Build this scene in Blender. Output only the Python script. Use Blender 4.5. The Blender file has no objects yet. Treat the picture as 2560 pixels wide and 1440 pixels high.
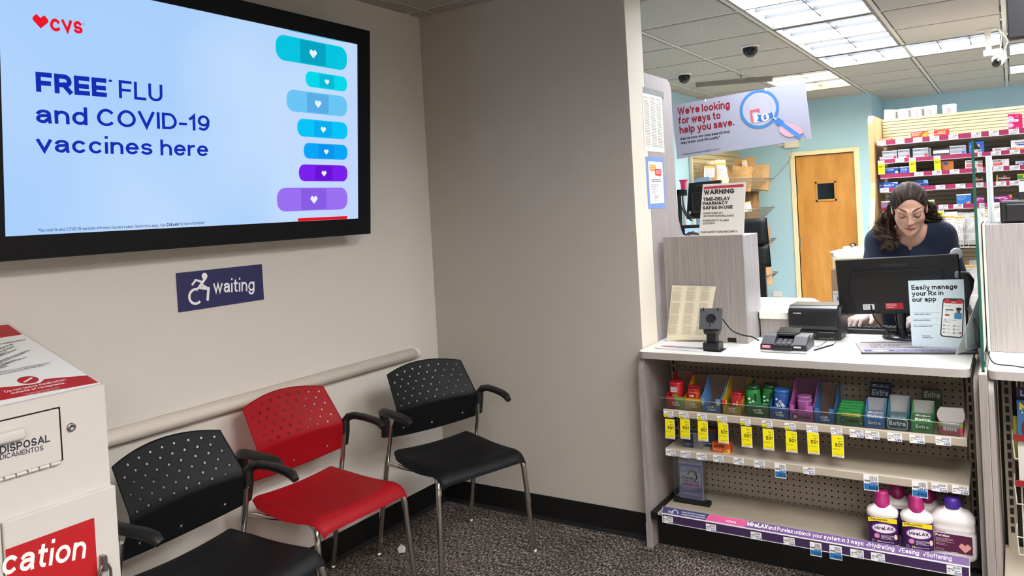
import bpy, bmesh, math, random
import numpy as np
from mathutils import Vector, Matrix
random.seed(7)
SC = bpy.context.scene
COL = SC.collection

# ------------------------------------------------------------------ camera
EYE = (0.0, 0.0, 1.48)
FPX, CPX, CPY = 1930.58, 1280.0, 557.65
YAW, PITCH, ROLL = map(math.radians, (-32.972, -0.771, -3.181))
def cam_axes():
    cy, sy, cp, sp, cr, sr = math.cos(YAW), math.sin(YAW), math.cos(PITCH), math.sin(PITCH), math.cos(ROLL), math.sin(ROLL)
    fwd = Vector((sy * cp, cy * cp, sp)); r0 = Vector((cy, -sy, 0)); u0 = r0.cross(fwd)
    return cr * r0 + sr * u0, -sr * r0 + cr * u0, fwd
RIGHT, UP, FWD = cam_axes()
cd = bpy.data.cameras.new('camera')
cam = bpy.data.objects.new('camera', cd); COL.objects.link(cam)
cam.matrix_world = Matrix(((RIGHT.x, UP.x, -FWD.x, EYE[0]), (RIGHT.y, UP.y, -FWD.y, EYE[1]), (RIGHT.z, UP.z, -FWD.z, EYE[2]), (0, 0, 0, 1)))
cd.sensor_fit = 'HORIZONTAL'; cd.sensor_width = 36.0; cd.lens = FPX / 2560 * 36
cd.shift_y = -(720 - CPY) / 2560; cd.clip_start = 0.02; cd.clip_end = 60
SC.camera = cam

# ------------------------------------------------------------------ world, exposure, lamp strengths
W = bpy.data.worlds.new('world'); SC.world = W; W.use_nodes = True
W.node_tree.nodes['Background'].inputs[0].default_value = (0.9, 0.95, 1, 1)
W.node_tree.nodes['Background'].inputs[1].default_value = 0.15
VS = SC.view_settings
VS.view_transform = 'Standard'; VS.look = 'None'; VS.gamma = 1; VS.use_curve_mapping = False
VS.exposure = 0.64
LAMP_PHARMACY = 17.0     # diffusers of the troffers over the pharmacy
LAMP_WAITING = 28.0      # troffers of the shop floor behind the photographer
SCREEN = 0.62

# ------------------------------------------------------------------ rays: a pixel of the 2560x1440 frame meets a real plane
def ray(x, y):
    return RIGHT * ((x - CPX) / FPX) - UP * ((y - CPY) / FPX) + FWD
def PX(x, y, X=None, Y=None, Z=None):
    d = ray(x, y)
    t = (X - EYE[0]) / d.x if X is not None else (Y - EYE[1]) / d.y if Y is not None else (Z - EYE[2]) / d.z
    return Vector(EYE) + d * t

# ------------------------------------------------------------------ materials
def lin(h):
    if not isinstance(h, str): return tuple(h) + ((1,) if len(h) == 3 else ())
    h = h.lstrip('#'); v = [int(h[i:i + 2], 16) / 255 for i in (0, 2, 4)]
    return tuple(c / 12.92 if c <= .04045 else ((c + .055) / 1.055) ** 2.4 for c in v) + (1,)
MATS = {}
def nodes(name):
    m = bpy.data.materials.new(name); m.use_nodes = True
    nt = m.node_tree; return m, nt, nt.nodes['Principled BSDF']
def N(nt, typ, **kw):
    n = nt.nodes.new(typ)
    for k, v in kw.items():
        if k in n.inputs: n.inputs[k].default_value = v
        else: setattr(n, k, v)
    return n
def mat(col, rough=.5, metal=0, name=None, spec=.5, emit=0, alpha=1, grain=0, gscale=300):
    key = (str(col), rough, metal, spec, emit, alpha, grain)
    if key in MATS: return MATS[key]
    m, nt, b = nodes(name or 'paint')
    c = lin(col)
    b.inputs['Base Color'].default_value = c; b.inputs['Roughness'].default_value = rough
    b.inputs['Metallic'].default_value = metal; b.inputs['Specular IOR Level'].default_value = spec
    if emit:
        b.inputs['Emission Color'].default_value = c; b.inputs['Emission Strength'].default_value = emit
        b.inputs['Base Color'].default_value = (0, 0, 0, 1); b.inputs['Specular IOR Level'].default_value = .1
    b.inputs['Alpha'].default_value = alpha
    if grain:
        tc = N(nt, 'ShaderNodeTexCoord'); no = N(nt, 'ShaderNodeTexNoise', Scale=gscale, Detail=3)
        bp = N(nt, 'ShaderNodeBump', Strength=grain, Distance=.002)
        nt.links.new(tc.outputs['Object'], no.inputs['Vector']); nt.links.new(no.outputs['Fac'], bp.inputs['Height']); nt.links.new(bp.outputs['Normal'], b.inputs['Normal'])
    MATS[key] = m; return m
def streak(name, c1, c2, scale=(160, 160, 3), rough=.55, lo=.35, hi=.65, detail=4, bump=0, c3=None):
    """two colours mixed by a stretched noise (laminate, timber, brushed board)"""
    m, nt, b = nodes(name)
    tc = N(nt, 'ShaderNodeTexCoord'); mp = N(nt, 'ShaderNodeMapping'); mp.inputs['Scale'].default_value = scale
    no = N(nt, 'ShaderNodeTexNoise', Scale=1.0, Detail=detail, Roughness=.6); cr = N(nt, 'ShaderNodeValToRGB')
    cr.color_ramp.elements[0].position = lo; cr.color_ramp.elements[1].position = hi
    cr.color_ramp.elements[0].color = lin(c1); cr.color_ramp.elements[1].color = lin(c2)
    L = nt.links.new
    L(tc.outputs['Object'], mp.inputs['Vector']); L(mp.outputs['Vector'], no.inputs['Vector']); L(no.outputs['Fac'], cr.inputs['Fac']); L(cr.outputs['Color'], b.inputs['Base Color'])
    b.inputs['Roughness'].default_value = rough
    if bump:
        bp = N(nt, 'ShaderNodeBump', Strength=bump, Distance=.002); L(no.outputs['Fac'], bp.inputs['Height']); L(bp.outputs['Normal'], b.inputs['Normal'])
    return m
def glass_mat(name, col, rough=.02, alpha=.2, spec=.5):
    """thin clear sheet: mostly see-through with a glossy film"""
    m = bpy.data.materials.new(name); m.use_nodes = True; nt = m.node_tree; nt.nodes.clear()
    out = N(nt, 'ShaderNodeOutputMaterial'); tr = N(nt, 'ShaderNodeBsdfTransparent'); gl = N(nt, 'ShaderNodeBsdfGlossy', Roughness=rough); mx = N(nt, 'ShaderNodeMixShader')
    fr = N(nt, 'ShaderNodeFresnel', IOR=1.45); ad = N(nt, 'ShaderNodeMath', operation='ADD'); ad.inputs[1].default_value = alpha; ad.use_clamp = True
    tr.inputs[0].default_value = lin(col); gl.inputs[0].default_value = (.9, .95, .95, 1)
    L = nt.links.new
    L(fr.outputs[0], ad.inputs[0]); L(ad.outputs[0], mx.inputs[0]); L(tr.outputs[0], mx.inputs[1]); L(gl.outputs[0], mx.inputs[2]); L(mx.outputs[0], out.inputs[0])
    return m

# ------------------------------------------------------------------ mesh builder
class MB:
    def __init__(s): s.v = []; s.f = []; s.m = []; s.smooth = []; s.mats = []
    def mi(s, m):
        if m not in s.mats: s.mats.append(m)
        return s.mats.index(m)
    def add(s, verts, faces, m, smooth=False):
        k = len(s.v); s.v += [tuple(p) for p in verts]; i = s.mi(m)
        for f in faces: s.f.append(tuple(a + k for a in f)); s.m.append(i); s.smooth.append(smooth)
        return s
    def bm(s, bm, m, smooth=False, xf=None):
        if xf is not None: bmesh.ops.transform(bm, matrix=xf, verts=bm.verts)
        bm.verts.index_update()
        s.add([v.co[:] for v in bm.verts], [[v.index for v in f.verts] for f in bm.faces], m, smooth); bm.free(); return s
    def box(s, x0, x1, y0, y1, z0, z1, m, bev=0, xf=None, seg=1):
        if x0 > x1: x0, x1 = x1, x0
        if y0 > y1: y0, y1 = y1, y0
        if z0 > z1: z0, z1 = z1, z0
        V = [(x0, y0, z0), (x1, y0, z0), (x1, y1, z0), (x0, y1, z0), (x0, y0, z1), (x1, y0, z1), (x1, y1, z1), (x0, y1, z1)]
        F = [(0, 3, 2, 1), (4, 5, 6, 7), (0, 1, 5, 4), (1, 2, 6, 5), (2, 3, 7, 6), (3, 0, 4, 7)]
        if not bev:
            if xf is not None: V = [xf @ Vector(p) for p in V]
            return s.add(V, F, m)
        b = bmesh.new(); vs = [b.verts.new(p) for p in V]
        for f in F: b.faces.new([vs[i] for i in f])
        bmesh.ops.bevel(b, geom=b.edges[:], offset=min(bev, .45 * min(x1 - x0, y1 - y0, z1 - z0)), segments=seg, profile=.5, affect='EDGES')
        return s.bm(b, m, seg > 1, xf)
    def prism(s, pts, a, b, m, axis='X', xf=None, smooth=False):
        """outline (2D) pushed from a to b along an axis"""
        def P(p, t): return {'X': (t, p[0], p[1]), 'Y': (p[0], t, p[1]), 'Z': (p[0], p[1], t)}[axis]
        n = len(pts); V = [P(p, a) for p in pts] + [P(p, b) for p in pts]
        if xf is not None: V = [xf @ Vector(p) for p in V]
        s.add(V, [tuple(range(n)), tuple(range(2 * n - 1, n - 1, -1))], m)
        k = len(s.v) - 2 * n; i = s.mi(m)
        for j in range(n): s.f.append((k + j, k + n + j, k + n + (j + 1) % n, k + (j + 1) % n)); s.m.append(i); s.smooth.append(smooth)
        return s
    def tube(s, pts, r, m, n=8, caps=True, r2=None):
        """round bar along points; r a number or one per point"""
        pts = [Vector(p) for p in pts]; R = r if isinstance(r, (list, tuple)) else [r] * len(pts)
        T = [(pts[min(i + 1, len(pts) - 1)] - pts[max(i - 1, 0)]).normalized() for i in range(len(pts))]
        ref = Vector((0, 0, 1)) if abs(T[0].z) < .9 else Vector((1, 0, 0))
        u = T[0].cross(ref).normalized(); V = []; F = []
        for i, p in enumerate(pts):
            u = (u - T[i] * u.dot(T[i])).normalized(); w = T[i].cross(u)
            for j in range(n):
                a = 2 * math.pi * j / n; V.append(p + (u * math.cos(a) + w * math.sin(a) * (r2 or 1)) * R[i])
        for i in range(len(pts) - 1):
            for j in range(n): F.append((i * n + j, i * n + (j + 1) % n, (i + 1) * n + (j + 1) % n, (i + 1) * n + j))
        s.add(V, F, m, True)
        if caps:
            k = len(V); s.add(V[:n], [tuple(range(n - 1, -1, -1))], m); s.add(V[k - n:], [tuple(range(n))], m)
        return s
    def lathe(s, prof, c, m, n=20, sx=1, sy=1, axis='Z', smooth=True, power=2):
        """profile of (radius, height) turned about an axis through c; power>2 makes the plan squarer"""
        V = []; F = []
        for r, h in prof:
            for j in range(n):
                a = 2 * math.pi * j / n; ca, sa = math.cos(a), math.sin(a)
                q = (abs(ca) ** power + abs(sa) ** power) ** (-1 / power)
                x, y = r * ca * q * sx, r * sa * q * sy
                V.append({'Z': (c[0] + x, c[1] + y, c[2] + h), 'Y': (c[0] + x, c[1] + h, c[2] + y), 'X': (c[0] + h, c[1] + x, c[2] + y)}[axis])
        for i in range(len(prof) - 1):
            for j in range(n): F.append((i * n + j, i * n + (j + 1) % n, (i + 1) * n + (j + 1) % n, (i + 1) * n + j))
        s.add(V, F, m, smooth)
        if prof[0][0] > 1e-5: s.add(V[:n], [tuple(range(n - 1, -1, -1))], m)
        if prof[-1][0] > 1e-5: s.add(V[-n:], [tuple(range(n))], m)
        return s
    def grid(s, fn, nu, nv, m, smooth=True):
        V = [fn(i / nu, j / nv) for i in range(nu + 1) for j in range(nv + 1)]
        F = [(i * (nv + 1) + j, (i + 1) * (nv + 1) + j, (i + 1) * (nv + 1) + j + 1, i * (nv + 1) + j + 1) for i in range(nu) for j in range(nv)]
        return s.add(V, F, m, smooth)
    def xf(s, M): s.v = [tuple(M @ Vector(p)) for p in s.v]; return s
    def mesh(s, name, off=None):
        me = bpy.data.meshes.new(name)
        V = s.v if off is None else [(p[0] - off[0], p[1] - off[1], p[2] - off[2]) for p in s.v]
        me.from_pydata(V, [], s.f)
        for m in s.mats: me.materials.append(m)
        if s.f:
            me.polygons.foreach_set('material_index', s.m); me.polygons.foreach_set('use_smooth', s.smooth)
        me.update(); return me

ORG = {}      # where the origin of each thing (and of its parts) lies in the room
def thing(name, label, cat, loc=(0, 0, 0), group=None, local=False, rotz=0):
    o = bpy.data.objects.new(name, None); o.empty_display_size = .05; COL.objects.link(o)
    o.location = loc; o.rotation_euler.z = rotz; o['label'] = label; o['category'] = cat
    if group: o['group'] = group
    ORG[o.name] = Vector((0, 0, 0)) if local else Vector(loc)
    return o
def obj(name, mb, parent=None, label=None, kind=None, angle=None):
    off = ORG[parent.name] if parent is not None else None
    me = mb.mesh(name, off); o = bpy.data.objects.new(name, me); COL.objects.link(o)
    if parent is not None: o.parent = parent; ORG[o.name] = off
    if label: o['label'] = label
    if kind: o['kind'] = kind
    return o
def solo(name, mb, label, cat, group=None, kind=None):
    a = np.array(mb.v); lo, hi = a.min(0), a.max(0); off = ((lo[0] + hi[0]) / 2, (lo[1] + hi[1]) / 2, lo[2])
    o = bpy.data.objects.new(name, mb.mesh(name, off)); COL.objects.link(o); o.location = off
    ORG[o.name] = Vector(off); o['label'] = label; o['category'] = cat
    if group: o['group'] = group
    if kind: o['kind'] = kind
    return o
def struct(name, mb, parent=None, label=None):
    o = obj(name, mb, parent); o['kind'] = 'structure'
    if parent is None: ORG[o.name] = Vector((0, 0, 0))
    if label: o['label'] = label
    return o
def share(src, name, loc, parent):
    """another piece with the same mesh"""
    o = bpy.data.objects.new(name, src.data); COL.objects.link(o); o.parent = parent; o.location = loc; ORG[o.name] = ORG.get(parent.name, Vector((0, 0, 0))); return o
def dup(root, loc, label, rotz=None, group=None):
    r = root.copy(); COL.objects.link(r); r.location = loc; r['label'] = label; ORG[r.name] = Vector(loc)
    if rotz is not None: r.rotation_euler.z = rotz
    if group: r['group'] = group
    for ch in list(root.children):
        c = ch.copy(); COL.objects.link(c); c.parent = r
        for g in ch.children:
            d = g.copy(); COL.objects.link(d); d.parent = c
    return r

# ------------------------------------------------------------------ lettering: a plain grotesque drawn with strokes
def _arc(cx, cy, rx, ry, a0, a1, n=None):
    n = n or max(4, int(abs(a1 - a0) / 18))
    return [(cx + rx * math.cos(math.radians(a0 + (a1 - a0) * i / n)), cy + ry * math.sin(math.radians(a0 + (a1 - a0) * i / n))) for i in range(n + 1)]
XH = .73
def _glyphs():
    A = _arc; G = {}
    def g(ch, w, *st): G[ch] = (w, st)
    g('A', .68, [(0, 0), (.5, 1), (1, 0)], [(.18, .32), (.82, .32)])
    g('B', .58, [(0, 0), (0, 1)], [(0, 1), (.6, 1)] + A(.6, .765, .36, .235, 90, -90) + [(0, .53)], [(.6, .53)] + A(.64, .265, .36, .265, 90, -90) + [(0, 0)])
    g('C', .66, A(.52, .5, .52, .5, 48, 312, 18))
    g('D', .62, [(0, 0), (0, 1), (.45, 1)] + A(.45, .5, .55, .5, 90, -90, 12) + [(0, 0)])
    g('E', .5, [(1, 1), (0, 1), (0, 0), (1, 0)], [(0, .52), (.92, .52)])
    g('F', .48, [(1, 1), (0, 1), (0, 0)], [(0, .5), (.9, .5)])
    g('G', .69, A(.5, .5, .5, .5, 48, 330, 18) + [(1, .46), (.58, .46)])
    g('H', .6, [(0, 0), (0, 1)], [(1, 0), (1, 1)], [(0, .52), (1, .52)])
    g('I', .0, [(0, 0), (0, 1)])
    g('J', .44, [(1, 1), (1, .3)] + A(.5, .3, .5, .3, 0, -170))
    g('K', .6, [(0, 0), (0, 1)], [(.98, 1), (.04, .38)], [(.34, .58), (1, 0)])
    g('L', .46, [(0, 1), (0, 0), (1, 0)])
    g('M', .74, [(0, 0), (0, 1), (.5, .1), (1, 1), (1, 0)])
    g('N', .62, [(0, 0), (0, 1), (1, 0), (1, 1)])
    g('O', .72, A(.5, .5, .5, .5, 90, 450, 24))
    g('P', .55, [(0, 0), (0, 1), (.6, 1)] + A(.6, .73, .4, .27, 90, -90) + [(0, .46)])
    g('Q', .72, A(.5, .5, .5, .5, 90, 450, 24), [(.6, .28), (.98, -.02)])
    g('R', .57, [(0, 0), (0, 1), (.6, 1)] + A(.6, .745, .38, .255, 90, -90) + [(0, .49)], [(.55, .49), (1, 0)])
    g('S', .55, A(.5, .745, .46, .255, 35, 235, 10) + A(.5, .26, .5, .26, 75, -150, 12))
    g('T', .56, [(0, 1), (1, 1)], [(.5, 0), (.5, 1)])
    g('U', .58, [(0, 1), (0, .36)] + A(.5, .36, .5, .36, 180, 360, 10) + [(1, 1)])
    g('V', .66, [(0, 1), (.5, 0), (1, 1)])
    g('W', .96, [(0, 1), (.26, 0), (.5, .95), (.74, 0), (1, 1)])
    g('X', .62, [(0, 0), (1, 1)], [(0, 1), (1, 0)])
    g('Y', .62, [(0, 1), (.5, .45), (1, 1)], [(.5, .45), (.5, 0)])
    g('Z', .56, [(0, 1), (1, 1), (0, 0), (1, 0)])
    h = XH
    g('a', .47, A(.48, .52, .46, .21, 160, 0, 8) + [(.94, .15), (1, 0)], [(.94, .44), (.45, .42)] + A(.42, .21, .42, .21, 95, 290, 10) + [(.94, .26)])
    g('b', .5, [(0, 0), (0, 1)], A(.5, h / 2, .5, h / 2, 180, 540, 18))
    g('c', .47, A(.52, h / 2, .52, h / 2, 48, 312, 14))
    g('d', .5, [(1, 0), (1, 1)], A(.5, h / 2, .5, h / 2, 0, 360, 18))
    g('e', .49, [(.03, .38), (1, .38)] + A(.5, h / 2, .5, h / 2, 3, 315, 16))
    g('f', .28, A(.78, .8, .42, .2, 80, 180, 5) + [(.36, 0)], [(0, h), (.95, h)])
    g('g', .5, [(1, h), (1, -.02)] + A(.5, -.02, .5, .25, 0, -155, 8), A(.5, h / 2, .5, h / 2, 0, 360, 18))
    g('h', .46, [(0, 0), (0, 1)], [(0, .42)] + A(.5, .42, .5, h - .42, 180, 0, 8) + [(1, 0)])
    g('i', .0, [(0, 0), (0, .69)], [(0, 1.05), (0, 1.06)])
    g('j', .12, [(1, h), (1, -.1)] + A(.1, -.1, .9, .17, 0, -80, 5), [(1, 1.05), (1, 1.06)])
    g('k', .45, [(0, 0), (0, 1)], [(.95, h), (.03, .27)], [(.34, .43), (1, 0)])
    g('l', .0, [(0, 0), (0, 1)])
    g('m', .78, [(0, 0), (0, h)], [(0, .45)] + A(.25, .45, .25, h - .45, 180, 0, 7) + [(.5, 0)], [(.5, .45)] + A(.75, .45, .25, h - .45, 180, 0, 7) + [(1, 0)])
    g('n', .46, [(0, 0), (0, h)], [(0, .42)] + A(.5, .42, .5, h - .42, 180, 0, 8) + [(1, 0)])
    g('o', .52, A(.5, h / 2, .5, h / 2, 90, 450, 20))
    g('p', .5, [(0, -.27), (0, h)], A(.5, h / 2, .5, h / 2, 180, 540, 18))
    g('q', .5, [(1, -.27), (1, h)], A(.5, h / 2, .5, h / 2, 0, 360, 18))
    g('r', .27, [(0, 0), (0, h)], [(0, .4)] + A(.9, .4, .9, h - .4, 180, 85, 5))
    g('s', .43, A(.5, .545, .46, .185, 35, 235, 9) + A(.5, .185, .5, .185, 75, -150, 10))
    g('t', .27, [(.38, .93), (.38, .2)] + A(.85, .2, .47, .2, 180, 275, 5), [(0, h), (.95, h)])
    g('u', .46, [(0, h), (0, .31)] + A(.5, .31, .5, .31, 180, 360, 8), [(1, h), (1, 0)])
    g('v', .48, [(0, h), (.5, 0), (1, h)])
    g('w', .76, [(0, h), (.26, 0), (.5, h), (.74, 0), (1, h)])
    g('x', .47, [(0, 0), (1, h)], [(0, h), (1, 0)])
    g('y', .48, [(0, h), (.52, .04)], [(1, h), (.42, -.27), (.1, -.27)])
    g('z', .42, [(0, h), (1, h), (0, 0), (1, 0)])
    g('0', .54, A(.5, .5, .5, .5, 90, 450, 20)); g('1', .22, [(0, .8), (.9, 1), (.9, 0)])
    g('2', .5, A(.5, .7, .48, .3, 165, -20, 9) + [(0, 0), (1, 0)])
    g('3', .5, A(.48, .755, .44, .245, 150, -80, 9) + [(.35, .52)], [(.45, .52)] + A(.5, .265, .5, .265, 80, -150, 10))
    g('4', .55, [(.75, 0), (.75, 1), (0, .27), (1, .27)]); g('5', .5, [(.92, 1), (.12, 1), (.06, .52)] + A(.48, .32, .52, .32, 130, -150, 10))
    g('6', .52, A(.5, .32, .5, .32, 90, 450, 16), [(.03, .36)] + A(.6, .5, .58, .5, 195, 90, 5) + [(.88, .92)])
    g('7', .5, [(0, 1), (1, 1), (.35, 0)]); g('8', .52, A(.5, .755, .42, .245, 90, 450, 16), A(.5, .265, .5, .265, 90, 450, 16))
    g('9', .52, A(.5, .68, .5, .32, 90, 450, 16), [(.97, .64)] + A(.4, .5, .58, .5, 15, -90, 5) + [(.12, .08)])
    g('.', .0, [(0, 0), (0, .02)]); g(',', .04, [(1, .03), (0, -.12)]); g("'", .0, [(0, 1), (0, .8)]); g('-', .28, [(0, .38), (1, .38)])
    g(':', .0, [(0, 0), (0, .02)], [(0, .6), (0, .62)]); g('!', .0, [(0, 1), (0, .3)], [(0, 0), (0, .02)]); g('/', .34, [(0, 0), (1, 1)])
    g('*', .34, [(.5, 1), (.5, .62)], [(0, .9), (1, .72)], [(0, .72), (1, .9)]); g('%', .7, A(.2, .77, .2, .22, 90, 450, 12), A(.8, .22, .2, .22, 90, 450, 12), [(.12, 0), (.88, 1)])
    g('$', .5, *G['S'][1], [(.5, -.1), (.5, 1.1)]); g('\u2022', .02, [(0, .36), (1, .36)]); g('\u2713', .5, [(0, .4), (.3, .05), (1, .95)]); g('+', .4, [(.5, .1), (.5, .66)], [(0, .38), (1, .38)])
    return G
GLYPH = _glyphs()
def stroke(pts, w):
    """a polyline turned into a band of quads with square ends and mitred corners"""
    P = [Vector(p) for p in pts]; Q = [P[0]]
    for p in P[1:]:
        if (p - Q[-1]).length > 1e-5: Q.append(p)
    if len(Q) < 2: Q.append(Q[0] + Vector((0, .02)))
    closed = (Q[0] - Q[-1]).length < 1e-4 and len(Q) > 4
    if closed: Q.pop()
    n = len(Q)
    if not closed:
        Q[0] = Q[0] - (Q[1] - Q[0]).normalized() * w / 2; Q[-1] = Q[-1] + (Q[-1] - Q[-2]).normalized() * w / 2
    V = []
    for i in range(n):
        a = Q[i] - Q[i - 1] if (i or closed) else Q[1] - Q[0]; b = Q[(i + 1) % n] - Q[i] if (i < n - 1 or closed) else a
        a = a.normalized(); b = b.normalized(); na = Vector((-a.y, a.x)); nb = Vector((-b.y, b.x)); m = na + nb
        m = m.normalized() if m.length > .2 else na
        k = w / 2 / max(.38, m.dot(na)); V += [tuple(Q[i] + m * k), tuple(Q[i] - m * k)]
    F = [(2 * i, 2 * i + 1, 2 * ((i + 1) % n) + 1, 2 * ((i + 1) % n)) for i in range(n if closed else n - 1)]
    return V, F
TEXTS = {}
def text_shape(s, wt):
    """-> verts, faces, width for cap height 1"""
    key = (s, wt)
    if key in TEXTS: return TEXTS[key]
    x = 0; V = []; F = []; K = []; gap = .135 - .12 * wt
    def ymap(y):
        kx = [-.27, 0, XH, 1]; ky = [-.27 + wt / 2, wt / 2, XH - wt / 2, 1 - wt / 2]
        return float(np.interp(y, kx, ky)) if -.27 <= y <= 1 else (y if y < 0 else y - wt / 2)
    for ch in s:
        if ch == ' ': x += .32; continue
        if ch == '\u2019': ch = "'"
        w, st = GLYPH.get(ch, GLYPH['o'])
        W_ = w * (1 + wt * .35)
        for pts in st:
            v, f = stroke([(x + wt / 2 + p[0] * W_, ymap(p[1])) for p in pts], wt)
            k = len(V); V += v; F += [tuple(i + k for i in q) for q in f]; K += [(st.index(pts) % 4) * 8e-5 + (i // 2) * 3e-6 for i in range(len(v))]
        x += W_ + wt + gap
    TEXTS[key] = (V, F, max(x - gap, .05), K); return TEXTS[key]

class Print:
    """flat print laid on a real surface: a frame with origin, right and down, each layer a hair above the last"""
    def __init__(s, o, u, v, lift=.0004, step=.0001, emit=0, rough=.5):
        s.o = Vector(o); s.u = Vector(u).normalized(); v = Vector(v); s.v = (v - s.u * v.dot(s.u)).normalized()
        s.n = s.v.cross(s.u); s.h = lift; s.step = step; s.mb = MB(); s.emit = emit; s.rough = rough
    def w(s, a, b, h=0): return s.o + s.u * a + s.v * b + s.n * h
    def loc(s, x, y):
        d = ray(x, y); t = (s.o - Vector(EYE)).dot(s.n) / d.dot(s.n); p = Vector(EYE) + d * t - s.o
        return Vector((p.dot(s.u), p.dot(s.v)))
    def mt(s, c): return c if not isinstance(c, (str, tuple)) else mat(c, s.rough, emit=s.emit)
    def layer(s): s.h += s.step; return s.h
    def poly(s, pts, c):
        h = s.layer(); s.mb.add([s.w(p[0], p[1], h) for p in pts], [tuple(range(len(pts)))], s.mt(c)); return s
    def quadstrip(s, V, F, c):
        h = s.layer(); s.mb.add([s.w(p[0], p[1], h) for p in V], F, s.mt(c)); return s
    def rect(s, u0, v0, u1, v1, c): return s.poly([(u0, v0), (u1, v0), (u1, v1), (u0, v1)], c)
    def rrect(s, u0, v0, u1, v1, r, c, n=5):
        pts = []
        for cx, cy, a in ((u1 - r, v0 + r, -90), (u1 - r, v1 - r, 0), (u0 + r, v1 - r, 90), (u0 + r, v0 + r, 180)):
            pts += _arc(cx, cy, r, r, a, a + 90, n)
        return s.poly(pts, c)
    def ell(s, cu, cv, ru, rv, c, n=24): return s.poly(_arc(cu, cv, ru, rv, 0, 360 - 360 / n, n - 1), c)
    def ring(s, cu, cv, r, w, c, a0=0, a1=360):
        V, F = stroke(_arc(cu, cv, r, r, a0, a1, 30), w); return s.quadstrip(V, F, c)
    def line(s, pts, w, c):
        V, F = stroke(pts, w); return s.quadstrip(V, F, c)
    def heart(s, cu, cv, k, c, a=0):
        """a heart with straight flanks and cut lobes, width about 2k"""
        pts = [(0, 1.05), (-1, .05), (-1, -.25), (-.6, -.72), (-.4, -.72), (0, -.35), (.4, -.72), (.6, -.72), (1, -.25), (1, .05)]
        ca, sa = math.cos(a), math.sin(a)
        return s.poly([(cu + k * (x * ca - y * sa), cv + k * (x * sa + y * ca)) for x, y in pts], c)
    def text(s, t, u, v, size, c, wt=.13, width=None, slope=0, italic=0):
        """baseline left at (u, v), cap height = size"""
        V, F, w, K = text_shape(t, wt); k = (width / w) if width else size
        ca, sa = math.cos(slope), math.sin(slope); out = []
        for p in V:
            x, y = (p[0]) * k + p[1] * size * italic, -p[1] * size
            out.append((u + x * ca - y * sa, v + x * sa + y * ca))
        h = s.layer(); s.mb.add([s.w(q[0], q[1], h + j) for q, j in zip(out, K)], F, s.mt(c)); return s
    def textpx(s, t, bl, br, cap, c, wt=.13):
        """baseline from pixel bl to pixel br, capitals cap pixels tall"""
        a = s.loc(*bl); b = s.loc(*br); d = b - a; h = (s.loc(bl[0], bl[1] - cap) - a).length
        return s.text(t, a.x, a.y, h, c, wt, width=d.length, slope=math.atan2(d.y, d.x))
    def polypx(s, pts, c): return s.poly([s.loc(*p) for p in pts], c)
    def greek(s, u0, v0, u1, v1, n, c, fill=.45, rag=.25, seed=1):
        """rows of print too small to read"""
        rnd = random.Random(seed); h = (v1 - v0) / n; V = []; F = []
        for i in range(n):
            e = u1 - (u1 - u0) * rnd.random() * rag; y = v0 + i * h; x = u0
            while x < e - .001:
                w = min(e - x, (u1 - u0) * rnd.uniform(.05, .16)); k = len(V)
                V += [(x, y), (x + w, y), (x + w, y + h * fill), (x, y + h * fill)]; F.append((k, k + 1, k + 2, k + 3)); x += w + (u1 - u0) * .02
        return s.quadstrip(V, F, c)
    def bars(s, u0, v0, u1, v1, n, c, seed=3):
        rnd = random.Random(seed); V = []; F = []; x = u0; st = (u1 - u0) / n
        for i in range(n):
            w = st * rnd.uniform(.25, .7); k = len(V); V += [(x, v0), (x + w, v0), (x + w, v1), (x, v1)]; F.append((k, k + 1, k + 2, k + 3)); x += st
        return s.quadstrip(V, F, c)
    def into(s, name, parent, label=None): return obj(name, s.mb, parent, label)
# ================================================================== the setting
LW, GW, GX, CEIL = -2.545, 3.145, -1.395, 2.52
PLX, DWY, JX, FWY = -2.6, 8.83, -1.19, 9.7
M_WALL = mat('#d3cdc4', .75, name='wall paint', grain=.12, gscale=250)
M_GREY = mat('#bdb7b0', .72, name='grey wall paint', grain=.12, gscale=250)
M_CREAM = mat('#d6cfbf', .6, name='cream paint')
M_BLUE = mat('#a8cde0', .7, name='blue wall paint', grain=.1, gscale=250)
M_BLACK = mat('#0b0b0c', .45, name='black rubber')
M_WHITE = mat('#efeeea', .5); M_PAPER = mat('#f3f1ec', .8); M_DARK = mat('#151517', .42)
M_CHROME = mat('#c9c6c0', .12, 1.0, name='chrome'); M_STEEL = mat('#9a9a98', .3, 1.0)
M_LAM = streak('grey laminate', '#8a8280', '#a69e9b', (300, 300, 5), .5, .32, .68)
M_LAMD = streak('grey laminate edge', '#8f8a8a', '#a9a4a3', (150, 150, 6), .4, .35, .65)
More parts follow.
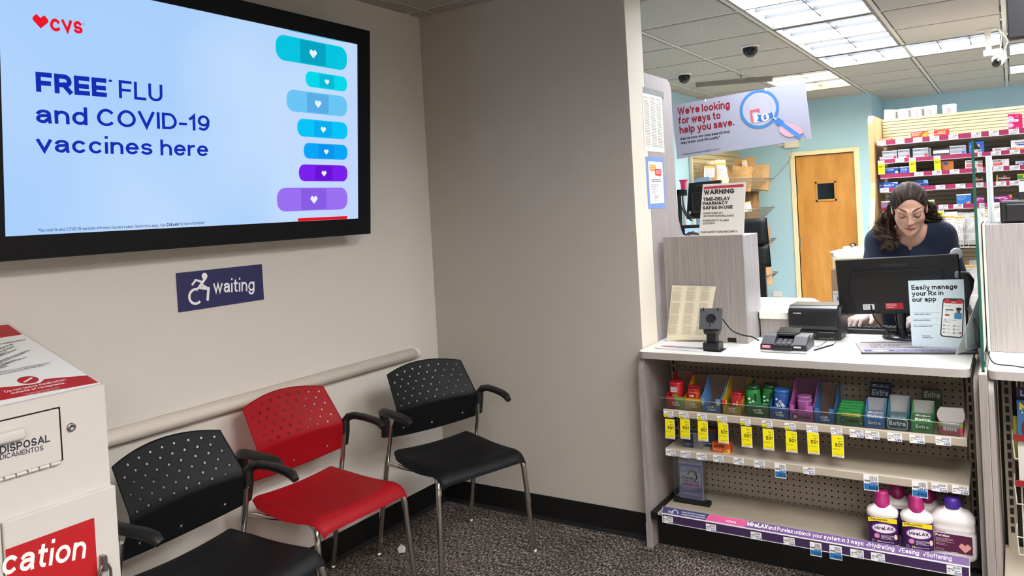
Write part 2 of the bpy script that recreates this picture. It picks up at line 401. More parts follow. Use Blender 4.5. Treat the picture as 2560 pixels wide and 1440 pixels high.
def carpet():
    m, nt, b = nodes('carpet'); L = nt.links.new
    tc = N(nt, 'ShaderNodeTexCoord'); no = N(nt, 'ShaderNodeTexNoise', Scale=150.0, Detail=2, Roughness=.7); n2 = N(nt, 'ShaderNodeTexNoise', Scale=7.0, Detail=3)
    mp = N(nt, 'ShaderNodeMapping'); mp.inputs['Scale'].default_value = (1, .35, 1)
    ck = N(nt, 'ShaderNodeTexChecker', Scale=1.64); ck.inputs['Color1'].default_value = (.38, .38, .38, 1); ck.inputs['Color2'].default_value = (.58, .58, .58, 1)
    cr = N(nt, 'ShaderNodeValToRGB'); e = cr.color_ramp.elements
    e[0].position = .36; e[0].color = lin('#171413'); e[1].position = .68; e[1].color = lin('#aba095')
    x = e.new(.5); x.color = lin('#4a433f')
    mx = N(nt, 'ShaderNodeMix', data_type='RGBA', blend_type='OVERLAY'); mx.inputs[0].default_value = .55
    m2 = N(nt, 'ShaderNodeMix', data_type='RGBA', blend_type='OVERLAY'); m2.inputs[0].default_value = .5
    L(tc.outputs['Object'], mp.inputs[0]); L(mp.outputs[0], no.inputs['Vector']); L(tc.outputs['Object'], n2.inputs['Vector']); L(tc.outputs['Object'], ck.inputs['Vector'])
    L(no.outputs['Fac'], cr.inputs[0]); L(cr.outputs[0], mx.inputs[6]); L(ck.outputs[0], mx.inputs[7]); L(mx.outputs[2], m2.inputs[6]); L(n2.outputs['Fac'], m2.inputs[7]); L(m2.outputs[2], b.inputs['Base Color'])
    bp = N(nt, 'ShaderNodeBump', Strength=.9, Distance=.006); L(no.outputs['Fac'], bp.inputs['Height']); L(bp.outputs[0], b.inputs['Normal'])
    b.inputs['Roughness'].default_value = .95; b.inputs['Specular IOR Level'].default_value = .1
    return m
def tile_mat():
    m, nt, b = nodes('ceiling tile'); L = nt.links.new
    tc = N(nt, 'ShaderNodeTexCoord'); no = N(nt, 'ShaderNodeTexNoise', Scale=130.0, Detail=4, Roughness=.8); cr = N(nt, 'ShaderNodeValToRGB'); e = cr.color_ramp.elements
    e[0].position = .3; e[0].color = lin('#7a7773'); e[1].position = .45; e[1].color = lin('#a5a19b')
    L(tc.outputs['Object'], no.inputs['Vector']); L(no.outputs['Fac'], cr.inputs[0]); L(cr.outputs[0], b.inputs['Base Color']); b.inputs['Roughness'].default_value = .95
    bp = N(nt, 'ShaderNodeBump', Strength=.35, Distance=.003); L(no.outputs['Fac'], bp.inputs['Height']); L(bp.outputs[0], b.inputs['Normal'])
    return m
struct('floor', MB().box(-2.75, 3.6, -3.1, 9.85, -.1, 0, carpet()))
struct('floor_pharmacy', MB().box(PLX, 3.5, 3.97, FWY, 0, .003, streak('pale vinyl floor', '#d9cfba', '#e6ddca', (8, 8, 8), .35)))
struct('wall_left', MB().box(LW - .1, LW, -3, GW, 0, CEIL, M_WALL))
wb = struct('wall_back', MB().box(LW, GX, GW, 3.32, 0, CEIL, M_GREY))
struct('end_cap', MB().box(GX, GX + .004, GW, 3.32, 0, CEIL, M_CREAM, .001), wb, 'cream painted end of the wall')
struct('wall_pharmacy', MB().box(PLX - .1, PLX, 3.32, DWY, 0, CEIL, M_BLUE))
DX0, DX1, DZ = -1.985, -1.383, 1.925
struct('wall_door', MB().box(PLX - .1, DX0, DWY, DWY + .1, 0, CEIL, M_BLUE).box(DX1, JX, DWY, DWY + .1, 0, CEIL, M_BLUE).box(DX0, DX1, DWY, DWY + .1, DZ, CEIL, M_BLUE).box(DX0, DX1, DWY + .09, DWY + .1, 0, DZ, M_BLUE))
struct('wall_corner', MB().box(JX - .08, JX, DWY + .1, FWY, 0, CEIL, M_BLUE))
struct('wall_far', MB().box(JX - .08, 3.5, FWY, FWY + .1, 0, CEIL, M_BLUE))
struct('wall_right', MB().box(3.5, 3.6, -3, FWY, 0, CEIL, M_WALL))
struct('wall_front', MB().box(LW - .1, 3.6, -3.1, -3, 0, CEIL, M_WALL))
cove = [(0, 0), (.018, 0), (.012, .006), (.006, .016), (.004, .115), (0, .115)]
struct('baseboard_left', MB().prism([(LW + a, b) for a, b in cove], -3, GW - .004, M_BLACK, 'Y'))
struct('baseboard_back', MB().prism([(GW - a, b) for a, b in cove], LW + .004, GX - .002, M_BLACK, 'X'))

# ceiling: grid bars and lay-in tiles
M_TILE = tile_mat(); M_BAR = mat('#b9b5ae', .6)
ceil_o = struct('ceiling', MB().box(-2.75, 3.6, -3.1, 9.85, 2.60, 2.66, M_TILE))
TX, TY, Y0 = .61, .6265, 4.934
FIX = [((-2, 3.681), (-1, 4.934), 'Y'), ((-2, 4.934), (-1, 6.187), 'Y'), ((-2, 6.187), (0, 6.8135), 'X'), ((-3, 6.8135), (-2, 8.0665), 'W'),
       ((0, 4.934), (1, 6.187), 'Y'), ((0, 6.8135), (2, 7.44), 'X'), ((0, 8.0665), (2, 8.693), 'X'), ((1, 2.4285), (2, 3.681), 'Y'), ((0, 2.4285), (1, 3.681), 'Y')]  # last entry: unseen light added to brighten the left wall and counter top
SHOP = [((0, .5495), (1, 1.8025), 'S'), ((2, .5495), (3, 1.8025), 'S'), ((0, -1.9565), (1, -.7035), 'S'), ((2, -1.9565), (3, -.7035), 'S')]
def covered(x, y):
    return any(a[0] * TX - .01 < x < b[0] * TX + .01 and a[1] - .01 < y < b[1] + .01 for a, b, k in FIX + SHOP)
bars = MB()
tile0 = None; nt_ = 0
for i in range(-5, 6):
    for j in range(-13, 8):
        xa, ya = i * TX, Y0 + j * TY
        if covered(xa + TX / 2, ya + TY / 2): continue
        if xa + TX > 3.51 or ya < -3.05: continue
        x0, x1 = max(xa, -2.7) + .014, xa + TX - .014
        if ya > 9.6: continue
        y1_ = min(ya + TY, 9.71); full = x0 > -2.5 and y1_ == ya + TY
        if tile0 is None and full:
            w2 = (TX - .042) / 2; h2 = (TY - .042) / 2
            tm = MB().box(-w2, w2, -h2, h2, -.008, .02, M_TILE, .004)
            tile0 = bpy.data.meshes.new('tile'); tile0 = tm.mesh('tile')
        if full:
            o = bpy.data.objects.new('tile', tile0); o.location = (xa + TX / 2, ya + TY / 2, CEIL + .004); COL.objects.link(o)
        else:
            mb = MB().box(x0 + .007, x1 - .007, ya + .021, y1_ - .021, CEIL - .004, CEIL + .024, M_TILE, .004); o = obj('tile', mb)
        o.parent = ceil_o; nt_ += 1
rail0 = rail1 = None
for i in range(-4, 6): obj('grid_bar', MB().box(i * TX - .012, i * TX + .012, -3, 9.7, CEIL, CEIL + .04, M_BAR), ceil_o)
for j in range(-12, 8): obj('grid_bar', MB().box(-2.6, 3.5, Y0 + j * TY - .012, Y0 + j * TY + .012, CEIL + .0008, CEIL + .04, M_BAR), ceil_o)

M_DIFF = mat('#f4f7ff', .6, emit=LAMP_PHARMACY); M_DIFFW = mat('#fff3cf', .6, emit=LAMP_PHARMACY * .75); M_DIFFS = mat('#fffaf4', .6, emit=LAMP_WAITING)
M_LOUV = mat('#f6f6f4', .4); M_BLADE = mat('#34373c', .6); M_FRM = mat('#6d6a66', .5)
def fixture(a, b, kind, label, group=None):
    x0, x1, y0, y1 = a[0] * TX + .013, b[0] * TX - .013, a[1] + .013, b[1] - .013
    t = thing('ceiling_light', label, 'ceiling light', ((x0 + x1) / 2, (y0 + y1) / 2, CEIL - .004), group)
    f = .016; fr = MB()
    fr.box(x0, x0 + f, y0, y1, CEIL - .004, CEIL + .07, M_FRM, .002).box(x1 - f, x1, y0, y1, CEIL - .004, CEIL + .07, M_FRM, .002)
    fr.box(x0 + f, x1 - f, y0, y0 + f, CEIL - .004, CEIL + .07, M_FRM, .002).box(x0 + f, x1 - f, y1 - f, y1, CEIL - .004, CEIL + .07, M_FRM, .002)
    obj('frame', fr, t)
    m = {'W': M_DIFFW, 'S': M_DIFFS}.get(kind, M_DIFF)
    obj('diffuser', MB().box(x0 + f, x1 - f, y0 + f, y1 - f, CEIL + .05, CEIL + .056, m), t)
    nx, ny = (2, 6) if kind != 'X' else (6, 2)
    if kind == 'W': ny = 4
    for k in range(1, nx):
        x = x0 + (x1 - x0) * k / nx; obj('louvre', MB().box(x - .003, x + .003, y0 + f, y1 - f, CEIL + .026, CEIL + .0495, M_BLADE), t)
    for k in range(1, ny):
        y = y0 + (y1 - y0) * k / ny; obj('louvre', MB().box(x0 + f, x1 - f, y - .003, y + .003, CEIL + .026, CEIL + .0495, M_BLADE), t)
FL = ['bright louvred ceiling light cut by the top edge above the dome cameras', 'long bright louvred ceiling light reaching back towards the crosswise one', 'bright ceiling light lying crosswise beside the bracket camera',
      'warm glowing ceiling light half behind the hanging banner', 'ceiling light peeping out left of the black hanging panel', 'ceiling light at the right edge level with the bracket camera lens', 'farthest small strip of ceiling light at the right edge', 'ceiling light over the right counter, above the frame', 'unseen ceiling light added in front of the counter, above the frame']
for (a, b, k), l in zip(FIX, FL): fixture(a, b, k, l)
for (a, b, k), l in zip(SHOP, ('shop floor ceiling light right above the camera', 'shop floor ceiling light far right of the camera', 'shop floor ceiling light behind the camera', 'shop floor ceiling light behind the camera, far right')): fixture(a, b, k, l)

# door in the far wall
dr = struct('door_1', MB().box(DX0 + .003, DX1 - .003, DWY + .02, DWY + .06, .01, DZ - .004, streak('birch door', '#b87b31', '#d39a4c', (9, 9, 2.2), .4, .3, .7, 5), .002))
fr = MB(); M_TRIM = mat('#e9dcb9', .55)
for x0, x1, z0, z1 in ((DX0 - .05, DX0, 0, DZ + .045), (DX1, DX1 + .055, 0, DZ + .045), (DX0, DX1, DZ, DZ + .045)): fr.box(x0, x1, DWY - .018, DWY + .05, z0, z1, M_TRIM, .004)
struct('door_frame', fr, dr)
wx0, wx1, wz0, wz1 = -1.79, -1.575, 1.415, 1.63
wf = MB(); M_OAK = mat('#b98a48', .5)
for q in ((wx0, wx0 + .022, wz0, wz1), (wx1 - .022, wx1, wz0, wz1), (wx0, wx1, wz1 - .022, wz1), (wx0, wx1, wz0, wz0 + .022)): wf.box(q[0], q[1], DWY + .008, DWY + .022, q[2], q[3], M_OAK, .003)
wfo = struct('window_frame', wf, dr)
struct('pane', MB().box(wx0 + .02, wx1 - .02, DWY + .016, DWY + .0195, wz0 + .02, wz1 - .02, mat('#0c0c0e', .08)), wfo)
struct('door_knob', MB().lathe([(.03, 0), (.03, -.008), (.012, -.012), (.012, -.045), (.026, -.055), (.03, -.07), (.024, -.085), (0, -.09)], (-1.437, DWY + .02, .93), M_STEEL, 16, axis='Y'), dr)
for z in (1.57, .98, .25): struct('hinge', MB().box(DX0 - .012, DX0 + .016, DWY + .006, DWY + .02, z - .055, z + .055, M_STEEL, .003), dr)
# ================================================================== television on the left wall
TVX = LW + .12
a = PX(925, 584, X=TVX); b = PX(923, 73, Y=a.y); TVN = Vector((b.x - a.x, 0, b.z - a.z)).normalized()      # screen leans out at the top
tv_u = Vector((0, 1, 0)); tv_v = -TVN
sc = Print(a, tv_u, tv_v, lift=.001, emit=SCREEN)
BR = sc.loc(896, 546); TR = sc.loc(894, 111); BL = sc.loc(12, 591)
OB, OT = 0.0, (b - a).dot(-tv_v) * -1      # outer bottom and top along v
sw, s0, s1 = BL.x, BR.x, BR.x
u0, u1 = BL.x, BR.x; v0, v1 = TR.y, BR.y
bz = -BR.x
tv = thing('wall_television', 'large wall television showing a pale blue vaccine notice above the chairs', 'television', (LW, (a.y + a.y + u0) / 2, 1.4))
def tvw(u, v, h): return sc.w(u, v, h)
def tvbox(mb, ua, ub, va, vb, ha, hb, m):
    P = [tvw(u, v, h) for h in (ha, hb) for u, v in ((ua, va), (ub, va), (ub, vb), (ua, vb))]
    return mb.add(P, [(0, 1, 2, 3), (7, 6, 5, 4), (0, 4, 5, 1), (1, 5, 6, 2), (2, 6, 7, 3), (3, 7, 4, 0)], m)
M_TV = mat('#050507', .45, spec=.25)
oL, oR, oT, oB = u0 - bz, 0, v0 - bz * .95, 0
obj('housing', tvbox(MB(), oL + .01, oR - .01, oT + .01, oB - .01, -.055, -.012, M_DARK), tv)
fr = MB()
for q in ((oL, u0, oT, oB), (u1, oR, oT, oB), (u0, u1, oT, v0), (u0, u1, v1, oB)): tvbox(fr, *q, -.012, .004, M_TV)
obj('bezel', fr, tv)
def screen_mat():
    m, nt, bs = nodes('lit screen'); L = nt.links.new; bs.inputs['Base Color'].default_value = (0, 0, 0, 1); bs.inputs['Roughness'].default_value = .3
    tc = N(nt, 'ShaderNodeTexCoord'); sx = N(nt, 'ShaderNodeSeparateXYZ'); cr = N(nt, 'ShaderNodeValToRGB'); no = N(nt, 'ShaderNodeTexNoise', Scale=1.6, Detail=1)
    ad = N(nt, 'ShaderNodeMath', operation='MULTIPLY_ADD'); ad.inputs[1].default_value = .55; e = cr.color_ramp.elements
    e[0].position = .1; e[0].color = lin('#aad2ff'); e[1].position = .95; e[1].color = lin('#c4d9ff')
    x = e.new(.35); x.color = lin('#a9d0ff'); x = e.new(.68); x.color = lin('#c3deff')
    L(tc.outputs['Generated'], sx.inputs[0]); L(tc.outputs['Object'], no.inputs['Vector']); L(sx.outputs['Y'], ad.inputs[0]); L(no.outputs['Fac'], ad.inputs[2])
    ad2 = N(nt, 'ShaderNodeMath', operation='ADD'); ad2.inputs[1].default_value = -.25; L(ad.outputs[0], ad2.inputs[0]); L(ad2.outputs[0], cr.inputs[0])
    L(cr.outputs[0], bs.inputs['Emission Color']); bs.inputs['Emission Strength'].default_value = SCREEN
    return m
obj('screen', tvbox(MB(), u0, u1, v0, v1, -.01, -.002, screen_mat()), tv)
sc.h = -.0015
RED, NAVY = '#f01428', '#0a2cb4'
def phb(px, py, k, c): q = sc.loc(px, py); kk = (sc.loc(px + k, py) - q).length; sc.heart(q.x, q.y, kk, c)
q = sc.loc(102, 53); sc.heart(q.x, q.y - .002, .022, RED)
sc.textpx('CVS', (127, 77), (208, 85), 32, RED, .25)
sc.ring(sc.loc(210, 60).x, sc.loc(210, 60).y, .003, .0012, '#8a8fc8')
sc.into('logo', tv); sc.mb = MB()
sc.textpx('FREE', (91, 229), (268, 243), 50, NAVY, .24); sc.textpx('*', (272, 210), (281, 211), 12, NAVY, .2)
sc.textpx('FLU', (298, 245), (407, 255), 45, NAVY, .155); sc.textpx('and COVID-19', (91, 307), (525, 328), 47, NAVY, .16)
sc.textpx('vaccines here', (92, 380), (521, 391), 45, NAVY, .155)
sc.into('headline', tv); sc.mb = MB()
sc.textpx('*No-cost flu and COVID-19 vaccines with most insurance plans. Restrictions apply. Visit', (96, 580), (414, 566), 8, '#1c2a66', .13)
sc.textpx('CVS.com', (417, 566), (447, 564), 8, '#1c2a66', .24); sc.textpx('for more information.', (450, 564), (512, 560), 8, '#1c2a66', .13)
sc.into('footnote', tv)
for (xl, xr, yt, yb), c1, c2 in (((722, 862, 40, 106), '#00bcdc', '#00a8cc'), ((690, 868, 120, 178), '#00c8e4', '#00a6c6'), ((765, 868, 193, 230), '#00dcf0', '#00bcd8'), ((717, 868, 242, 292.5), '#6cc8f8', '#5ab0ea'),
        ((744, 869, 307, 349), '#00c8fc', '#00b0f4'), ((760, 869, 363, 400), '#00a8fc', '#0096f4'), ((748, 869, 414, 453.5), '#7c1cf0', '#6a0cd8'), ((693, 869, 469, 523), '#9c70f4', '#8a5ce8'), ((745, 869, 540, 580), '#e81020', '#c80c18')):
    sc.mb = MB(); sc.h = -.0015; A_ = sc.loc(xr, (yt + yb) / 2); hgt = (sc.loc(xr, yb) - sc.loc(xr, yt)).length; wid = A_.x - sc.loc(xl, (yt + yb) / 2).x
    ua, ub, va, vb = A_.x - wid, A_.x, A_.y - hgt / 2, A_.y + hgt / 2
    va2, vb2 = max(va, v0 + .0005), min(vb, v1 - .0005)
    if va2 > va or vb2 < vb: sc.rrect(ua, va2, ub, vb2, min(.02, (vb2 - va2) * .45), c1)
    else:
        sc.rrect(ua, va, ub, vb, hgt * .42, c1); m_ = (ua + ub) / 2; sc.rect(m_ - wid * .18, va + .004, m_ + wid * .18, vb - .004, c2)
        for k in range(6):
            for r_ in range(4):
                for sg in (-1, 1):
                    if hgt > .06: sc.h = -.0012; sc.ell(m_ + sg * (wid * (.22 + .035 * k)), va + hgt * (.2 + .2 * r_) + (k % 2) * hgt * .06, .0016, .0016, c2, 6)
        sc.h = -.0010; sc.heart(m_, (va + vb) / 2, min(hgt * .2, .024), '#eaf6ff')
    sc.into('bandage_picture', tv)
obj('ir_sensor', tvbox(MB(), sc.loc(538, 2).x - .014, sc.loc(538, 2).x + .014, oT - .012, oT + .014, -.012, .012, M_DARK), tv)
obj('wall_bracket', MB().box(LW, TVX - .03, a.y - 1.0, a.y - .55, 1.5, 1.75, M_DARK, .004), tv)

# ================================================================== sign, rail
sg = thing('waiting_sign', 'navy wall sign with white wheelchair symbol under the television', 'sign', (LW, 1.865, 1.186))
y0, y1, z0, z1 = 1.674, 2.054, 1.187, 1.329
obj('board', MB().box(LW + .0005, LW + .005, y0, y1, z0, z1, mat('#26275a', .5), .001), sg)
p = Print((LW + .005, y0, z1), (0, 1, 0), (0, 0, -1))
WH = '#f4f4f6'
def SL(x, y): q = p.loc(x, y); return (q.x, q.y)
p.textpx('waiting', (533, 733), (636, 727), 34, WH, .15)
for pts, w in ((((514, 694), (506, 706), (497, 719), (513, 721), (521, 721), (519, 748)), .0105), (((505, 705), (489, 700), (481, 711)), .008), (((505, 712), (515, 718)), .008)):
    p.line([SL(*k) for k in pts], w, WH)
q = p.loc(511, 690); p.ell(q.x, q.y, .012, .012, WH)
q = p.loc(489, 741); p.ring(q.x, q.y, .0265, .0095, WH, 60 - 360, -75)
p.ring(q.x, q.y, .0265, .0095, WH, -75, -115)
p.into('lettering', sg)
rl = thing('wall_rail', 'cream rounded bumper rail along the wall behind the chairs', 'rail', (LW, 1.0, .78))
M_RAIL = mat('#e3dacb', .45)
pr = [(0, .781)] + [(.012 + .036 * math.cos(math.radians(t)), .808 + .026 * math.sin(math.radians(t))) for t in range(-90, 91, 15)] + [(0, .834)]
obj('cover', MB().prism([(LW + a_, b_) for a_, b_ in pr], -2.9, 2.925, M_RAIL, 'Y', smooth=True), rl)
obj('end_cap', MB().prism([(LW + a_ * 1.02, .808 + (b_ - .808) * 1.03) for a_, b_ in pr], 2.926, 2.95, M_RAIL, 'Y'), rl)

# ================================================================== chairs
def chair(name, label, col, loc, yaw):
    t = thing(name, label, 'chair', (loc[0], loc[1], 0), 'perforated armchairs along the wall', True, math.radians(yaw))
    mp = mat(col, .42, spec=.4, grain=.25, gscale=900); ma = mat('#131314', .4)
    # shell back: rows at heights, columns across; the middle lies further back and its top is arched
    def backpt(u, vv):
        w_ = np.interp(vv, [0, .42, 1], [.238, .214, .2]); d_ = np.interp(vv, [0, .18, .42, .5, 1], [.128, .138, .158, .152, .068]); z_ = np.interp(vv, [0, 1], [.542, .8])
        s_ = u * 2 - 1
        zt = z_ + (.028 * (1 - s_ * s_) if vv > .5 else .0) * max(0, (vv - .5) * 2) - .02 * (1 - s_ * s_) * max(0, (1 - vv * 2.4))
        return Vector((d_ - .034 * (1 - s_ * s_), s_ * w_, zt))
    NU, NV, HOLES = 48, 36, []
    for r_ in range(6):
        n = 8; vv = .5 + r_ * .084 - (.0 if r_ else .0)
        for k in range(n): HOLES.append(((k + .5 + (.25 if r_ % 2 else -.25)) / n * .9 + .05, vv))
    HOLES += [(.16, .13), (.5, .1), (.84, .13)]
    bm = bmesh.new()
    # plate with punched holes: a fan of quads round each hole inside its own cell, flat quads elsewhere
    V = {}
    def vert(u, v):
        k = (round(u, 5), round(v, 5))
        if k not in V: V[k] = bm.verts.new(backpt(*k))
        return V[k]
    # cell grid: rows of cells sized so that each hole owns a square patch
    us = [i / 64 for i in range(65)]; vs = [j / 48 for j in range(49)]
    owner = {}
    for hu, hv in HOLES:
        i, j = int(round(hu * 64)), int(round(hv * 48))
        for a_ in (-1, 0):
            for b_ in (-1, 0): owner[(i + a_, j + b_)] = (i, j)
    done = set()
    for i in range(64):
        for j in range(48):
            if (i, j) in owner:
                o_ = owner[(i, j)]
                if o_ in done: continue
                done.add(o_); ci, cj = o_
                ring = [(-1, -1), (0, -1), (1, -1), (1, 0), (1, 1), (0, 1), (-1, 1), (-1, 0)]
                out = [vert((ci + a_) / 64, (cj + b_) / 48) for a_, b_ in ring]; c_ = backpt(ci / 64, cj / 48)
                inn = []
                for k, (a_, b_) in enumerate(ring):
                    dv = out[k].co - c_; inn.append(bm.verts.new(c_ + dv.normalized() * .0043))
                for k in range(8): bm.faces.new((out[k], out[(k + 1) % 8], inn[(k + 1) % 8], inn[k]))
            else:
                bm.faces.new((vert(us[i], vs[j]), vert(us[i + 1], vs[j]), vert(us[i + 1], vs[j + 1]), vert(us[i], vs[j + 1])))
    g = bmesh.ops.solidify(bm, geom=bm.faces[:], thickness=.006)
    obj('backrest', MB().bm(bm, mp, True), t)
    # rolled rim along the sides and top of the back
    # seat: scooped, sides turned up, waterfall front
    def seatpt(u, v):
        s_ = u * 2 - 1; d_ = .1 + .4 * min(v, 1)
        w_ = np.interp(v, [0, .15, .8, 1], [.205, .228, .226, .214])
        z_ = .452 - .016 * (1 - s_ * s_) * math.sin(math.pi * min(1, v * 1.1)) + .012 * s_ * s_ * (1 - v)
        if v > .82: k = (v - .82) / .18; z_ -= .045 * k * k; 
        if v < .12: z_ += .012 * (1 - v / .12)
        side = max(0, (abs(s_) - .86) / .14); z_ -= side * side * (.012 + .018 * math.sin(math.pi * v) ** 2)
        return Vector((d_ - (.006 * max(0, v - .9) / .1), s_ * w_, z_))
    sb = bmesh.new(); mbs = MB().grid(seatpt, 32, 28, mp)
    vs_ = [sb.verts.new(p_) for p_ in mbs.v]
    for f_ in mbs.f: sb.faces.new([vs_[k] for k in f_])
    bmesh.ops.solidify(sb, geom=sb.faces[:], thickness=.008)
    bmesh.ops.recalc_face_normals(sb, faces=sb.faces)
    obj('seat', MB().bm(sb, mp, True), t)
    for s_ in (-1, 1):
        obj('leg', MB().tube([(.36, s_ * .17, .420), (.43, s_ * .205, .428), (.452, s_ * .213, .424), (.462, s_ * .217, .41), (.468, s_ * .222, .37), (.483, s_ * .243, .012)], .0115, M_CHROME, 12).lathe([(.016, 0), (.016, .01), (.01, .016)], (.484, s_ * .244, 0), M_CHROME, 12), t)
        obj('leg', MB().tube([(.135, s_ * .232, .60), (.122, s_ * .236, .52), (.095, s_ * .24, .42), (.04, s_ * .248, .18), (.004, s_ * .253, .012)], .0115, M_CHROME, 12).lathe([(.016, 0), (.016, .01), (.01, .016)], (.003, s_ * .253, 0), M_CHROME, 12), t)
        obj('side_rail', MB().tube([(.1, s_ * .238, .425), (.2, s_ * .222, .425), (.36, s_ * .17, .420)], .009, M_CHROME, 10), t)
        # arm: bracket on the back post, then a bar forward with a drooping tip
        ar = MB().tube([(.118, s_ * .25, .55), (.128, s_ * .252, .61), (.124, s_ * .258, .645), (.135, s_ * .268, .662), (.165, s_ * .276, .668), (.22, s_ * .274, .667), (.29, s_ * .266, .662), (.325, s_ * .26, .654), (.342, s_ * .257, .640)],
            [.019, .0205, .0205, .019, .0185, .018, .0185, .018, .0135], ma, 12, r2=.85)
        obj('armrest', ar, t)
    obj('cross_bar', MB().tube([(.36, -.17, .418), (.36, .17, .418)], .009, M_CHROME, 10), t)
    return t
chair('waiting_chair', 'black perforated plastic armchair nearest the white disposal box', '#1b1b1d', (-2.331, 1.425), 5.2)
chair('waiting_chair', 'red perforated plastic armchair with black armrests and chromed legs', '#c51a27', (-2.515, 2.052), -1)
chair('waiting_chair', 'black perforated plastic armchair standing in the corner by the grey wall', '#1b1b1d', (-2.336, 2.728), -17.7)
solo('paper_scrap', MB().add([PX(x, y, Z=h) for x, y, h in ((993, 1372, .004), (1003, 1360, .012), (1014, 1368, .003), (1012, 1381, .012), (998, 1383, .002))], [(0, 1, 2, 3, 4)], M_PAPER), 'crumpled white paper scrap on the carpet under the red chair', 'scrap')

# ================================================================== medicine disposal box
bx = thing('disposal_box', 'white steel medicine disposal box with sloping red striped top', 'disposal box', (-2.27, .85, 0))
M_BOX = mat('#cdc8c2', .38, name='white enamel', grain=.05, gscale=500)
bY0, bY1, FX, LX = .60, 1.104, -2.021, -2.001
obj('upper_body', MB().prism([(FX, .822), (FX, 1.089), (-2.525, 1.235), (-2.525, .822)], bY0, bY1, M_BOX, 'Y'), bx)
obj('lower_body', MB().box(-2.525, LX - .014, bY0 - .002, bY1 + .003, .0, .824, M_BOX, .003), bx)
ld = obj('lower_door', MB().box(LX - .013, LX, .836, bY1 + .003, .03, .824, M_BOX, .0025), bx)
obj('lower_stile', MB().box(LX - .013, LX - .002, bY0 - .002, .833, .03, .824, M_BOX, .0025), bx)
p = Print((LX, .836, .824), (0, 1, 0), (0, 0, -1), .0005)
def pl(x, y): q = p.loc(x, y); return q
A_, B_, C_ = pl(4, 1368), pl(235, 1294), pl(241, 1440)
DR = '#b5121b'
p.poly([(max(A_.x, .002), B_.y), (B_.x, B_.y), (B_.x, B_.y + .33), (max(A_.x, .002), B_.y + .33)], DR)
p.textpx('cation', (2, 1440), (212, 1395), 64, '#f3efec', .16)
q = pl(10, 1500); p.text('disposal', .006, B_.y + .235, .052, '#f3efec', .16, width=.19)
p.into('red_decal', bx, 'red decal with white lettering')
hp = MB(); k0 = PX(253, 1405, X=LX)
hp.box(LX, LX + .022, k0.y - .006, k0.y + .006, k0.z - .02, k0.z + .02, M_STEEL, .002)
obj('hasp', hp, bx)
obj('padlock', MB().tube([(LX + .016, k0.y - .014, k0.z - .045), (LX + .016, k0.y - .014, k0.z - .02), (LX + .016, k0.y - .008, k0.z - .006), (LX + .016, k0.y, k0.z - .001), (LX + .016, k0.y + .008, k0.z - .006), (LX + .016, k0.y + .014, k0.z - .02), (LX + .016, k0.y + .014, k0.z - .045)], .0038, M_STEEL, 8).box(LX + .006, LX + .026, k0.y - .022, k0.y + .022, k0.z - .085, k0.z - .042, mat('#8d8d90', .35, 1), .004), bx)
# drop flap in a dark gap
fz0, fz1, fy1 = .925, 1.058, .989
obj('flap_gap', MB().box(FX, FX + .0015, bY0 + .1, fy1, fz0 - .002, fz1, M_BLACK), bx)
fl = obj('drop_flap', MB().box(FX + .0016, FX + .008, bY0 + .105, fy1 - .006, fz0, fz1 - .003, M_BOX, .002), bx)
obj('pull', MB().box(FX + .008, FX + .026, .74, PX(52, 1070, X=FX).y, 1.005, 1.032, M_BOX, .006, seg=2), fl)
p = Print((FX + .008, bY0 + .105, fz1), (0, 1, 0), (0, 0, -1), .0004)
p.textpx('DISPOSAL', (0, 1136), (125, 1104), 20, '#23253a', .19); p.textpx('DICAMENTOS', (0, 1150), (108, 1125), 13, '#23253a', .15)
q0 = p.loc(-3, 1136); p.text('ME', p.loc(0, 1150).x - .022, p.loc(0, 1150).y + .003, (p.loc(0, 1137) - p.loc(0, 1150)).length, '#23253a', .15, width=.02)
p.into('flap_lettering', bx)
hg = MB()
for k in range(7): y_ = .80 + k * .026; hg.tube([(FX + .006, y_, fz0 - .004), (FX + .006, y_ + .022, fz0 - .004)], .0045, M_BOX, 8)
obj('hinge', hg, bx)
k1 = PX(177, 1068, X=FX)
obj('lock', MB().lathe([(.011, 0), (.011, .004), (.0085, .006), (.003, .006), (.003, .003), (0, .003)], (FX, k1.y, k1.z), M_STEEL, 18, axis='X'), bx)
tdir = Vector((-2.525 - FX, 0, 1.235 - 1.089)).normalized()
p = Print((FX, bY0, 1.089), (0, 1, 0), tdir * -1, .0006)
L_ = math.hypot(-2.525 - FX, 1.235 - 1.089)
yr = bY1 - bY0
p.rect(.004, -L_ + .004, yr - .006, -.006, '#f1efec')
p.poly([p.loc(-5, 1003), p.loc(246, 957), p.loc(218, 939), p.loc(112, 948), p.loc(100, 958), p.loc(50, 965), p.loc(-5, 970)], DR)
p.poly([(.004, -.055), p.loc(-4, 968), p.loc(-4, 1004), (.004, -.007)], DR)
p.polypx([(-5, 846), (56, 837), (20, 812), (-5, 815)], DR); p.poly([(.004, -L_ + .004), (p.loc(-4, 815).x, -L_ + .004), p.loc(-4, 846), (.004, p.loc(-4, 846).y)], DR)
q = p.loc(70, 951); p.ell(q.x, q.y, .03, .03, '#f1efec'); p.ell(q.x, q.y, .024, .024, DR); p.line([(q.x - .011, q.y + .007), (q.x + .011, q.y - .007)], .006, '#f1efec')
p.textpx('Do not leave medication', (14, 983), (166, 952), 5.2, '#f1e4e0', .17); p.textpx('outside of receptacle.', (30, 987), (165, 960), 5.2, '#f1e4e0', .17)
p.textpx('No deje medicamentos', (60, 989), (150, 970), 2.8, '#e8c8c4', .13); p.textpx('fuera del recept\u00e1culo.'.replace('\u00e1', 'a'), (68, 991), (150, 974.5), 2.8, '#e8c8c4', .13)
ink = '#55585f'
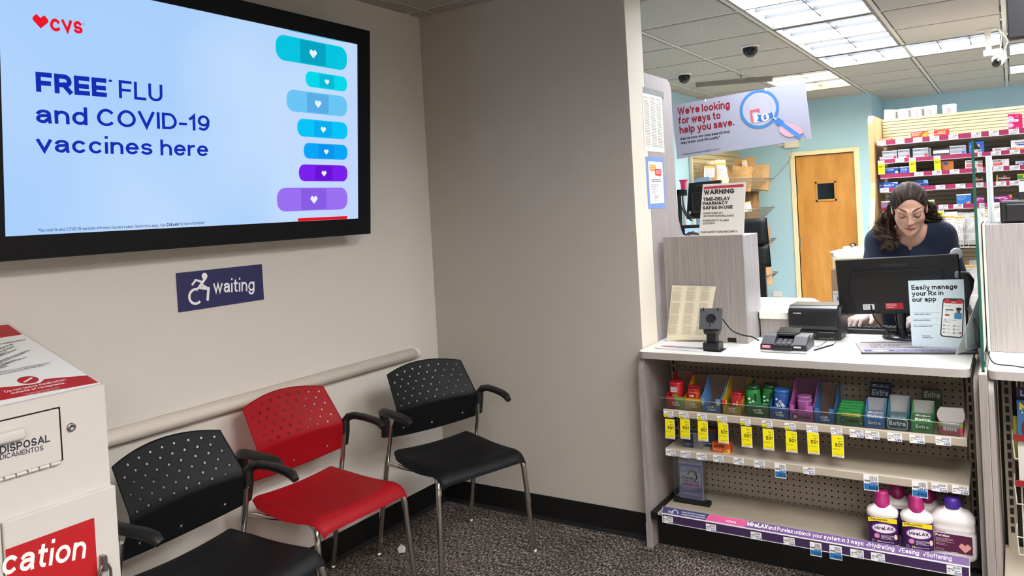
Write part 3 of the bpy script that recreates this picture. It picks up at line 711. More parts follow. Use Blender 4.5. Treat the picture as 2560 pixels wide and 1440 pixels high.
for (x0_, y0_, x1_, y1_, s_) in ((0, 863, 66, 851, 'ceptados'), (0, 875, 34, 862, 'illegal drugs'), (0, 883, 38, 868, 'drogas ilegales'), (0, 891, 20, 880, 'objects of'), (0, 893, 44, 876, 'objetos punzantes'), (0, 906, 76, 878, 'aerosols, lotions, batteries'), (0, 911, 64, 884, 'aerosoles, lociones'), (0, 916, 68, 896, 'needles, inhalers'), (0, 922, 40, 902, 'inhaladores'), (0, 924, 22, 918, 'metals'), (0, 934, 126, 910, 'mercury-containing devices'), (0, 940, 112, 916, 'termometros de mercurio')):
    p.textpx(s_, (x0_, y0_), (x1_, y1_), 3.2, ink, .15)
p.into('top_label', bx)
# ================================================================== service counter and the shelving under it
CZ, CF = .851, 3.07          # worktop height, front edge
CX0, CX1 = -1.385, -.146
M_TOP = streak('white worktop', '#e6e3dc', '#f3f1ea', (60, 60, 60), .35, .3, .7)
M_EDGE = mat('#aaa5a1', .45)
def rounded_top(mb, x0, x1, y0, y1, z0, z1, r, m, me):
    pts = []
    for cx, cy, a in ((x1 - r, y0 + r, -90), (x1, y1, 0), (x0, y1, 0), (x0 + r, y0 + r, 180)):
        pts += _arc(cx, cy, r, r, a, a + 90, 8) if cy < y1 else [(cx, cy)]
    n = len(pts); V = [(a_, b_, z0) for a_, b_ in pts] + [(a_, b_, z1) for a_, b_ in pts]
    mb.add(V, [tuple(range(2 * n - 1, n - 1, -1))[::-1]], m); mb.add(V, [tuple(range(n))[::-1]], me)
    mb.add(V, [(j, (j + 1) % n, n + (j + 1) % n, n + j) for j in range(n)], me); return mb
ct = thing('service_counter', 'pale pharmacy counter with white top above the gum shelves', 'counter', ((CX0 + CX1) / 2, 3.5, 0))
obj('worktop', rounded_top(MB(), CX0, CX1, CF, 3.96, CZ - .029, CZ, .03, M_TOP, M_EDGE), ct)
# left side panel with rounded upper front corner
def side_panel(x0, x1, yf, yb, zt, r, m=M_LAM, me=M_LAMD):
    pts = [(yb, 0), (yf, 0)] + [(yf + r - r * math.cos(math.radians(t)), zt - r + r * math.sin(math.radians(t))) for t in range(0, 91, 10)] + [(yb, zt)]
    return MB().prism(pts, x0, x1, m, 'X')
obj('side_panel', side_panel(-1.384, -1.360, CF, 3.95, CZ - .03, .055), ct)
obj('edge_guard', MB().prism([(CF - .002, .0), (CF + .004, .0), (CF + .004, .105), (CF - .002, .105)], -1.3865, -1.3575, M_LAMD, 'X'), ct)
obj('edge_strip', MB().box(-1.384, -1.36, CF - .0015, CF + .001, .106, .765, M_LAMD), ct)
px0 = PX(2445, 939, Y=3.03).x; px1 = PX(2467, 939, Y=3.03).x
obj('divider_post', MB().box(px0, px1, 3.03, 3.95, 0, .846, M_LAM, .0015), ct)
obj('end_panel', side_panel(px0 - .017, px0 - .001, CF, 3.95, CZ - .03, .055), ct)
obj('end_panel', side_panel(px1 + .001, px1 + .017, CF, 3.95, CZ - .03, .055), ct)
obj('divider_fin', MB().box(px0 + .003, px1 - .003, 3.07, 3.95, .846, CZ + .001, M_CREAM, .001), ct)
obj('back_panel', MB().box(-1.36, px0 - .02, 3.44, 3.455, 0, CZ - .03, M_LAM), ct)

# gondola: pegboard, uprights, shelves
M_SHELF = mat('#b7ad9d', .5, name='shelf enamel', grain=.04, gscale=400); M_PEG = mat('#a59b8d', .6)
gd = thing('shelf_unit', 'beige pegboard shelving under the counter with gum and bottles', 'shelving', (-.75, 3.25, 0))
pegY = 3.40; gx0, gx1 = -1.335, -.185
pb = bmesh.new()
def pegboard(x0, x1, z0, z1, y, pitch=.0254, r=.0036):
    nx, nz = int((x1 - x0) / pitch), int((z1 - z0) / pitch); px_, pz_ = (x1 - x0) / nx, (z1 - z0) / nz; mb = MB()
    V = []; F = []; ring = [(-1, -1), (1, -1), (1, 1), (-1, 1)]
    gridi = {}
    def gv(i, j):
        if (i, j) not in gridi: gridi[(i, j)] = len(V); V.append((x0 + i * px_, y, z0 + j * pz_))
        return gridi[(i, j)]
    for i in range(nx):
        for j in range(nz):
            c = (x0 + (i + .5) * px_, z0 + (j + .5) * pz_); o = [gv(i, j), gv(i + 1, j), gv(i + 1, j + 1), gv(i, j + 1)]
            k = len(V); V += [(c[0] + r * math.cos(math.radians(a_)), y, c[1] + r * math.sin(math.radians(a_))) for a_ in range(-135, 225, 45)]
            for q in range(4):
                F.append((o[q], o[(q + 1) % 4], k + (2 * q + 2) % 8, k + 2 * q + 1)); F.append((o[q], k + 2 * q + 1, k + 2 * q))
    return mb.add(V, F, M_PEG)
obj('pegboard', pegboard(gx0, gx1, .10, .815, pegY), gd)
obj('back_sheet', MB().box(gx0, gx1, pegY + .012, pegY + .016, .1, .815, M_BLACK), gd)
obj('kick_plate', MB().box(-1.355, px0 - .02, 3.13, 3.14, 0, .115, M_BLACK), gd)
ux = PX(2430, 1100, Y=3.385).x
for x in (ux, -1.348):
    up = MB().box(x - .012, x + .012, 3.385, 3.40, .08, .815, M_PEG, .001); o = obj('upright', up, gd)
    sl = MB()
    for k in range(17): sl.box(x - .0045, x + .0045, 3.3835, 3.3848, .19 + k * .0365, .19 + k * .0365 + .024, M_BLACK)
    obj('slots', sl, o, kind='stuff')
obj('base_bracket', MB().box(-1.358, -1.325, 3.06, 3.40, .13, .165, M_BLACK, .003), gd)

def tag_print(p, u0, v0, w, h, price, seed, yellow=None, strip=None):
    p.rect(u0, v0, u0 + w, v0 + h, '#f3f3f4')
    p.bars(u0 + w * .42, v0 + h * .08, u0 + w * .92, v0 + h * .36, 13, '#33343c', seed)
    p.greek(u0 + w * .06, v0 + h * .34, u0 + w * .5, v0 + h * .5, 1, '#55586a', .7, .2, seed)
    p.greek(u0 + w * .35, v0 + h * .5, u0 + w * .95, v0 + h * .6, 1, '#3a57b0', .8, .1, seed + 1)
    p.greek(u0 + w * .06, v0 + h * .55, u0 + w * .3, v0 + h * .85, 2, '#6d7080', .4, .3, seed + 2)
    if yellow: p.rect(u0, v0 + h * .5, u0 + w * .47, v0 + h, '#e8e01a'); p.text(yellow, u0 + w * .04, v0 + h * .94, h * .2, '#3c3a10', .16, width=w * .38)
    p.text(price, u0 + w * .52, v0 + h * .93, h * .26, '#1f3f93', .2, width=w * .44)
YEL = '#f2e600'
def shelf(zb, zt, yf, x0, x1, lipdep, name='shelf'):
    s_ = obj('shelf', MB().box(x0, x1, yf + .004, pegY - .002, zt - .012, zt, M_SHELF, .002), gd)
    obj('price_channel', MB().prism([(yf + .004, zt), (yf, zt - .004), (yf, zb + .003), (yf + .004, zb), (yf + .008, zb), (yf + .008, zt - .012)], x0, x1, M_SHELF, 'X'), s_)
    return s_
SA = shelf(.571, .603, 3.10, -1.292, -.166, .03); SB = shelf(.402, .435, 3.10, -1.292, -.166, .03)
SBOT = obj('shelf', MB().box(-1.325, -.174, 3.058, pegY - .002, .153, .165, M_SHELF, .002), gd)
peg2 = MB()
for r_ in range(2):
    for k in range(80):
        for y_ in (3.075, 3.362): peg2.lathe([(.0035, 0), (0, .0004)], (-1.31 + k * .0142, y_ + r_ * .014, .165), M_BLACK, 6) if (y_ > 3.1 or r_ == 0) else None
obj('shelf_perforation', peg2, SBOT, kind='stuff')
def price_label(par, y, xl, yt, w, h, price, seed, yellow=None, tall=None, code=None, lean=0):
    """label whose upper left corner is seen at pixel (xl, yt) on the plane of depth y"""
    a_ = PX(xl, yt, Y=y); W_, H_ = w, h
    mb = MB().box(a_.x, a_.x + W_, y - .0012, y - .0002, a_.z - H_, a_.z, M_WHITE)
    p = Print((a_.x, y - .0012, a_.z), (1, 0, 0), (0, 0, -1), .0001)
    tag_print(p, 0, 0, W_, H_, price, seed, yellow)
    if code: p.rect(0, H_ * .56, W_, H_, '#f3f3f4'); p.rrect(.001, H_ * .57, W_ - .001, H_ - .003, .003, '#1f76b8'); p.text(code, W_ * .36, H_ * .9, H_ * .2, '#0d2440', .2, width=W_ * .6); p.text(price, W_ * .5, H_ * .52, H_ * .13, '#1f3f93', .2, width=W_ * .46); 
    mb.add(p.mb.v, [], M_WHITE); k = len(mb.v) - len(p.mb.v)
    for f_, mi_ in zip(p.mb.f, p.mb.m): mb.f.append(tuple(q + k for q in f_)); mb.m.append(mb.mi(p.mb.mats[mi_])); mb.smooth.append(False)
    return obj('price_label', mb, par)
def sale_tag(par, y, xl, yt, w, h, seed, big='50', l1='Buy 1', l2='get 1', lean=.05, foot=True):
    a_ = PX(xl, yt, Y=y); mb = MB(); p = Print((0, 0, 0), (1, 0, 0), (0, 0, -1), .0011)
    mb.box(0, w, 0, .001, -h, 0, M_WHITE); p.rect(.0012, 0, w - .0012, h * (.91 if foot else .95), YEL)
    if l1: p.text(l1, w * .52, h * .16, h * .062, '#3c3a10', .17, width=w * .36); p.text(l2, w * .56, h * .29, h * .062, '#3c3a10', .17, width=w * .32)
    p.text(big, w * .3, h * .51, h * .17, '#26240a', .2, width=w * .45); p.text('%', w * .78, h * .42, h * .07, '#26240a', .2, width=w * .15); p.text('off', w * .8, h * .5, h * .04, '#26240a', .2, width=w * .13)
    p.greek(w * .08, h * .6, w * .8, h * .68, 2, '#6f6a14', .3, .3, seed); p.greek(w * .25, h * .84, w * .9, h * .87, 1, '#6f6a14', .5, .1, seed)
    if foot: p.text('Good thru 10/17', w * .08, h * .975, h * .035, '#8a2030', .2, width=w * .84)
    k = len(mb.v); mb.v += [tuple(q) for q in p.mb.v]
    for f_, mi_ in zip(p.mb.f, p.mb.m): mb.f.append(tuple(q + k for q in f_)); mb.m.append(mb.mi(p.mb.mats[mi_])); mb.smooth.append(False)
    mb.xf(Matrix.Translation((a_.x, y - .002, a_.z)) @ Matrix.Rotation(-lean, 4, 'X') @ Matrix.Rotation(0, 4, 'Y'))
    return obj('sale_tag', mb, par)
P3 = 1 / 5.12
for i, (x, y, pr_, hy) in enumerate(((205, 648, '5.79', 755), (397, 660, '5.79', 755), (625, 683, '5.79', 780), (882, 712, '5.79', 805), (1180, 745, '5.79', 850), (1455, 770, '5.79', 880), (1748, 800, '5.79', 908), (2025, 832, '5.49', 925), (2335, 858, '5.49', 960))):
    price_label(SA, 3.10, 1620 + x * P3, 900 + y * P3, .041, .027, pr_, i, '79.99' if i < 7 else None)
    sale_tag(SA, 3.096, 1620 + (x + 12) * P3, 900 + hy * P3 - 1, .043, .083, i)
for i, (x, y, pr_) in enumerate(((325, 880, '4.29'), (525, 900, '1.89'), (810, 925, '1.89'), (1092, 950, '1.89'), (1425, 975, '1.89'))):
    price_label(SA, 3.10, 2060 + x * P3, 900 + y * P3, .048, .03, pr_, 20 + i)
P4 = 1 / 4.236
for i, (x, y, pr_) in enumerate(((275, 92, '5.99'), (430, 112, '7.29'), (598, 135, '6.29'), (776, 155, '9.79'), (990, 182, '13.49'), (1208, 212, '9.59'), (1728, 280, '18.79'))):
    price_label(SB, 3.10, 1600 + x * P4, 1100 + y * P4, .042, .028, pr_, 30 + i)
price_label(SB, 3.10, 1600 + 1425 * P4, 1100 + 240 * P4, .043, .058, '16.79', 40, code='E70')
P5 = 1 / 4.5
for i, (x, y, pr_, cd_) in enumerate(((443, 290, '29.99', 'E89'), (987, 360, '23.49', 'P65'))):
    price_label(SB, 3.10, 2060 + x * P5, 1120 + y * P5, .050, .06, pr_, 50 + i, code=cd_)
for i, (x, y, pr_) in enumerate(((1208, 388, '2.29'), (1440, 415, '2.69'))): price_label(SB, 3.10, 2060 + x * P5, 1120 + y * P5, .05, .029, pr_, 55 + i)
# clear front guard of the gum shelf
M_ACR = glass_mat('clear acrylic', '#f4f6f6', .05, .03)
obj('front_guard', MB().box(-1.305, -.185, 3.108, 3.110, .603, .648, M_ACR), SA)
obj('guard_edge', MB().box(-1.305, -.185, 3.1075, 3.1105, .648, .6488, mat('#c9cfce', .3)), SA)
# bottom shelf: printed banner on a sloping rail, label strip below
PUR, PURD = '#6a4a86', '#3f2a55'
a0, a1 = PX(1654, 1287, Y=3.05), PX(2425, 1418, Y=3.05); a0.z = a1.z = .168
bt = PX(1661, 1269, Y=3.06); bslope = Vector((0, .02, .024)).normalized()
rail_o = obj('price_rail', MB().prism([(3.05, .165), (3.05, .168), (3.068, .192), (3.070, .19), (3.055, .165), (3.055, .128), (3.053, .128), (3.053, .165)], a0.x, a1.x, mat('#eceaf0', .4), 'X'), SBOT)
p = Print((a0.x, 3.0505, .1695), (1, 0, 0), (0, -.018, -.024), .0006)
Wb = a1.x - a0.x; up_ = -.028
p.rect(.002, up_, .205, -.001, '#3b3f6b'); p.poly([(.205, up_), (.365, up_), (.353, -.001), (.19, -.001)], '#d2568f'); p.poly([(.365, up_), (Wb - .001, up_), (Wb - .001, -.001), (.353, -.001)], PUR)
p.ring(.058, -.008, .013, .003, '#cfd6ea', -180, 0); p.text('PlanB', .028, -.008, .007, '#dfe3f2', .16); p.text('One-Step', .028, -.003, .004, '#dfe3f2', .16)
p.text('The No.1 OB-GYN recommended', .088, -.015, .006, '#e4e6f2', .16, width=.1); p.text('emergency contraceptive brand', .088, -.006, .006, '#e4e6f2', .16, width=.1); p.text('Aftera', .275, -.008, .010, '#f7e4ee', .16)
xx = (PX(1868, 1319, Y=3.06).x - a0.x)
p.text('MiraLAX', xx, -.0085, .0165, '#f6f2fa', .25, width=PX(1919, 1329, Y=3.06).x - a0.x - xx, italic=.2)
xx = PX(1922, 1329, Y=3.06).x - a0.x
p.text('and Purelax unblock your system in 3 ways:', xx, -.0085, .0155, '#f6f2fa', .15, width=PX(2160, 1366, Y=3.06).x - a0.x - xx)
for w_, xa_, xb_ in (('\u2713Hydrating', 2167, 2237), ('\u2713Easing', 2247, 2298), ('\u2713Softening', 2308, 2379)):
    A1 = PX(xa_, 1375, Y=3.06).x - a0.x; p.text(w_, A1, -.0085, .0155, '#f6f2fa', .15, width=PX(xb_, 1390, Y=3.06).x - a0.x - A1)
p.into('shelf_banner', rail_o)
obj('label_strip', MB().box(a0.x + .004, a1.x - .004, 3.0518, 3.0528, .132, .164, mat(PURD, .4)), rail_o)
for i, (x, y, pr_) in enumerate(((248, 800, '48.99'), (698, 882, '34.99'), (1172, 965, '15.49'), (1518, 1022, '19.49'))):
    price_label(SBOT, 3.0515, 1600 + x * P4, 1100 + y * P4, .042, .030, pr_, 60 + i)
price_label(SBOT, 3.0515, 1600 + 1798 * P4, 1100 + 1075 * P4, .042, .052, '12.49', 64, code='D106'); price_label(SBOT, 3.0515, 1600 + 2004 * P4, 1100 + 1108 * P4, .044, .052, '13.99', 65, code='D106')
for i, (x, y, pr_) in enumerate(((295, 1130, '26.99'), (528, 1168, '30.79'), (1378, 1310, '30.49'))): price_label(SBOT, 3.0515, 2060 + x * P5, 1120 + y * P5, .046, .031, pr_, 66 + i)

# ---------------------------------------------------------------- what stands on those shelves
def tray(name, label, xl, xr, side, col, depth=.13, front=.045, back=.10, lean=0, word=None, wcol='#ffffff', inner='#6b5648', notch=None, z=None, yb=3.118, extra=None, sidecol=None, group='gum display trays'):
    """open display carton: side cheeks rising to a tall back, low front lip; xl, xr pixels of the front face"""
    z = .6035 if z is None else z
    back *= 1.22; front *= 1.05
    ym = yb + .004; x0, x1 = PX(xl, side, Y=ym).x, PX(xr, side, Y=ym).x
    t = thing(name, label, 'display tray', ((x0 + x1) / 2, yb + depth / 2, z), group)
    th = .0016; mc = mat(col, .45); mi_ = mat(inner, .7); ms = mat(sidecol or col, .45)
    pts = [(yb, z), (yb, z + front)] + [(yb + depth * .35, z + front + (back - front) * .25), (yb + depth * .8, z + back), (yb + depth, z + back), (yb + depth, z)]
    obj('side', MB().prism(pts, x0, x0 + th, ms, 'X'), t); obj('side', MB().prism(pts, x1 - th, x1, ms, 'X'), t)
    obj('back_card', MB().box(x0 + th, x1 - th, yb + depth - th, yb + depth, z, z + back, mi_), t)
    obj('bottom', MB().box(x0 + th, x1 - th, yb + th, yb + depth - th, z, z + th, mi_), t)
    w = x1 - x0
    if notch:
        a_, b_, d_ = notch; f = front
        fp = [(x0, z), (x1, z), (x1, z + f)] + [(x0 + w * b_, z + f), (x0 + w * b_, z + f * d_), (x0 + w * a_, z + f * d_), (x0 + w * a_, z + f), (x0, z + f)]
        fb = MB().prism(fp, yb, yb + th, mc, 'Y')
    else: fb = MB().box(x0, x1, yb, yb + th, z, z + front, mc)
    fo = obj('front', fb, t)
    p = Print((x0, yb, z + front), (1, 0, 0), (0, 0, -1), .0003)
    if extra: extra(p, w, front)
    if word: wd = text_shape(word, .22)[2]; sz = min(.014, w * .8 / wd); p.text(word, w * .5 - wd * sz / 2, front * .93 - .004, sz, wcol, .22, italic=.12)
    p.into('printing', fo); return t, (x0, x1, z)
def cubes(p, w, h, ca='#f4f6f8'):
    y = h * .55
    p.text('ICE', w * .3, y + .001, .0075, ca, .26, italic=.2); p.text('CUBES', w * .32, y + .011, .0085, ca, .26, italic=.2, width=w * .42); p.poly([(w * .52, y - .006), (w * .62, y - .009), (w * .68, y - .003), (w * .6, y + .001)], '#ffffff')
def bottle(name, label, x, y, z, r, h, col, cap, tilt=0, lab=None, group='gum bottles in the display trays', cat='gum bottle', lz=0):
    r, h, tilt = r * 1.14, h * 1.2, tilt * .6
    t = thing(name, label, cat, (x, y, z), group)
    X_ = Matrix.Translation((x, y, z)) @ Matrix.Rotation(tilt, 4, 'Y') @ Matrix.Rotation(lz, 4, 'X')
    obj('body', MB().lathe([(r * .9, 0), (r, .004), (r, h * .82), (r * .92, h * .88)], (0, 0, 0), mat(col, .4), 20, power=3.2).xf(X_), t)
    obj('lid', MB().lathe([(r * .98, h * .88), (r * 1.02, h * .9), (r * 1.02, h * .985), (r * .9, h)], (0, 0, 0), mat(cap, .4), 20, power=3.2).xf(X_), t)
    p = Print(X_ @ Vector((-r * .75, -r * .995, h * .8)), X_.to_3x3() @ Vector((1, 0, 0)), X_.to_3x3() @ Vector((0, 0, -1)), .0006)
    if lab: lab(p, r * 1.5, h * .75)
    p.into('label_print', t); return t
def lab_cubes(fr='#7ab648'):
    def f(p, w, h):
        p.ell(w * .6, h * .25, w * .22, w * .16, fr); p.ell(w * .22, h * .3, w * .13, w * .11, '#eef2f4'); p.ell(w * .3, h * .48, w * .12, w * .1, '#eef2f4'); p.ell(w * .62, h * .42, w * .13, w * .11, '#e4eaee'); p.ell(w * .85, h * .6, w * .12, w * .1, '#eef2f4'); p.rect(w * .78, h * .06, w, h * .4, '#12301c')
        p.text('ICE', w * .18, h * .7, .008, '#f4f6f8', .25); p.text('CUBES', w * .18, h * .86, .009, '#f4f6f8', .25, width=w * .6)
    return f
tray('gum_tray', 'red and green gum tray at the left end of the gum shelf', 1666, 1710, 985, '#b8232a', .14, .05, .11, extra=lambda p, w, h: (p.poly([(w * .45, 0), (w, 0), (w, h), (w * .6, h)], '#6f9a35'), cubes(p, w, h)))
bottle('gum_bottle', 'red and green gum bottle with barcode in the leftmost tray', PX(1690, 960, Y=3.16).x, 3.165, .6055, .024, .088, '#b5202c', '#c02030', 0, lambda p, w, h: (p.rect(w * .1, 0, w * .8, h * .25, '#e7e2ea'), p.bars(w * .15, h * .03, w * .75, h * .22, 16, '#4a4658'), p.ell(w * .55, h * .5, w * .35, h * .16, '#6f9a35'), p.ell(w * .3, h * .6, w * .12, h * .06, '#eef2f4'), p.ell(w * .75, h * .62, w * .1, h * .05, '#eef2f4')))
tray('gum_tray', 'yellow gum tray second from the left on the gum shelf', 1711, 1752, 990, '#c9a21e', .14, .048, .10, extra=cubes)
for k, dy in enumerate((0, .05)):
    bottle('gum_bottle', ('front' if not k else 'rear') + ' red lidded gum bottle in the yellow second tray', PX(1734, 965, Y=3.15 + dy).x, 3.150 + dy, .6055, .021, .072, '#c7501f', '#a51f26', 0, lambda p, w, h: (p.rect(0, 0, w, h * .35, '#a51f26'), p.text('ICE', w * .2, h * .25, .008, '#e8ecf0', .25)))
tray('gum_tray', 'pale blue empty gum tray with notched front', 1752, 1802, 1005, '#5b8fc9', .14, .054, .105, notch=(.22, .76, .5), extra=lambda p, w, h: (p.rect(w * .04, h * .25, w * .18, h * .5, '#e9dc7a'), p.rect(w * .8, h * .25, w * .95, h * .5, '#e9dc7a'), cubes(p, w, h * 1.25)))
tray('gum_tray', 'yellow gum tray with notched front holding a red pack', 1806, 1855, 1010, '#d0ad2c', .14, .054, .105, notch=(.25, .74, .55), extra=lambda p, w, h: (p.rect(0, 0, w * .18, h * .35, '#c03028'), p.rect(w * .8, 0, w, h * .35, '#c03028'), cubes(p, w, h * 1.2)))
bottle('gum_bottle', 'red gum pack leaning in the notched yellow tray', PX(1838, 990, Y=3.16).x, 3.165, .6055, .021, .07, '#b0242c', '#8f1d24', .25, lambda p, w, h: p.text('ICE', w * .2, h * .6, .009, '#eef2f4', .25))
tray('gum_tray', 'green gum tray holding two green bottles', 1866, 1922, 1015, '#2a6a3f', .14, .05, .10, extra=cubes)
bottle('gum_bottle', 'front green gum bottle with black top panel in the green tray', PX(1885, 980, Y=3.15).x, 3.150, .6055, .023, .098, '#1f8a3c', '#173c22', -.06, lab_cubes('#2a6a3f'))
bottle('gum_bottle', 'rear green gum bottle leaning right in the green tray', PX(1912, 975, Y=3.19).x, 3.195, .6055, .022, .098, '#1c6f33', '#14301c', .3, lab_cubes('#2a6a3f'))
tray('gum_tray', 'dark blue gum tray left of the pink tray', 1924, 1972, 1020, '#2f63a5', .14, .045, .10, extra=cubes)
bottle('gum_bottle', 'blue gum pack with big white lettering leaning in the dark blue tray', PX(1949, 985, Y=3.16).x, 3.165, .6055, .024, .09, '#1d4f97', '#2a62ad', .12, lambda p, w, h: (p.text('ICE', w * .1, h * .45, .012, '#f4f6f8', .26, italic=.3, slope=.9), p.text('CUBES', w * .35, h * .3, .013, '#f4f6f8', .26, slope=.9, width=.04), p.ell(w * .2, h * .2, w * .1, w * .09, '#e8eef4'), p.ell(w * .85, h * .8, w * .1, w * .09, '#e8eef4')))
tray('gum_tray', 'pink gum tray with high cheeks between two blue trays', 1975, 2034, 1030, '#b45ba6', .14, .058, .115, notch=(.2, .68, .62), extra=lambda p, w, h: (p.ring(w * .22, h * .75, .011, .004, '#1d2a55'), p.ell(w * .22, h * .75, .006, .006, '#e9e3f0'), p.text('rbit', w * .4, h * .86, .013, '#17151c', .24, width=w * .48)), inner='#5d3f58')
for k, dy in enumerate((.0, .045)):
    bottle('gum_bottle', ('front' if not k else 'rear') + ' round lidded purple gum tub in the pink tray', PX(2012, 1005, Y=3.16 + dy).x, 3.16 + dy, .6055, .023, .062 + .004 * k, '#93488c', '#a565a0', 0, None)
tray('gum_tray', 'empty blue gum tray with notched front right of the pink tray', 2036, 2086, 1030, '#3a6fae', .14, .054, .105, notch=(.24, .74, .45), extra=lambda p, w, h: cubes(p, w, h * 1.2))
def packs(name, label, xl, xr, side, yb, dep, z, h, col, n, word, wc='#f4f6f8', group='chewing gum packs', tcol=None):
    x0, x1 = PX(xl, side, Y=yb).x, PX(xr, side, Y=yb).x
    for k in range(n):
        y_ = yb + k * dep / n; zz = z + .0006 + (h - .0) * 0
        t = thing('gum_pack', label[k] if isinstance(label, (list, tuple)) else label, 'gum pack', ((x0 + x1) / 2, y_, zz), group)
        obj('wrapper', MB().box(x0 + .002, x1 - .002, y_ + .001, y_ + dep / n - .001, zz, zz + h * (1 + .12 * k), mat(col, .4), .002), t)
        p = Print((x0 + .002, y_ + .001, zz + h * (1 + .12 * k)), (1, 0, 0), (0, 0, -1), .0004); w = x1 - x0 - .004
        p.rect(w * .03, h * .02, w * .97, h * .3, tcol or col); p.text(word, w * .1, h * .24, h * .2, wc, .24, width=w * .8, italic=.15); p.into('printing', t)
tray('gum_tray', 'green mega pack gum carton with yellow stripe', 2091, 2157, 1045, '#2e7d42', .11, .046, .052, extra=lambda p, w, h: (p.rect(w * .22, h * .04, w * .92, h * .26, '#cfc21c'), p.text('MEGA PACK', w * .25, h * .21, .0062, '#23260e', .2, width=w * .45), p.ring(w * .26, h * .62, .0105, .004, '#16284a'), p.text('rbit', w * .42, h * .72, .0125, '#101312', .24, width=w * .42), p.ell(w * .94, h * .75, .003, .003, '#d8d23a')))
x0_, x1_ = PX(2093, 1040, Y=3.13).x, PX(2155, 1040, Y=3.13).x
for k in range(5):
    y_ = 3.122 + k * .02
    t = thing('gum_pack', ('first', 'second', 'third', 'fourth', 'fifth')[k] + ' pack from the front in the green mega pack carton', 'gum pack', ((x0_ + x1_) / 2, y_, .606), 'green packs in the mega pack carton')
    obj('wrapper', MB().box(x0_ + .002, x1_ - .002, y_, y_ + .018, .606, .653 + .006 * k, mat('#2f8a48', .4), .003), t)
    p = Print((x0_ + .002, y_, .653 + .006 * k), (1, 0, 0), (0, 1, .0), .0004); w = x1_ - x0_ - .004
    p.ell(w * .12, .009, .006, .005, '#d3c92a'); p.ring(w * .35, .009, .005, .002, '#1c2f55'); p.text('rbit', w * .45, .013, .008, '#132018', .2, width=w * .2); p.greek(w * .7, .006, w * .95, .012, 1, '#cfe3d2', .5, .1, k); p.into('printing', t)
def extra_word(c2, big=1):
    def f(p, w, h): p.rrect(w * .16, h * .3, w * .84, h * .78, .006, c2); p.text('Extra', w * .2, h * .66, .0135 * big, '#f6f8fa', .26, width=w * .6, italic=.1)
    return f
tray('gum_tray', 'bright blue gum tray with white flap, right of the green mega pack', 2160, 2212, 1050, '#2c86cf', .11, .036, .072, inner='#aeb2b8', extra=extra_word('#1d5fa3'))
packs('g', ['blue gum pack at the front of the bright blue tray', 'blue gum pack behind another in the bright blue tray'], 2163, 2210, 1040, 3.124, .05, .605, .046, '#7c8aa3', 2, 'Extra')
packs('g', ['dark navy gum pack stacked behind the bright blue tray', 'rearmost dark navy gum pack behind the bright blue tray'], 2172, 2226, 980, 3.245, .05, .605, .118, '#16283f', 2, 'Extra', '#8b97a6')
tray('gum_tray', 'teal gum tray with notched white back card', 2217, 2271, 1055, '#1f6f80', .11, .042, .085, inner='#b9bcc0', extra=lambda p, w, h: (p.rrect(w * .02, h * .04, w * .98, h * .92, .012, '#dfe9ec'), p.rrect(w * .06, h * .1, w * .94, h * .86, .01, '#1b5a6a'), p.text('Extra', w * .1, h * .62, .0165, '#f6f8fa', .26, width=w * .78)))
packs('g', ['slate teal gum pack lying in the teal tray'], 2222, 2268, 1030, 3.124, .06, .605, .05, '#4d6b78', 1, 'Extra', '#93a8b0')
tray('gum_tray', 'bright green gum tray with white flap second from the right end', 2277, 2333, 1060, '#2e9a4a', .11, .04, .075, inner='#b4b6b6', extra=extra_word('#1c6e33'))
packs('g', ['front spearmint green gum pack in the bright green tray', 'rear spearmint green gum pack in the bright green tray'], 2281, 2331, 1045, 3.124, .05, .605, .05, '#4c6b4a', 2, 'Extra')
packs('g', ['olive gum pack standing alone behind the bright green tray'], 2303, 2355, 985, 3.27, .03, .605, .118, '#3c4636', 1, 'Extra', '#8d978a')
tray('gum_tray', 'watermelon pink gum tray with bulging white flap at the right end', 2346, 2408, 1065, '#b34a5c', .11, .042, .06, inner='#b8b6b6', extra=lambda p, w, h: (p.poly([(0, 0), (w * .12, 0), (w * .3, h * .45), (0, h * .3)], '#7a9a3f'), p.poly([(w, 0), (w * .88, 0), (w * .72, h * .45), (w, h * .3)], '#7a9a3f'), p.poly([(w * .12, 0), (w * .88, 0), (w * .8, h * .45), (w * .22, h * .45)], '#b9b7b7'), p.text('Extra', w * .2, h * .65, .0135, '#f6f8fa', .26, width=w * .54)))
q0, q1 = PX(2343, 1040, Y=3.14), PX(2413, 1040, Y=3.14)
fx = (q0.x + q1.x) / 2; fw = (q1.x - q0.x) / 2
solo('carton_flap', MB().prism([(fx + fw * a_, .648 + .052 * b_) for a_, b_ in ((-.8, 0), (.8, 0), (.98, .3), (1, .6), (.9, 1), (-.72, 1), (-.9, .8), (-1, .5), (-.95, .25))], 3.125, 3.127, mat('#aeacac', .7), 'Y'), 'plain white cardboard flap standing in the watermelon pink tray', 'flap')

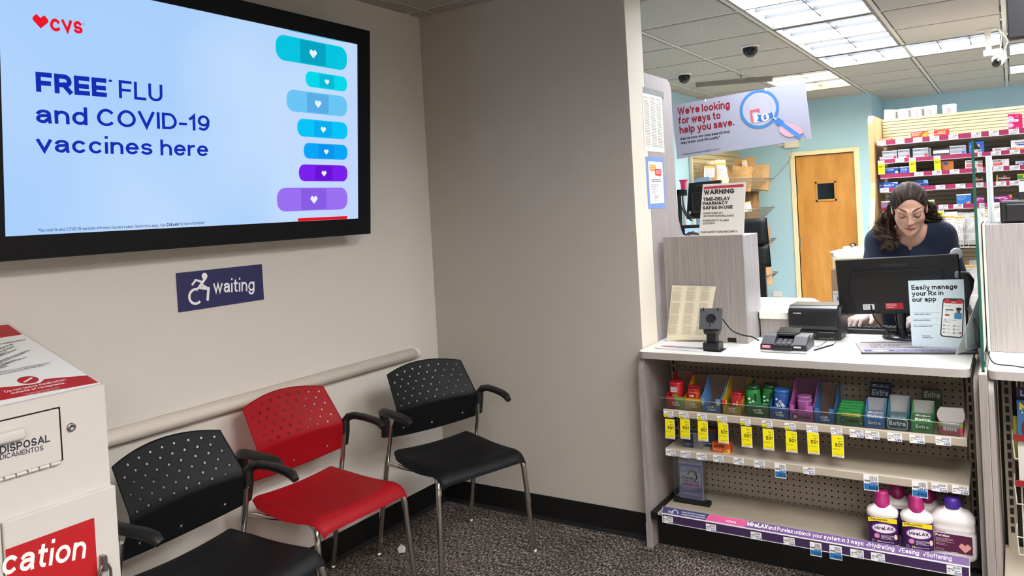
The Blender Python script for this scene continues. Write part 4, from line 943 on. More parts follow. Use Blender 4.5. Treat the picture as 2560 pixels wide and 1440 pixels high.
def carton(name, label, xl, xr, yb_px, yt_px, Y, z, dep, col, draw=None, cat='box', group=None, rot=0, topcol=None, yref=None, h=None):
    ym = (yb_px + yt_px) / 2; a_, b_ = PX(xl, ym, Y=Y), PX(xr, ym, Y=Y); hh = h or (PX(xl, yt_px, Y=Y).z - z)
    t = thing(name, label, cat, ((a_.x + b_.x) / 2, Y + dep / 2, z), group)
    obj('carton', MB().box(a_.x, b_.x, Y, Y + dep, z, z + hh, mat(col, .45), .0012), t)
    p = Print((a_.x, Y, z + hh), (1, 0, 0), (0, 0, -1), .0004)
    if draw: draw(p, b_.x - a_.x, hh)
    if p.mb.f: p.into('printing', t)
    return t
def carton_side(label, xl, xc, xr, yt_px, Y, z, dep, cfront, cside, draw=None):
    return None
carton('medicine_box', 'navy medicine box with grey printed side on the middle shelf', 1709, 1731, 1120, 1078, 3.14, .4355, .03, '#20263f', lambda p, w, h: (p.rect(0, h * .05, w, h * .12, '#8f9199'), p.text('Nicotine', w * .12, h * .8, .006, '#a9aec4', .18, width=w * .7), p.greek(w * .1, h * .84, w * .7, h * .94, 2, '#9a6a86', .5)), group='medicine boxes on the middle shelf')
carton('medicine_box', 'grey white medicine box side with fine print on the middle shelf', 1731, 1754, 1115, 1075, 3.15, .4355, .05, '#8d8c92', lambda p, w, h: (p.rect(0, 0, w, h * .14, '#23242a'), p.greek(w * .1, h * .25, w * .9, h * .9, 9, '#5c5c66', .45)), group='medicine boxes on the middle shelf')
carton('medicine_box', 'navy and orange medicine box behind the yellow tags', 1756, 1790, 1118, 1070, 3.18, .4355, .05, '#20304d', lambda p, w, h: (p.rect(0, 0, w, h * .2, '#6b2c22'), p.text('Nicotine', w * .1, h * .85, .007, '#9fb0c8', .18, width=w * .7)), group='medicine boxes on the middle shelf')
carton('medicine_box', 'bright orange pain reliever box with black lettering', 1780, 1825, 1133, 1105, 3.125, .4355, .035, '#c8531c', lambda p, w, h: (p.poly([(w * .62, h), (w * .7, h * .7), (w, h * .5), (w, h)], '#e3b23a'), p.text('Motrin', w * .12, h * .46, h * .26, '#1d1a18', .24, width=w * .56), p.greek(w * .08, h * .62, w * .55, h * .86, 2, '#f0c7a8', .4), p.rect(w * .68, h * .76, w * .86, h * .86, '#7a4a1c')))

# clear upright holder with a lilac leaflet
q = PX(1733, 1262, Z=.166); hx = q.x; hy = q.y + .012
ho = thing('leaflet_holder', 'clear upright holder with lilac emergency contraception card on black base', 'sign holder', (hx, hy, .165))
x0, x1 = PX(1686, 1255, Y=hy).x, PX(1776, 1268, Y=hy).x
obj('base', MB().box(x0, x1, hy - .012, hy + .022, .1655, .185, M_BLACK, .002), ho)
zc = .42
obj('acrylic', MB().box(x0 + .003, x1 - .012, hy - .002, hy, .186, .395, M_ACR), ho); obj('acrylic', MB().box(x0 + .003, x1 - .012, hy + .010, hy + .012, .186, .395, M_ACR), ho)
c0, c1 = PX(1697, 1200, Y=hy).x, PX(1757, 1200, Y=hy).x
cd_ = obj('card', MB().box(c0, c1, hy + .003, hy + .006, .186, .386, mat('#c9c6e0', .5)), ho)
p = Print((c0, hy + .003, .386), (1, 0, 0), (0, 0, -1), .0004); w = c1 - c0
p.rect(0, .0, w, .2, '#cdcbe4'); p.rect(.001, .05, w - .006, .198, '#7c7cc6'); p.rect(.003, .053, w - .008, .186, '#8f90d0'); p.rect(.005, .058, w - .010, .15, '#b9b9e2'); p.rect(.005, .085, w - .01, .14, '#d9d9ee')
p.ring(w * .3, .028, .010, .003, '#6f8f86', -180, 40); p.text('PlanB', w * .12, .03, .006, '#8c8ca0', .16); p.text('One-Step', w * .12, .037, .004, '#8c8ca0', .16); p.ring(w * .8, .026, .011, .0012, '#8c8ca8'); p.text('1', w * .78, .03, .008, '#7a7a94', .16)
p.rect(w * .12, .064, w * .3, .078, '#cfcfe6'); p.ring(w * .58, .098, .021, .006, '#6fa34a', -170, 20); p.ring(w * .6, .102, .016, .005, '#3f3f86', -60, 60)
p.text('PlanB', w * .12, .115, .011, '#2c2c3c', .13, width=w * .48); p.text('One-Step', w * .12, .128, .011, '#2c2c3c', .13, width=w * .7); p.rect(w * .14, .133, w * .86, .143, '#d66aa4'); p.text('Emergency Contraceptive', w * .18, .140, .004, '#f4dcea', .16, width=w * .6); p.greek(w * .14, .148, w * .75, .166, 3, '#e9e9f4', .4); p.greek(w * .2, .176, w * .8, .18, 1, '#e3e3f4', .6)
p.into('printing', cd_)

# laxative bottles at the right end
def mira(label, px, py, Y, lead=True):
    c = PX(px, 1290, Y=Y - .03)
    c.y = Y
    t = thing('laxative_bottle', label, 'bottle', (c.x, c.y, .1655), 'purple label laxative bottles'); o_ = (c.x, c.y, .1655); R = .037
    wm = mat('#e6e2de', .4); X_ = Matrix.Translation(o_) @ Matrix.Rotation(.12, 4, 'Z') @ Matrix.Scale(1.42, 4)
    obj('body', MB().lathe([(.033, 0), (.036, .004), (R, .012), (R, .088), (R + .0012, .093), (.034, .1), (.022, .108), (.0185, .112)], (0, 0, 0), wm, 28, sx=1, sy=.72, power=3).xf(X_), t)
    capm = mat('#a01f68', .4)
    obj('cap', MB().lathe([(.0185, .106), (.0185, .122), (.017, .124), (.0165, .142), (.0145, .146), (0, .146)], (0, 0, 0), capm, 24).xf(X_), t)
    # wrap label, printed front
    lm = mat('#3d1c56', .4)
    obj('label', MB().lathe([(R + .0006, .014), (R + .0006, .084)], (0, 0, 0), lm, 28, sx=1, sy=.72, power=3).xf(X_), t)
    if lead:
        p = Print((-.0335, -.0275, .084), (1, 0, 0), (0, 0, -1), .0006)
        p.poly([(0, 0), (.067, .0), (.067, .012), (.05, .012), (.02, .009), (0, .012)], '#f0d81c'); p.text('20%', .003, .007, .005, '#5c1f30', .22); p.text('MORE FREE!', .018, .007, .004, '#5c1f30', .22, width=.027)
        p.ell(.036, .027, .029, .0135, '#8a5aa6'); p.ell(.036, .027, .026, .0115, '#e9dff0'); p.text('MiraLAX', .014, .0305, .0085, '#1c1622', .24, width=.044)
        p.ell(.019, .047, .0065, .0065, '#d58cb4'); p.ring(.019, .047, .0052, .0008, '#a8407c'); p.greek(.029, .044, .06, .056, 4, '#d9cde4', .4, .3); p.ring(.010, .06, .003, .0007, '#cdbfd8'); p.text('34', .019, .063, .0045, '#e8dc7a', .2); p.greek(.026, .061, .06, .064, 1, '#c8bcd4', .5)
        p.ell(.063, .046, .004, .007, '#f0c8c0'); p.mb.xf(X_); p.into('label_print', t)
    return t
mira('left front purple label bottle with magenta cap', 2203, 1355, 3.112)
mira('middle front purple label bottle with magenta cap', 2289, 1375, 3.112)
mira('rear purple label bottle half hidden behind the left front one', 2243, 1320, 3.225, False)
mira('rear bottle half hidden behind the middle front purple bottle', 2318, 1335, 3.225, False)
c = PX(2384, 1330, Y=3.13); JX_ = Matrix.Translation((c.x, 3.137, .1655)) @ Matrix.Scale(1.45, 4)
t = thing('laxative_bottle', 'wide white jug with violet cap and plum label at the right end', 'bottle', (c.x, 3.137, .1655)); o_ = (0, 0, 0)
obj('body', MB().lathe([(.044, 0), (.048, .004), (.049, .012), (.049, .056), (.0475, .062), (.0455, .066), (.0475, .071), (.0475, .077), (.0455, .081), (.048, .088), (.047, .098), (.035, .112), (.02, .118), (.018, .124)], o_, mat('#e4e0e2', .4), 28, sx=1, sy=.7, power=3.4).xf(JX_), t)
obj('cap', MB().lathe([(.0185, .12), (.0185, .138), (.016, .146), (0, .147)], o_, mat('#4a2b94', .4), 24).xf(JX_), t)
p = Print((-.041, -.0352, .072), (1, 0, 0), (0, 0, -1), .0006)
p.heart(.004, .003, .002, '#c01f2c'); p.text('CVS', .0075, .005, .0032, '#c01f2c', .2); p.text('Health', .0145, .005, .0032, '#666666', .15); p.rect(.002, .007, .082, .051, '#54173f'); p.text('Purelax', .004, .0155, .0065, '#f0e6ee', .2, width=.03); p.greek(.004, .019, .045, .03, 4, '#c9a9be', .4, .4, 4); p.greek(.004, .032, .03, .038, 2, '#bfa0b4', .4, .4, 5); p.greek(.004, .045, .03, .049, 2, '#bfa0b4', .4, .4, 6); p.heart(.066, .035, .0125, '#d99a98'); p.rect(.036, .0495, .05, .0512, '#e8e0e6')
p.mb.xf(JX_); p.into('label_print', t)
# ================================================================== partitions on the counter
pn = thing('wing_panel', 'tall grey laminate wing panel with rounded top, notices taped on it', 'partition', (-1.385, 3.48, CZ))
def wing():
    q = lambda x, y: PX(x, y, X=-1.395)
    tp = 2.087; r = .055; yb_ = 3.652
    pts = [(3.322, CZ), (3.322, tp)] + [(yb_ - r + r * math.sin(math.radians(a_)), tp - r + r * math.cos(math.radians(a_))) for a_ in range(0, 91, 15)]
    pts += [(3.648, 1.55), (3.652, 1.47), (3.664, 1.40), (3.688, 1.35), (3.72, 1.318), (3.78, 1.30), (3.8, 1.298), (3.8, CZ)]
    return MB().prism(pts, -1.409, -1.391, M_LAM, 'X')
obj('panel', wing(), pn)
q = PX(1604, 350, X=-1.391)
# notices
def notice_on_wing(name, label, corners, paint):
    a_, b_, c_, d_ = [PX(x, y, X=-1.3905) for x, y in corners]
    t = thing(name, label, 'notice', ((a_ + c_) / 2)[:])
    y0, y1, z1, z0 = (a_.y + d_.y) / 2, (b_.y + c_.y) / 2, (a_.z + b_.z) / 2, (c_.z + d_.z) / 2
    obj('sheet', MB().box(-1.3908, -1.3903, y0, y1, z0, z1, M_PAPER), t)
    p = Print((-1.3903, y0, z1), (0, 1, 0), (0, 0, -1), .0003); paint(p, y1 - y0, z1 - z0); p.into('printing', t); return t
def fineprint(p, w, h):
    p.rect(0, 0, w, h, '#efe9db')
    for k in range(3):
        p.greek(w * (.06 + .31 * k), h * .05, w * (.33 + .31 * k), h * .09, 2, '#77736a', .45, .1, k)
        p.greek(w * (.06 + .31 * k), h * .11, w * (.33 + .31 * k), h * .93, 30, '#a09a8c', .5, .12, k + 5)
n1 = notice_on_wing('notice_sheet', 'upper cream sheet of tiny three column print taped on the wing panel', ((1605, 231), (1656, 245), (1659, 382), (1612, 376)), fineprint)
obj('tape', MB().box(-1.3902, -1.3900, 3.30, 3.55, 1.985, 2.02, glass_mat('clear tape', '#f8f8f4', .2, .08)), n1)
def bluecard(p, w, h):
    p.rect(0, 0, w, h, '#7390c9'); p.rect(w * .12, h * .09, w * .9, h * .9, '#eef2f6')
    p.rrect(w * .18, h * .15, w * .52, h * .27, .008, '#e88a2e'); p.rrect(w * .46, h * .23, w * .82, h * .36, .008, '#d8302c'); p.poly([(w * .3, h * .26), (w * .4, h * .26), (w * .28, h * .31)], '#e88a2e'); p.poly([(w * .65, h * .35), (w * .75, h * .35), (w * .74, h * .4)], '#d8302c')
    p.greek(w * .22, h * .17, w * .48, h * .25, 2, '#f8d8b0', .5); p.greek(w * .52, h * .26, w * .78, h * .34, 2, '#f6c0b8', .5)
    p.greek(w * .24, h * .43, w * .78, h * .49, 2, '#3f4450', .5, .1); p.greek(w * .22, h * .53, w * .7, h * .72, 6, '#9aa0aa', .4, .5, 3); p.greek(w * .35, h * .74, w * .68, h * .86, 5, '#7d838e', .45, .5, 4)
notice_on_wing('notice_card', 'blue bordered notice with orange and red speech bubbles on the wing panel', ((1613, 391), (1660, 395), (1664, 520), (1621, 522)), bluecard)

WY = 3.365
wx0, wx1 = PX(1663, 700, Y=WY).x, PX(1862, 700, Y=WY).x
wp = thing('privacy_panel', 'grey laminate privacy box on the counter carrying the warning sign', 'partition', ((wx0 + wx1) / 2, 3.45, CZ))
hx0, hx1 = PX(1818, 850, Y=WY).x, PX(1841, 850, Y=WY).x
zt = PX(1760, 590, Y=WY).z
obj('front_panel', MB().prism([(wx0, CZ + .001), (hx0, CZ + .001), (hx0, CZ + .024), (hx1, CZ + .024), (hx1, CZ + .001), (wx1, CZ + .001), (wx1, zt), (wx0, zt)], WY, WY + .02, M_LAM, 'Y'), wp)
obj('side_panel', MB().box(wx1 - .018, wx1, WY + .02, 3.60, CZ + .001, zt - .003, M_LAMD, .002), wp)
obj('top_panel', MB().box(wx0, wx1 - .018, WY + .02, 3.60, zt - .022, zt - .003, M_LAM, .002), wp)
obj('cable_gap', MB().box(hx0, hx1, WY + .012, WY + .016, CZ + .001, CZ + .024, M_BLACK), wp)
# low raised section behind
rs = thing('raised_counter', 'low raised counter section with white top beside the receipt printer', 'counter', (-.9, 3.8, CZ))
RZ = .968; xpr = PX(1971, 790, Y=3.505).x - .008
obj('front', MB().box(-.983, xpr, 3.545, 3.56, CZ + .001, RZ - .03, M_LAM), rs); obj('corner_panel', MB().prism([(-1.01, 3.62), (-.983, 3.545), (-.983, 3.56), (-1.0, 3.63)], CZ + .001, RZ - .03, M_LAMD, 'Z'), rs)
obj('worktop', MB().prism([(-1.385, 3.625), (-1.02, 3.625), (-.982, 3.53), (xpr, 3.53), (xpr, 3.71), (-.70, 3.71), (-.86, 4.06), (-1.385, 4.06)], RZ - .03, RZ, M_TOP, 'Z'), rs)

st_ = thing('side_table', 'white topped side table behind the wing panel', 'table', (-1.65, 3.9, 0))
obj('table_top', MB().box(-1.95, -1.413, 3.62, 4.2, RZ - .03, RZ, M_TOP, .002), st_)
for x_, y_ in ((-1.92, 3.65), (-1.44, 3.65), (-1.92, 4.17), (-1.44, 4.17)): obj('leg', MB().box(x_ - .02, x_ + .02, y_ - .02, y_ + .02, 0, RZ - .03, M_LAMD, .002), st_)
def sheet_sign(name, label, pts_px, Y, thick=.003, cat='sign', col='#f1eee8', paint=None, base=None, slant=0):
    a_, b_, c_, d_ = [PX(x, y, Y=Y) for x, y in pts_px]
    zc = min(c_.z, d_.z)
    t = thing(name, label, cat, ((c_.x + d_.x) / 2, Y, zc))
    obj('sheet', MB().prism([(v_.x, v_.z) for v_ in (a_, b_, c_, d_)], Y, Y + thick, mat(col, .5), 'Y'), t)
    p = Print((a_.x, Y, a_.z), (1, 0, 0), (0, 0, -1), .0004)
    if paint: paint(p)
    p.into('printing', t); return t
def warn(p):
    p.polypx([(1760, 467), (1859, 460), (1859, 467), (1759, 473)], '#cf4450')
    p.textpx('WARNING', (1760, 487), (1836, 483), 12, '#1d1b1c', .25)
    for s_, a_, b_ in (('TIME-DELAY', (1758, 503), (1825, 500)), ('PHARMACY', (1757, 513.5), (1820, 510.5)), ('SAFES IN USE', (1757, 524), (1832, 521.5))): p.textpx(s_, a_, b_, 8.6, '#1d1b1c', .24)
    for s_, a_, b_ in (('\u2022 MONITORED BY', (1756, 536), (1807, 534.5)), ('24-HOUR SURVEILLANCE', (1759, 542), (1835, 541)), ('\u2022 EMERGENCY ALARM', (1755, 554), (1822, 552.5)), ('SYSTEMS', (1758, 561), (1787, 560))): p.textpx(s_, a_, b_, 4.6, '#3b393a', .19)
    p.textpx('FOR SAFETY AND SECURITY', (1752, 583), (1844, 580.5), 4.6, '#3b393a', .2)
sheet_sign('warning_sign', 'white WARNING time-delay pharmacy safes sign with red bar', ((1757, 461), (1864, 455), (1859, 589), (1747, 589)), WY + .001, .004, paint=warn)
def agedpaper(p):
    p.polypx([(1681, 715), (1789, 719), (1769, 843), (1667, 851)], '#e9e0c8')
    for k in range(3):
        x0 = 1683 + 36 * k
        A1, B1 = p.loc(x0, 718), p.loc(x0 + 30, 838)
        sh = (p.loc(x0 - 14, 838) - p.loc(x0, 718))
        # columns lean with the sheet: one row at a time
        rnd = random.Random(k)
        for r_ in range(48):
            f = r_ / 48; ux_, vy = A1.x + sh.x * f, A1.y + (B1.y - A1.y) * f
            if r_ in (3, 14, 15, 27, 38): continue
            p.greek(ux_, vy, ux_ + (B1.x - A1.x) * 1.02, vy + .0021, 1, '#a59d89', .75, .15, r_ + 40 * k)
sheet_sign('notice_sheet', 'cream sheet of tiny print leaning against the privacy box', ((1680, 713), (1790, 716), (1766, 850), (1666, 852)), WY - .012, .002, 'notice', '#d9d3c4', agedpaper)

def flat(name, label, pts, cat, col='#f1eff0', paint=None, z=CZ, th=.001, frame=None):
    """sheet lying on the worktop, corners from pixels: near left, near right, far right, far left"""
    P = [PX(x, y, Z=z + th) for x, y in pts]; c_ = sum(P, Vector()) / 4
    t = thing(name, label, cat, (c_.x, c_.y, z))
    obj('sheet', MB().prism([(v_.x, v_.y) for v_ in P], z + .0004, z + th, mat(col, .4), 'Z'), t)
    u = P[1] - P[0]; p = Print(P[3], u, (P[0] - P[3]), .0003)
    if paint: paint(p)
    if p.mb.f: p.into('printing', t)
    return t
flat('leaflet', 'pale leaflet beneath the colour strip leaflets on the left of the counter', ((1640, 872), (1762, 881), (1780, 868), (1672, 858)), 'leaflet', '#e4e2ea', th=.002)
def strip(p):
    cols = ['#d0485a', '#cf3f4a', '#a84a3c', '#c05a90', '#6d4f7c', '#8f9fc4', '#7f9fbe', '#b8d0dc', '#9fc4d0', '#5fa8a0']
    for k, c_ in enumerate(cols):
        a_, b_ = p.loc(1652 + k * 10.2, 865 + k * .7), p.loc(1660 + k * 10.2, 866 + k * .7); p.rect(a_.x, a_.y - .014, b_.x, a_.y + .006, c_); p.rect(a_.x + .006, a_.y - .008, b_.x - .006, a_.y + .001, '#f3e8ea')
flat('leaflet', 'white leaflet with a row of coloured squares by the black tablet stand', ((1637, 868), (1756, 877), (1771, 864), (1662, 856)), 'leaflet', '#f4f3f8', strip, z=CZ + .003, th=.003)
def waves():
    a_ = PX(1724, 848, Z=CZ); mb = MB()
    def fn(u, v): return Vector((a_.x + .062 * u + .01 * v, a_.y + .035 * v, CZ + .004 + .03 * math.sin(math.pi * u) * (1 - v * .3) + .006 * math.sin(7 * u + 3 * v)))
    return mb.grid(fn, 10, 6, mat('#e9e4ee', .6))
solo('crumpled_tissue', waves(), 'crumpled white receipt paper behind the tablet stand', 'paper')
def lines(p): 
    P0, P1 = p.loc(2017, 893), p.loc(2103, 872); p.greek(min(P0.x, P1.x) + .01, min(P0.y, P1.y) + .006, max(P0.x, P1.x) - .012, max(P0.y, P1.y) - .01, 9, '#b9b9c6', .3, .35)
flat('form_sheet', 'white printed form lying right of the card reader', ((2012, 893), (2101, 895), (2124, 867), (2032, 864)), 'paper', '#f5f4f6', lines)

# black tablet stand without its tablet
c = PX(1783, 876, Z=CZ); st = thing('tablet_stand', 'black metal tablet stand with empty square mounting plate', 'stand', (c.x, c.y, CZ))
M_IRON = mat('#1a1a1c', .38); M_IRONL = mat('#4d4d52', .45)
obj('foot', MB().box(c.x - .05, c.x + .045, c.y - .035, c.y + .04, CZ + .0005, CZ + .004, M_IRON, .001), st)
obj('base_block', MB().box(c.x - .034, c.x + .034, c.y - .03, c.y + .035, CZ + .004, CZ + .036, M_IRON, .002), st)
obj('post', MB().box(c.x - .021, c.x + .021, c.y - .018, c.y + .02, CZ + .036, CZ + .085, M_IRON, .002), st)
obj('tilt_joint', MB().lathe([(.0, -.03), (.024, -.03), (.024, .03), (0, .03)], (c.x, c.y, CZ + .09), M_IRON, 20, axis='X'), st)
X_ = Matrix.Translation((c.x + .001, c.y - .012, CZ + .136)) @ Matrix.Rotation(math.radians(10), 4, 'Z') @ Matrix.Rotation(math.radians(-32), 4, 'X')
pl_ = MB(); w2 = .047; n = 24
ring = _arc(0, 0, .021, .021, 0, 345, 23); out = []
for a_, b_ in ring: s_ = w2 / max(abs(a_), abs(b_)); out.append((a_ * s_, b_ * s_))
V = [(a_, -.002, b_) for a_, b_ in ring + out] + [(a_, .002, b_) for a_, b_ in ring + out]
F = []
for k in range(24):
    j = (k + 1) % 24; F += [(k, j, 24 + j, 24 + k), (48 + j, 48 + k, 72 + k, 72 + j), (k, 48 + k, 48 + j, j), (24 + k, 24 + j, 72 + j, 72 + k)]
obj('mounting_plate', pl_.add(V, F, M_IRONL).xf(X_), st)
obj('collar', MB().lathe([(.03, .003), (.03, .03), (.0, .03)], (0, 0, 0), M_IRON, 20, axis='Y').xf(X_), st)
for a_, b_ in ((-.03, .038), (.03, .038), (0, -.034)): obj('peg', MB().tube([(a_, -.002, b_), (a_, -.012, b_), (a_, -.013, b_ + .006)], .0025, M_IRON, 8).xf(X_), st)
sc_ = MB()
for a_, b_ in ((-.016, .022), (.014, .022), (-.018, -.02), (.012, -.02)): sc_.lathe([(.002, -.0022), (.002, -.003), (0, -.003)], (a_, 0, b_), M_BLACK, 8, axis='Y')
obj('screw_holes', sc_.xf(X_), st, kind='stuff')
def cable(name, label, pts, r=.0022, cat='cable', m=M_BLACK):
    P = [Vector(p_) for p_ in pts]; out = []
    for i in range(len(P) - 1):
        p0, p1, p2, p3 = P[max(i - 1, 0)], P[i], P[i + 1], P[min(i + 2, len(P) - 1)]
        for k in range(6):
            t_ = k / 6; out.append(.5 * ((2 * p1) + (p2 - p0) * t_ + (2 * p0 - 5 * p1 + 4 * p2 - p3) * t_ ** 2 + (3 * p1 - p0 - 3 * p2 + p3) * t_ ** 3))
    out.append(P[-1]); return solo(name, MB().tube(out, r, m, 8), label, cat)
def C(x, y, Y): return PX(x, y, Y=Y)
cable('cable', 'black cable looping from the tablet stand to the card reader', [C(1785, 800, 3.235), C(1781, 778, 3.21), C(1777, 775, 3.2), C(1790, 782, 3.24), C(1808, 800, 3.26), C(1830, 826, 3.27), C(1858, 838, 3.27), C(1880, 842, 3.26), C(1897, 851, 3.24)], .0032)

# card reader
c0, c1 = PX(1894, 882, Z=CZ + .004), PX(2012, 888, Z=CZ + .004); cr_ = thing('card_reader', 'black card reader terminal with sloping keypad and pink sticker', 'card reader', ((c0.x + c1.x) / 2, 3.25, CZ))
x0, x1, yf = c0.x, c1.x, 3.195
obj('base', MB().box(x0, x1, yf, yf + .15, CZ + .001, CZ + .011, mat('#c4c4c8', .3), .003), cr_)
bd = obj('body', MB().prism([(yf + .002, CZ + .011), (yf + .004, CZ + .032), (yf + .145, CZ + .062), (yf + .148, CZ + .011)], x0 + .001, x1 - .001, mat('#232327', .35), 'X'), cr_)
w = x1 - x0; sl = Vector((0, .141, .03)).normalized(); nrm = Vector((0, -.03, .141)).normalized()
obj('cheek', MB().prism([(yf + .006, CZ + .034), (yf + .05, CZ + .062), (yf + .1, CZ + .066), (yf + .1, CZ + .045)], x0 + .004, x0 + w * .3, mat('#3b3b42', .4), 'X'), cr_)
obj('cheek', MB().prism([(yf + .006, CZ + .034), (yf + .05, CZ + .062), (yf + .1, CZ + .066), (yf + .1, CZ + .045)], x0 + w * .7, x1 - .004, mat('#3b3b42', .4), 'X'), cr_)
obj('pin_shield', MB().prism([(x0 + w * .3, CZ + .068), (x0 + w * .70, CZ + .068), (x0 + w * .74, CZ + .060), (x0 + w * .26, CZ + .060)], yf + .07, yf + .13, mat('#2b2b31', .3), 'Y'), cr_)
obj('display', MB().prism([(yf + .08, CZ + .064), (yf + .085, CZ + .07), (yf + .15, CZ + .082), (yf + .152, CZ + .074)], x0 + w * .27, x0 + w * .74, mat('#1d1d22', .18), 'X'), cr_)
kk = None
for r_ in range(3):
    for k in range(3): o = obj('key', MB().box(x0 + w * (.34 + .115 * k), x0 + w * (.425 + .115 * k), yf + .012 + r_ * .018, yf + .024 + r_ * .018, CZ + .033 + r_ * .004, CZ + .041 + r_ * .004, mat('#6a6a70', .4), .001), cr_)
obj('card_slot', MB().box(x0 + w * .28, x0 + w * .7, yf - .006, yf + .004, CZ + .012, CZ + .024, M_BLACK, .002), cr_)
p = Print((x0, yf + .0035, CZ + .032), (1, 0, 0), (0, -.004, -.021), .001)
p.rect(w * .05, .002, w * .23, .014, '#e86f86'); p.greek(w * .07, .004, w * .21, .012, 2, '#f6c6cf', .5); p.rect(w * .73, .003, w * .88, .009, '#eceaec'); p.greek(w * .745, .005, w * .86, .008, 1, '#8a6a70', .6); p.into('stickers', bd)
cable('stylus', 'black stylus lying beside the card reader with its tether', [C(1998, 870, 3.2), C(2010, 868, 3.21), C(2014, 852, 3.24)], .0025, 'stylus')
cable('stylus', 'thin black stylus lying on the form near the printer', [PX(2036, 875, Z=CZ + .005), PX(2060, 868, Z=CZ + .006), PX(2082, 862, Z=CZ + .006)], .0032, 'stylus')
cable('cable', 'thin black tether running from printer to the stylus', [PX(2084, 861, Z=CZ + .006), C(2092, 850, 3.44), C(2083, 842, 3.45), C(2070, 850, 3.4), C(2052, 863, 3.38), PX(2038, 867, Z=CZ + .003), PX(2020, 858, Z=CZ + .003)], .0012)

# receipt printer
a_ = PX(1999, 852, Z=CZ); pr = thing('receipt_printer', 'black receipt printer with rounded top and open front', 'printer', (-.74, 3.58, CZ))
x0, x1 = PX(1971, 790, Y=3.505).x, PX(2092, 790, Y=3.505).x; yf = 3.505
prof = [(yf + .025, CZ + .001), (yf + .025, CZ + .045), (yf + .004, CZ + .05), (yf, CZ + .065), (yf, CZ + .118)] + [(yf + .04 - .04 * math.cos(math.radians(t_)), CZ + .118 + .032 * math.sin(math.radians(t_))) for t_ in range(15, 91, 15)] + [(yf + .17, CZ + .15), (yf + .185, CZ + .13), (yf + .185, CZ + .001)]
M_PRN = mat('#1f1f22', .32)
hb = obj('housing', MB().prism(prof, x0, x1, M_PRN, 'X'), pr)
obj('side_cover', MB().prism([(yf + .015, CZ + .012), (yf + .008, CZ + .1), (yf + .05, CZ + .142), (yf + .165, CZ + .142), (yf + .18, CZ + .012)], x1, x1 + .012, mat('#141416', .4), 'X'), pr)
obj('seam', MB().box(x0 - .0005, x1 + .0005, yf + .035, yf + .038, CZ + .1495, CZ + .1512, M_BLACK), pr)
p = Print((x0, yf - .0005, CZ + .15), (1, 0, 0), (0, 0, -1), .0006); w = x1 - x0
q = p.loc(1983, 764); p.text('TOSHIBA', w * .1, .034, .006, '#d9d9dc', .24, width=.035)
p.into('lettering', hb)
prt = MB().box(x0 + .02, x1 - .012, yf + .02, yf + .026, CZ + .006, CZ + .042, mat('#0d0d0e', .5)); prt.box(x0 + w * .62, x1 - .018, yf + .017, yf + .02, CZ + .01, CZ + .034, mat('#0a0a0a', .4))
pp = obj('port_recess', prt, pr)
for k in range(6): obj('port', MB().box(x0 + .03 + k * .013, x0 + .04 + k * .013, yf + .016, yf + .02, CZ + .012 + (k % 2) * .008, CZ + .024 + (k % 2) * .004, mat('#5b5b60', .35), .001), pp)
obj('metal_frame', MB().box(x0 + w * .6, x1 - .016, yf + .015, yf + .017, CZ + .034, CZ + .037, M_STEEL).box(x0 + w * .6, x1 - .016, yf + .015, yf + .017, CZ + .008, CZ + .010, M_STEEL), pp)

# monitor seen from behind
MY = 3.64
ma_, mb_, mc_, md_ = PX(2087, 650, Y=MY), PX(2396, 634, Y=MY), PX(2407, 778, Y=MY), PX(2113, 790, Y=MY)
mo = thing('computer_monitor', 'black computer monitor seen from behind on the counter', 'monitor', ((mc_.x + md_.x) / 2 - .02, MY, CZ))
O_ = ma_; U_ = (mb_ - ma_); W_ = U_.length; U_ = U_.normalized(); D_ = Vector((0, 0, -1)); 
roll_ = math.atan2(U_.z, U_.x)
H_ = ((md_ - ma_).length + (mc_ - mb_).length) / 2
X_ = Matrix.Translation((ma_ + mb_) / 2) @ Matrix.Rotation(-roll_, 4, 'Y') @ Matrix.Rotation(math.radians(0), 4, 'X')
M_MON = mat('#131314', .36); 
obj('back_shell', MB().box(-W_ / 2, W_ / 2, 0, .018, -H_, 0, M_MON, .004).xf(X_), mo)
obj('screen', MB().box(-W_ / 2 + .012, W_ / 2 - .012, .018, .0185, -H_ + .02, -.012, mat('#cfe4ff', .2, emit=.5)).xf(X_), mo)
hump = MB().prism([(-W_ * .36, -.055), (W_ * .36, -.055), (W_ * .385, -H_ * .62), (W_ * .33, -H_ + .012), (-W_ * .33, -H_ + .012), (-W_ * .385, -H_ * .62)], -.024, 0, M_MON, 'Y').xf(X_)
ho_ = obj('rear_bulge', hump, mo)
p = Print(X_ @ Vector((-W_ / 2, 0, 0)), X_.to_3x3() @ Vector((1, 0, 0)), X_.to_3x3() @ Vector((0, 0, -1)), .0006)
p.text('ViewSonic', W_ * .38, .040, .014, '#3a3a3e', .16, width=W_ * .22); p.into('lettering', mo)
vs_ = MB()
for r_ in range(4):
    for k in range(46): vs_.lathe([(.0022, 0), (0, .0001)], (-W_ * .35 + k * W_ * .7 / 45 + (r_ % 2) * .003, -.0246, -.063 - r_ * .006), mat('#000000', .8), 6, axis='Y')
obj('vent_holes', vs_.xf(X_), ho_, kind='stuff')
sw_ = MB()
for x_, z_ in ((-.075, -.12), (.03, -.12), (-.07, -.21), (.035, -.21)): sw_.lathe([(.005, 0), (.005, -.0008), (.003, -.0008), (.0, .001)], (x_, -.0245, z_), mat('#050505', .3), 12, axis='Y')
obj('vesa_hole', sw_.xf(X_), ho_, kind='stuff')
p = Print(X_ @ Vector((0, -.024, -H_)), X_.to_3x3() @ Vector((1, 0, 0)), X_.to_3x3() @ Vector((0, 0, -1)), .0006)
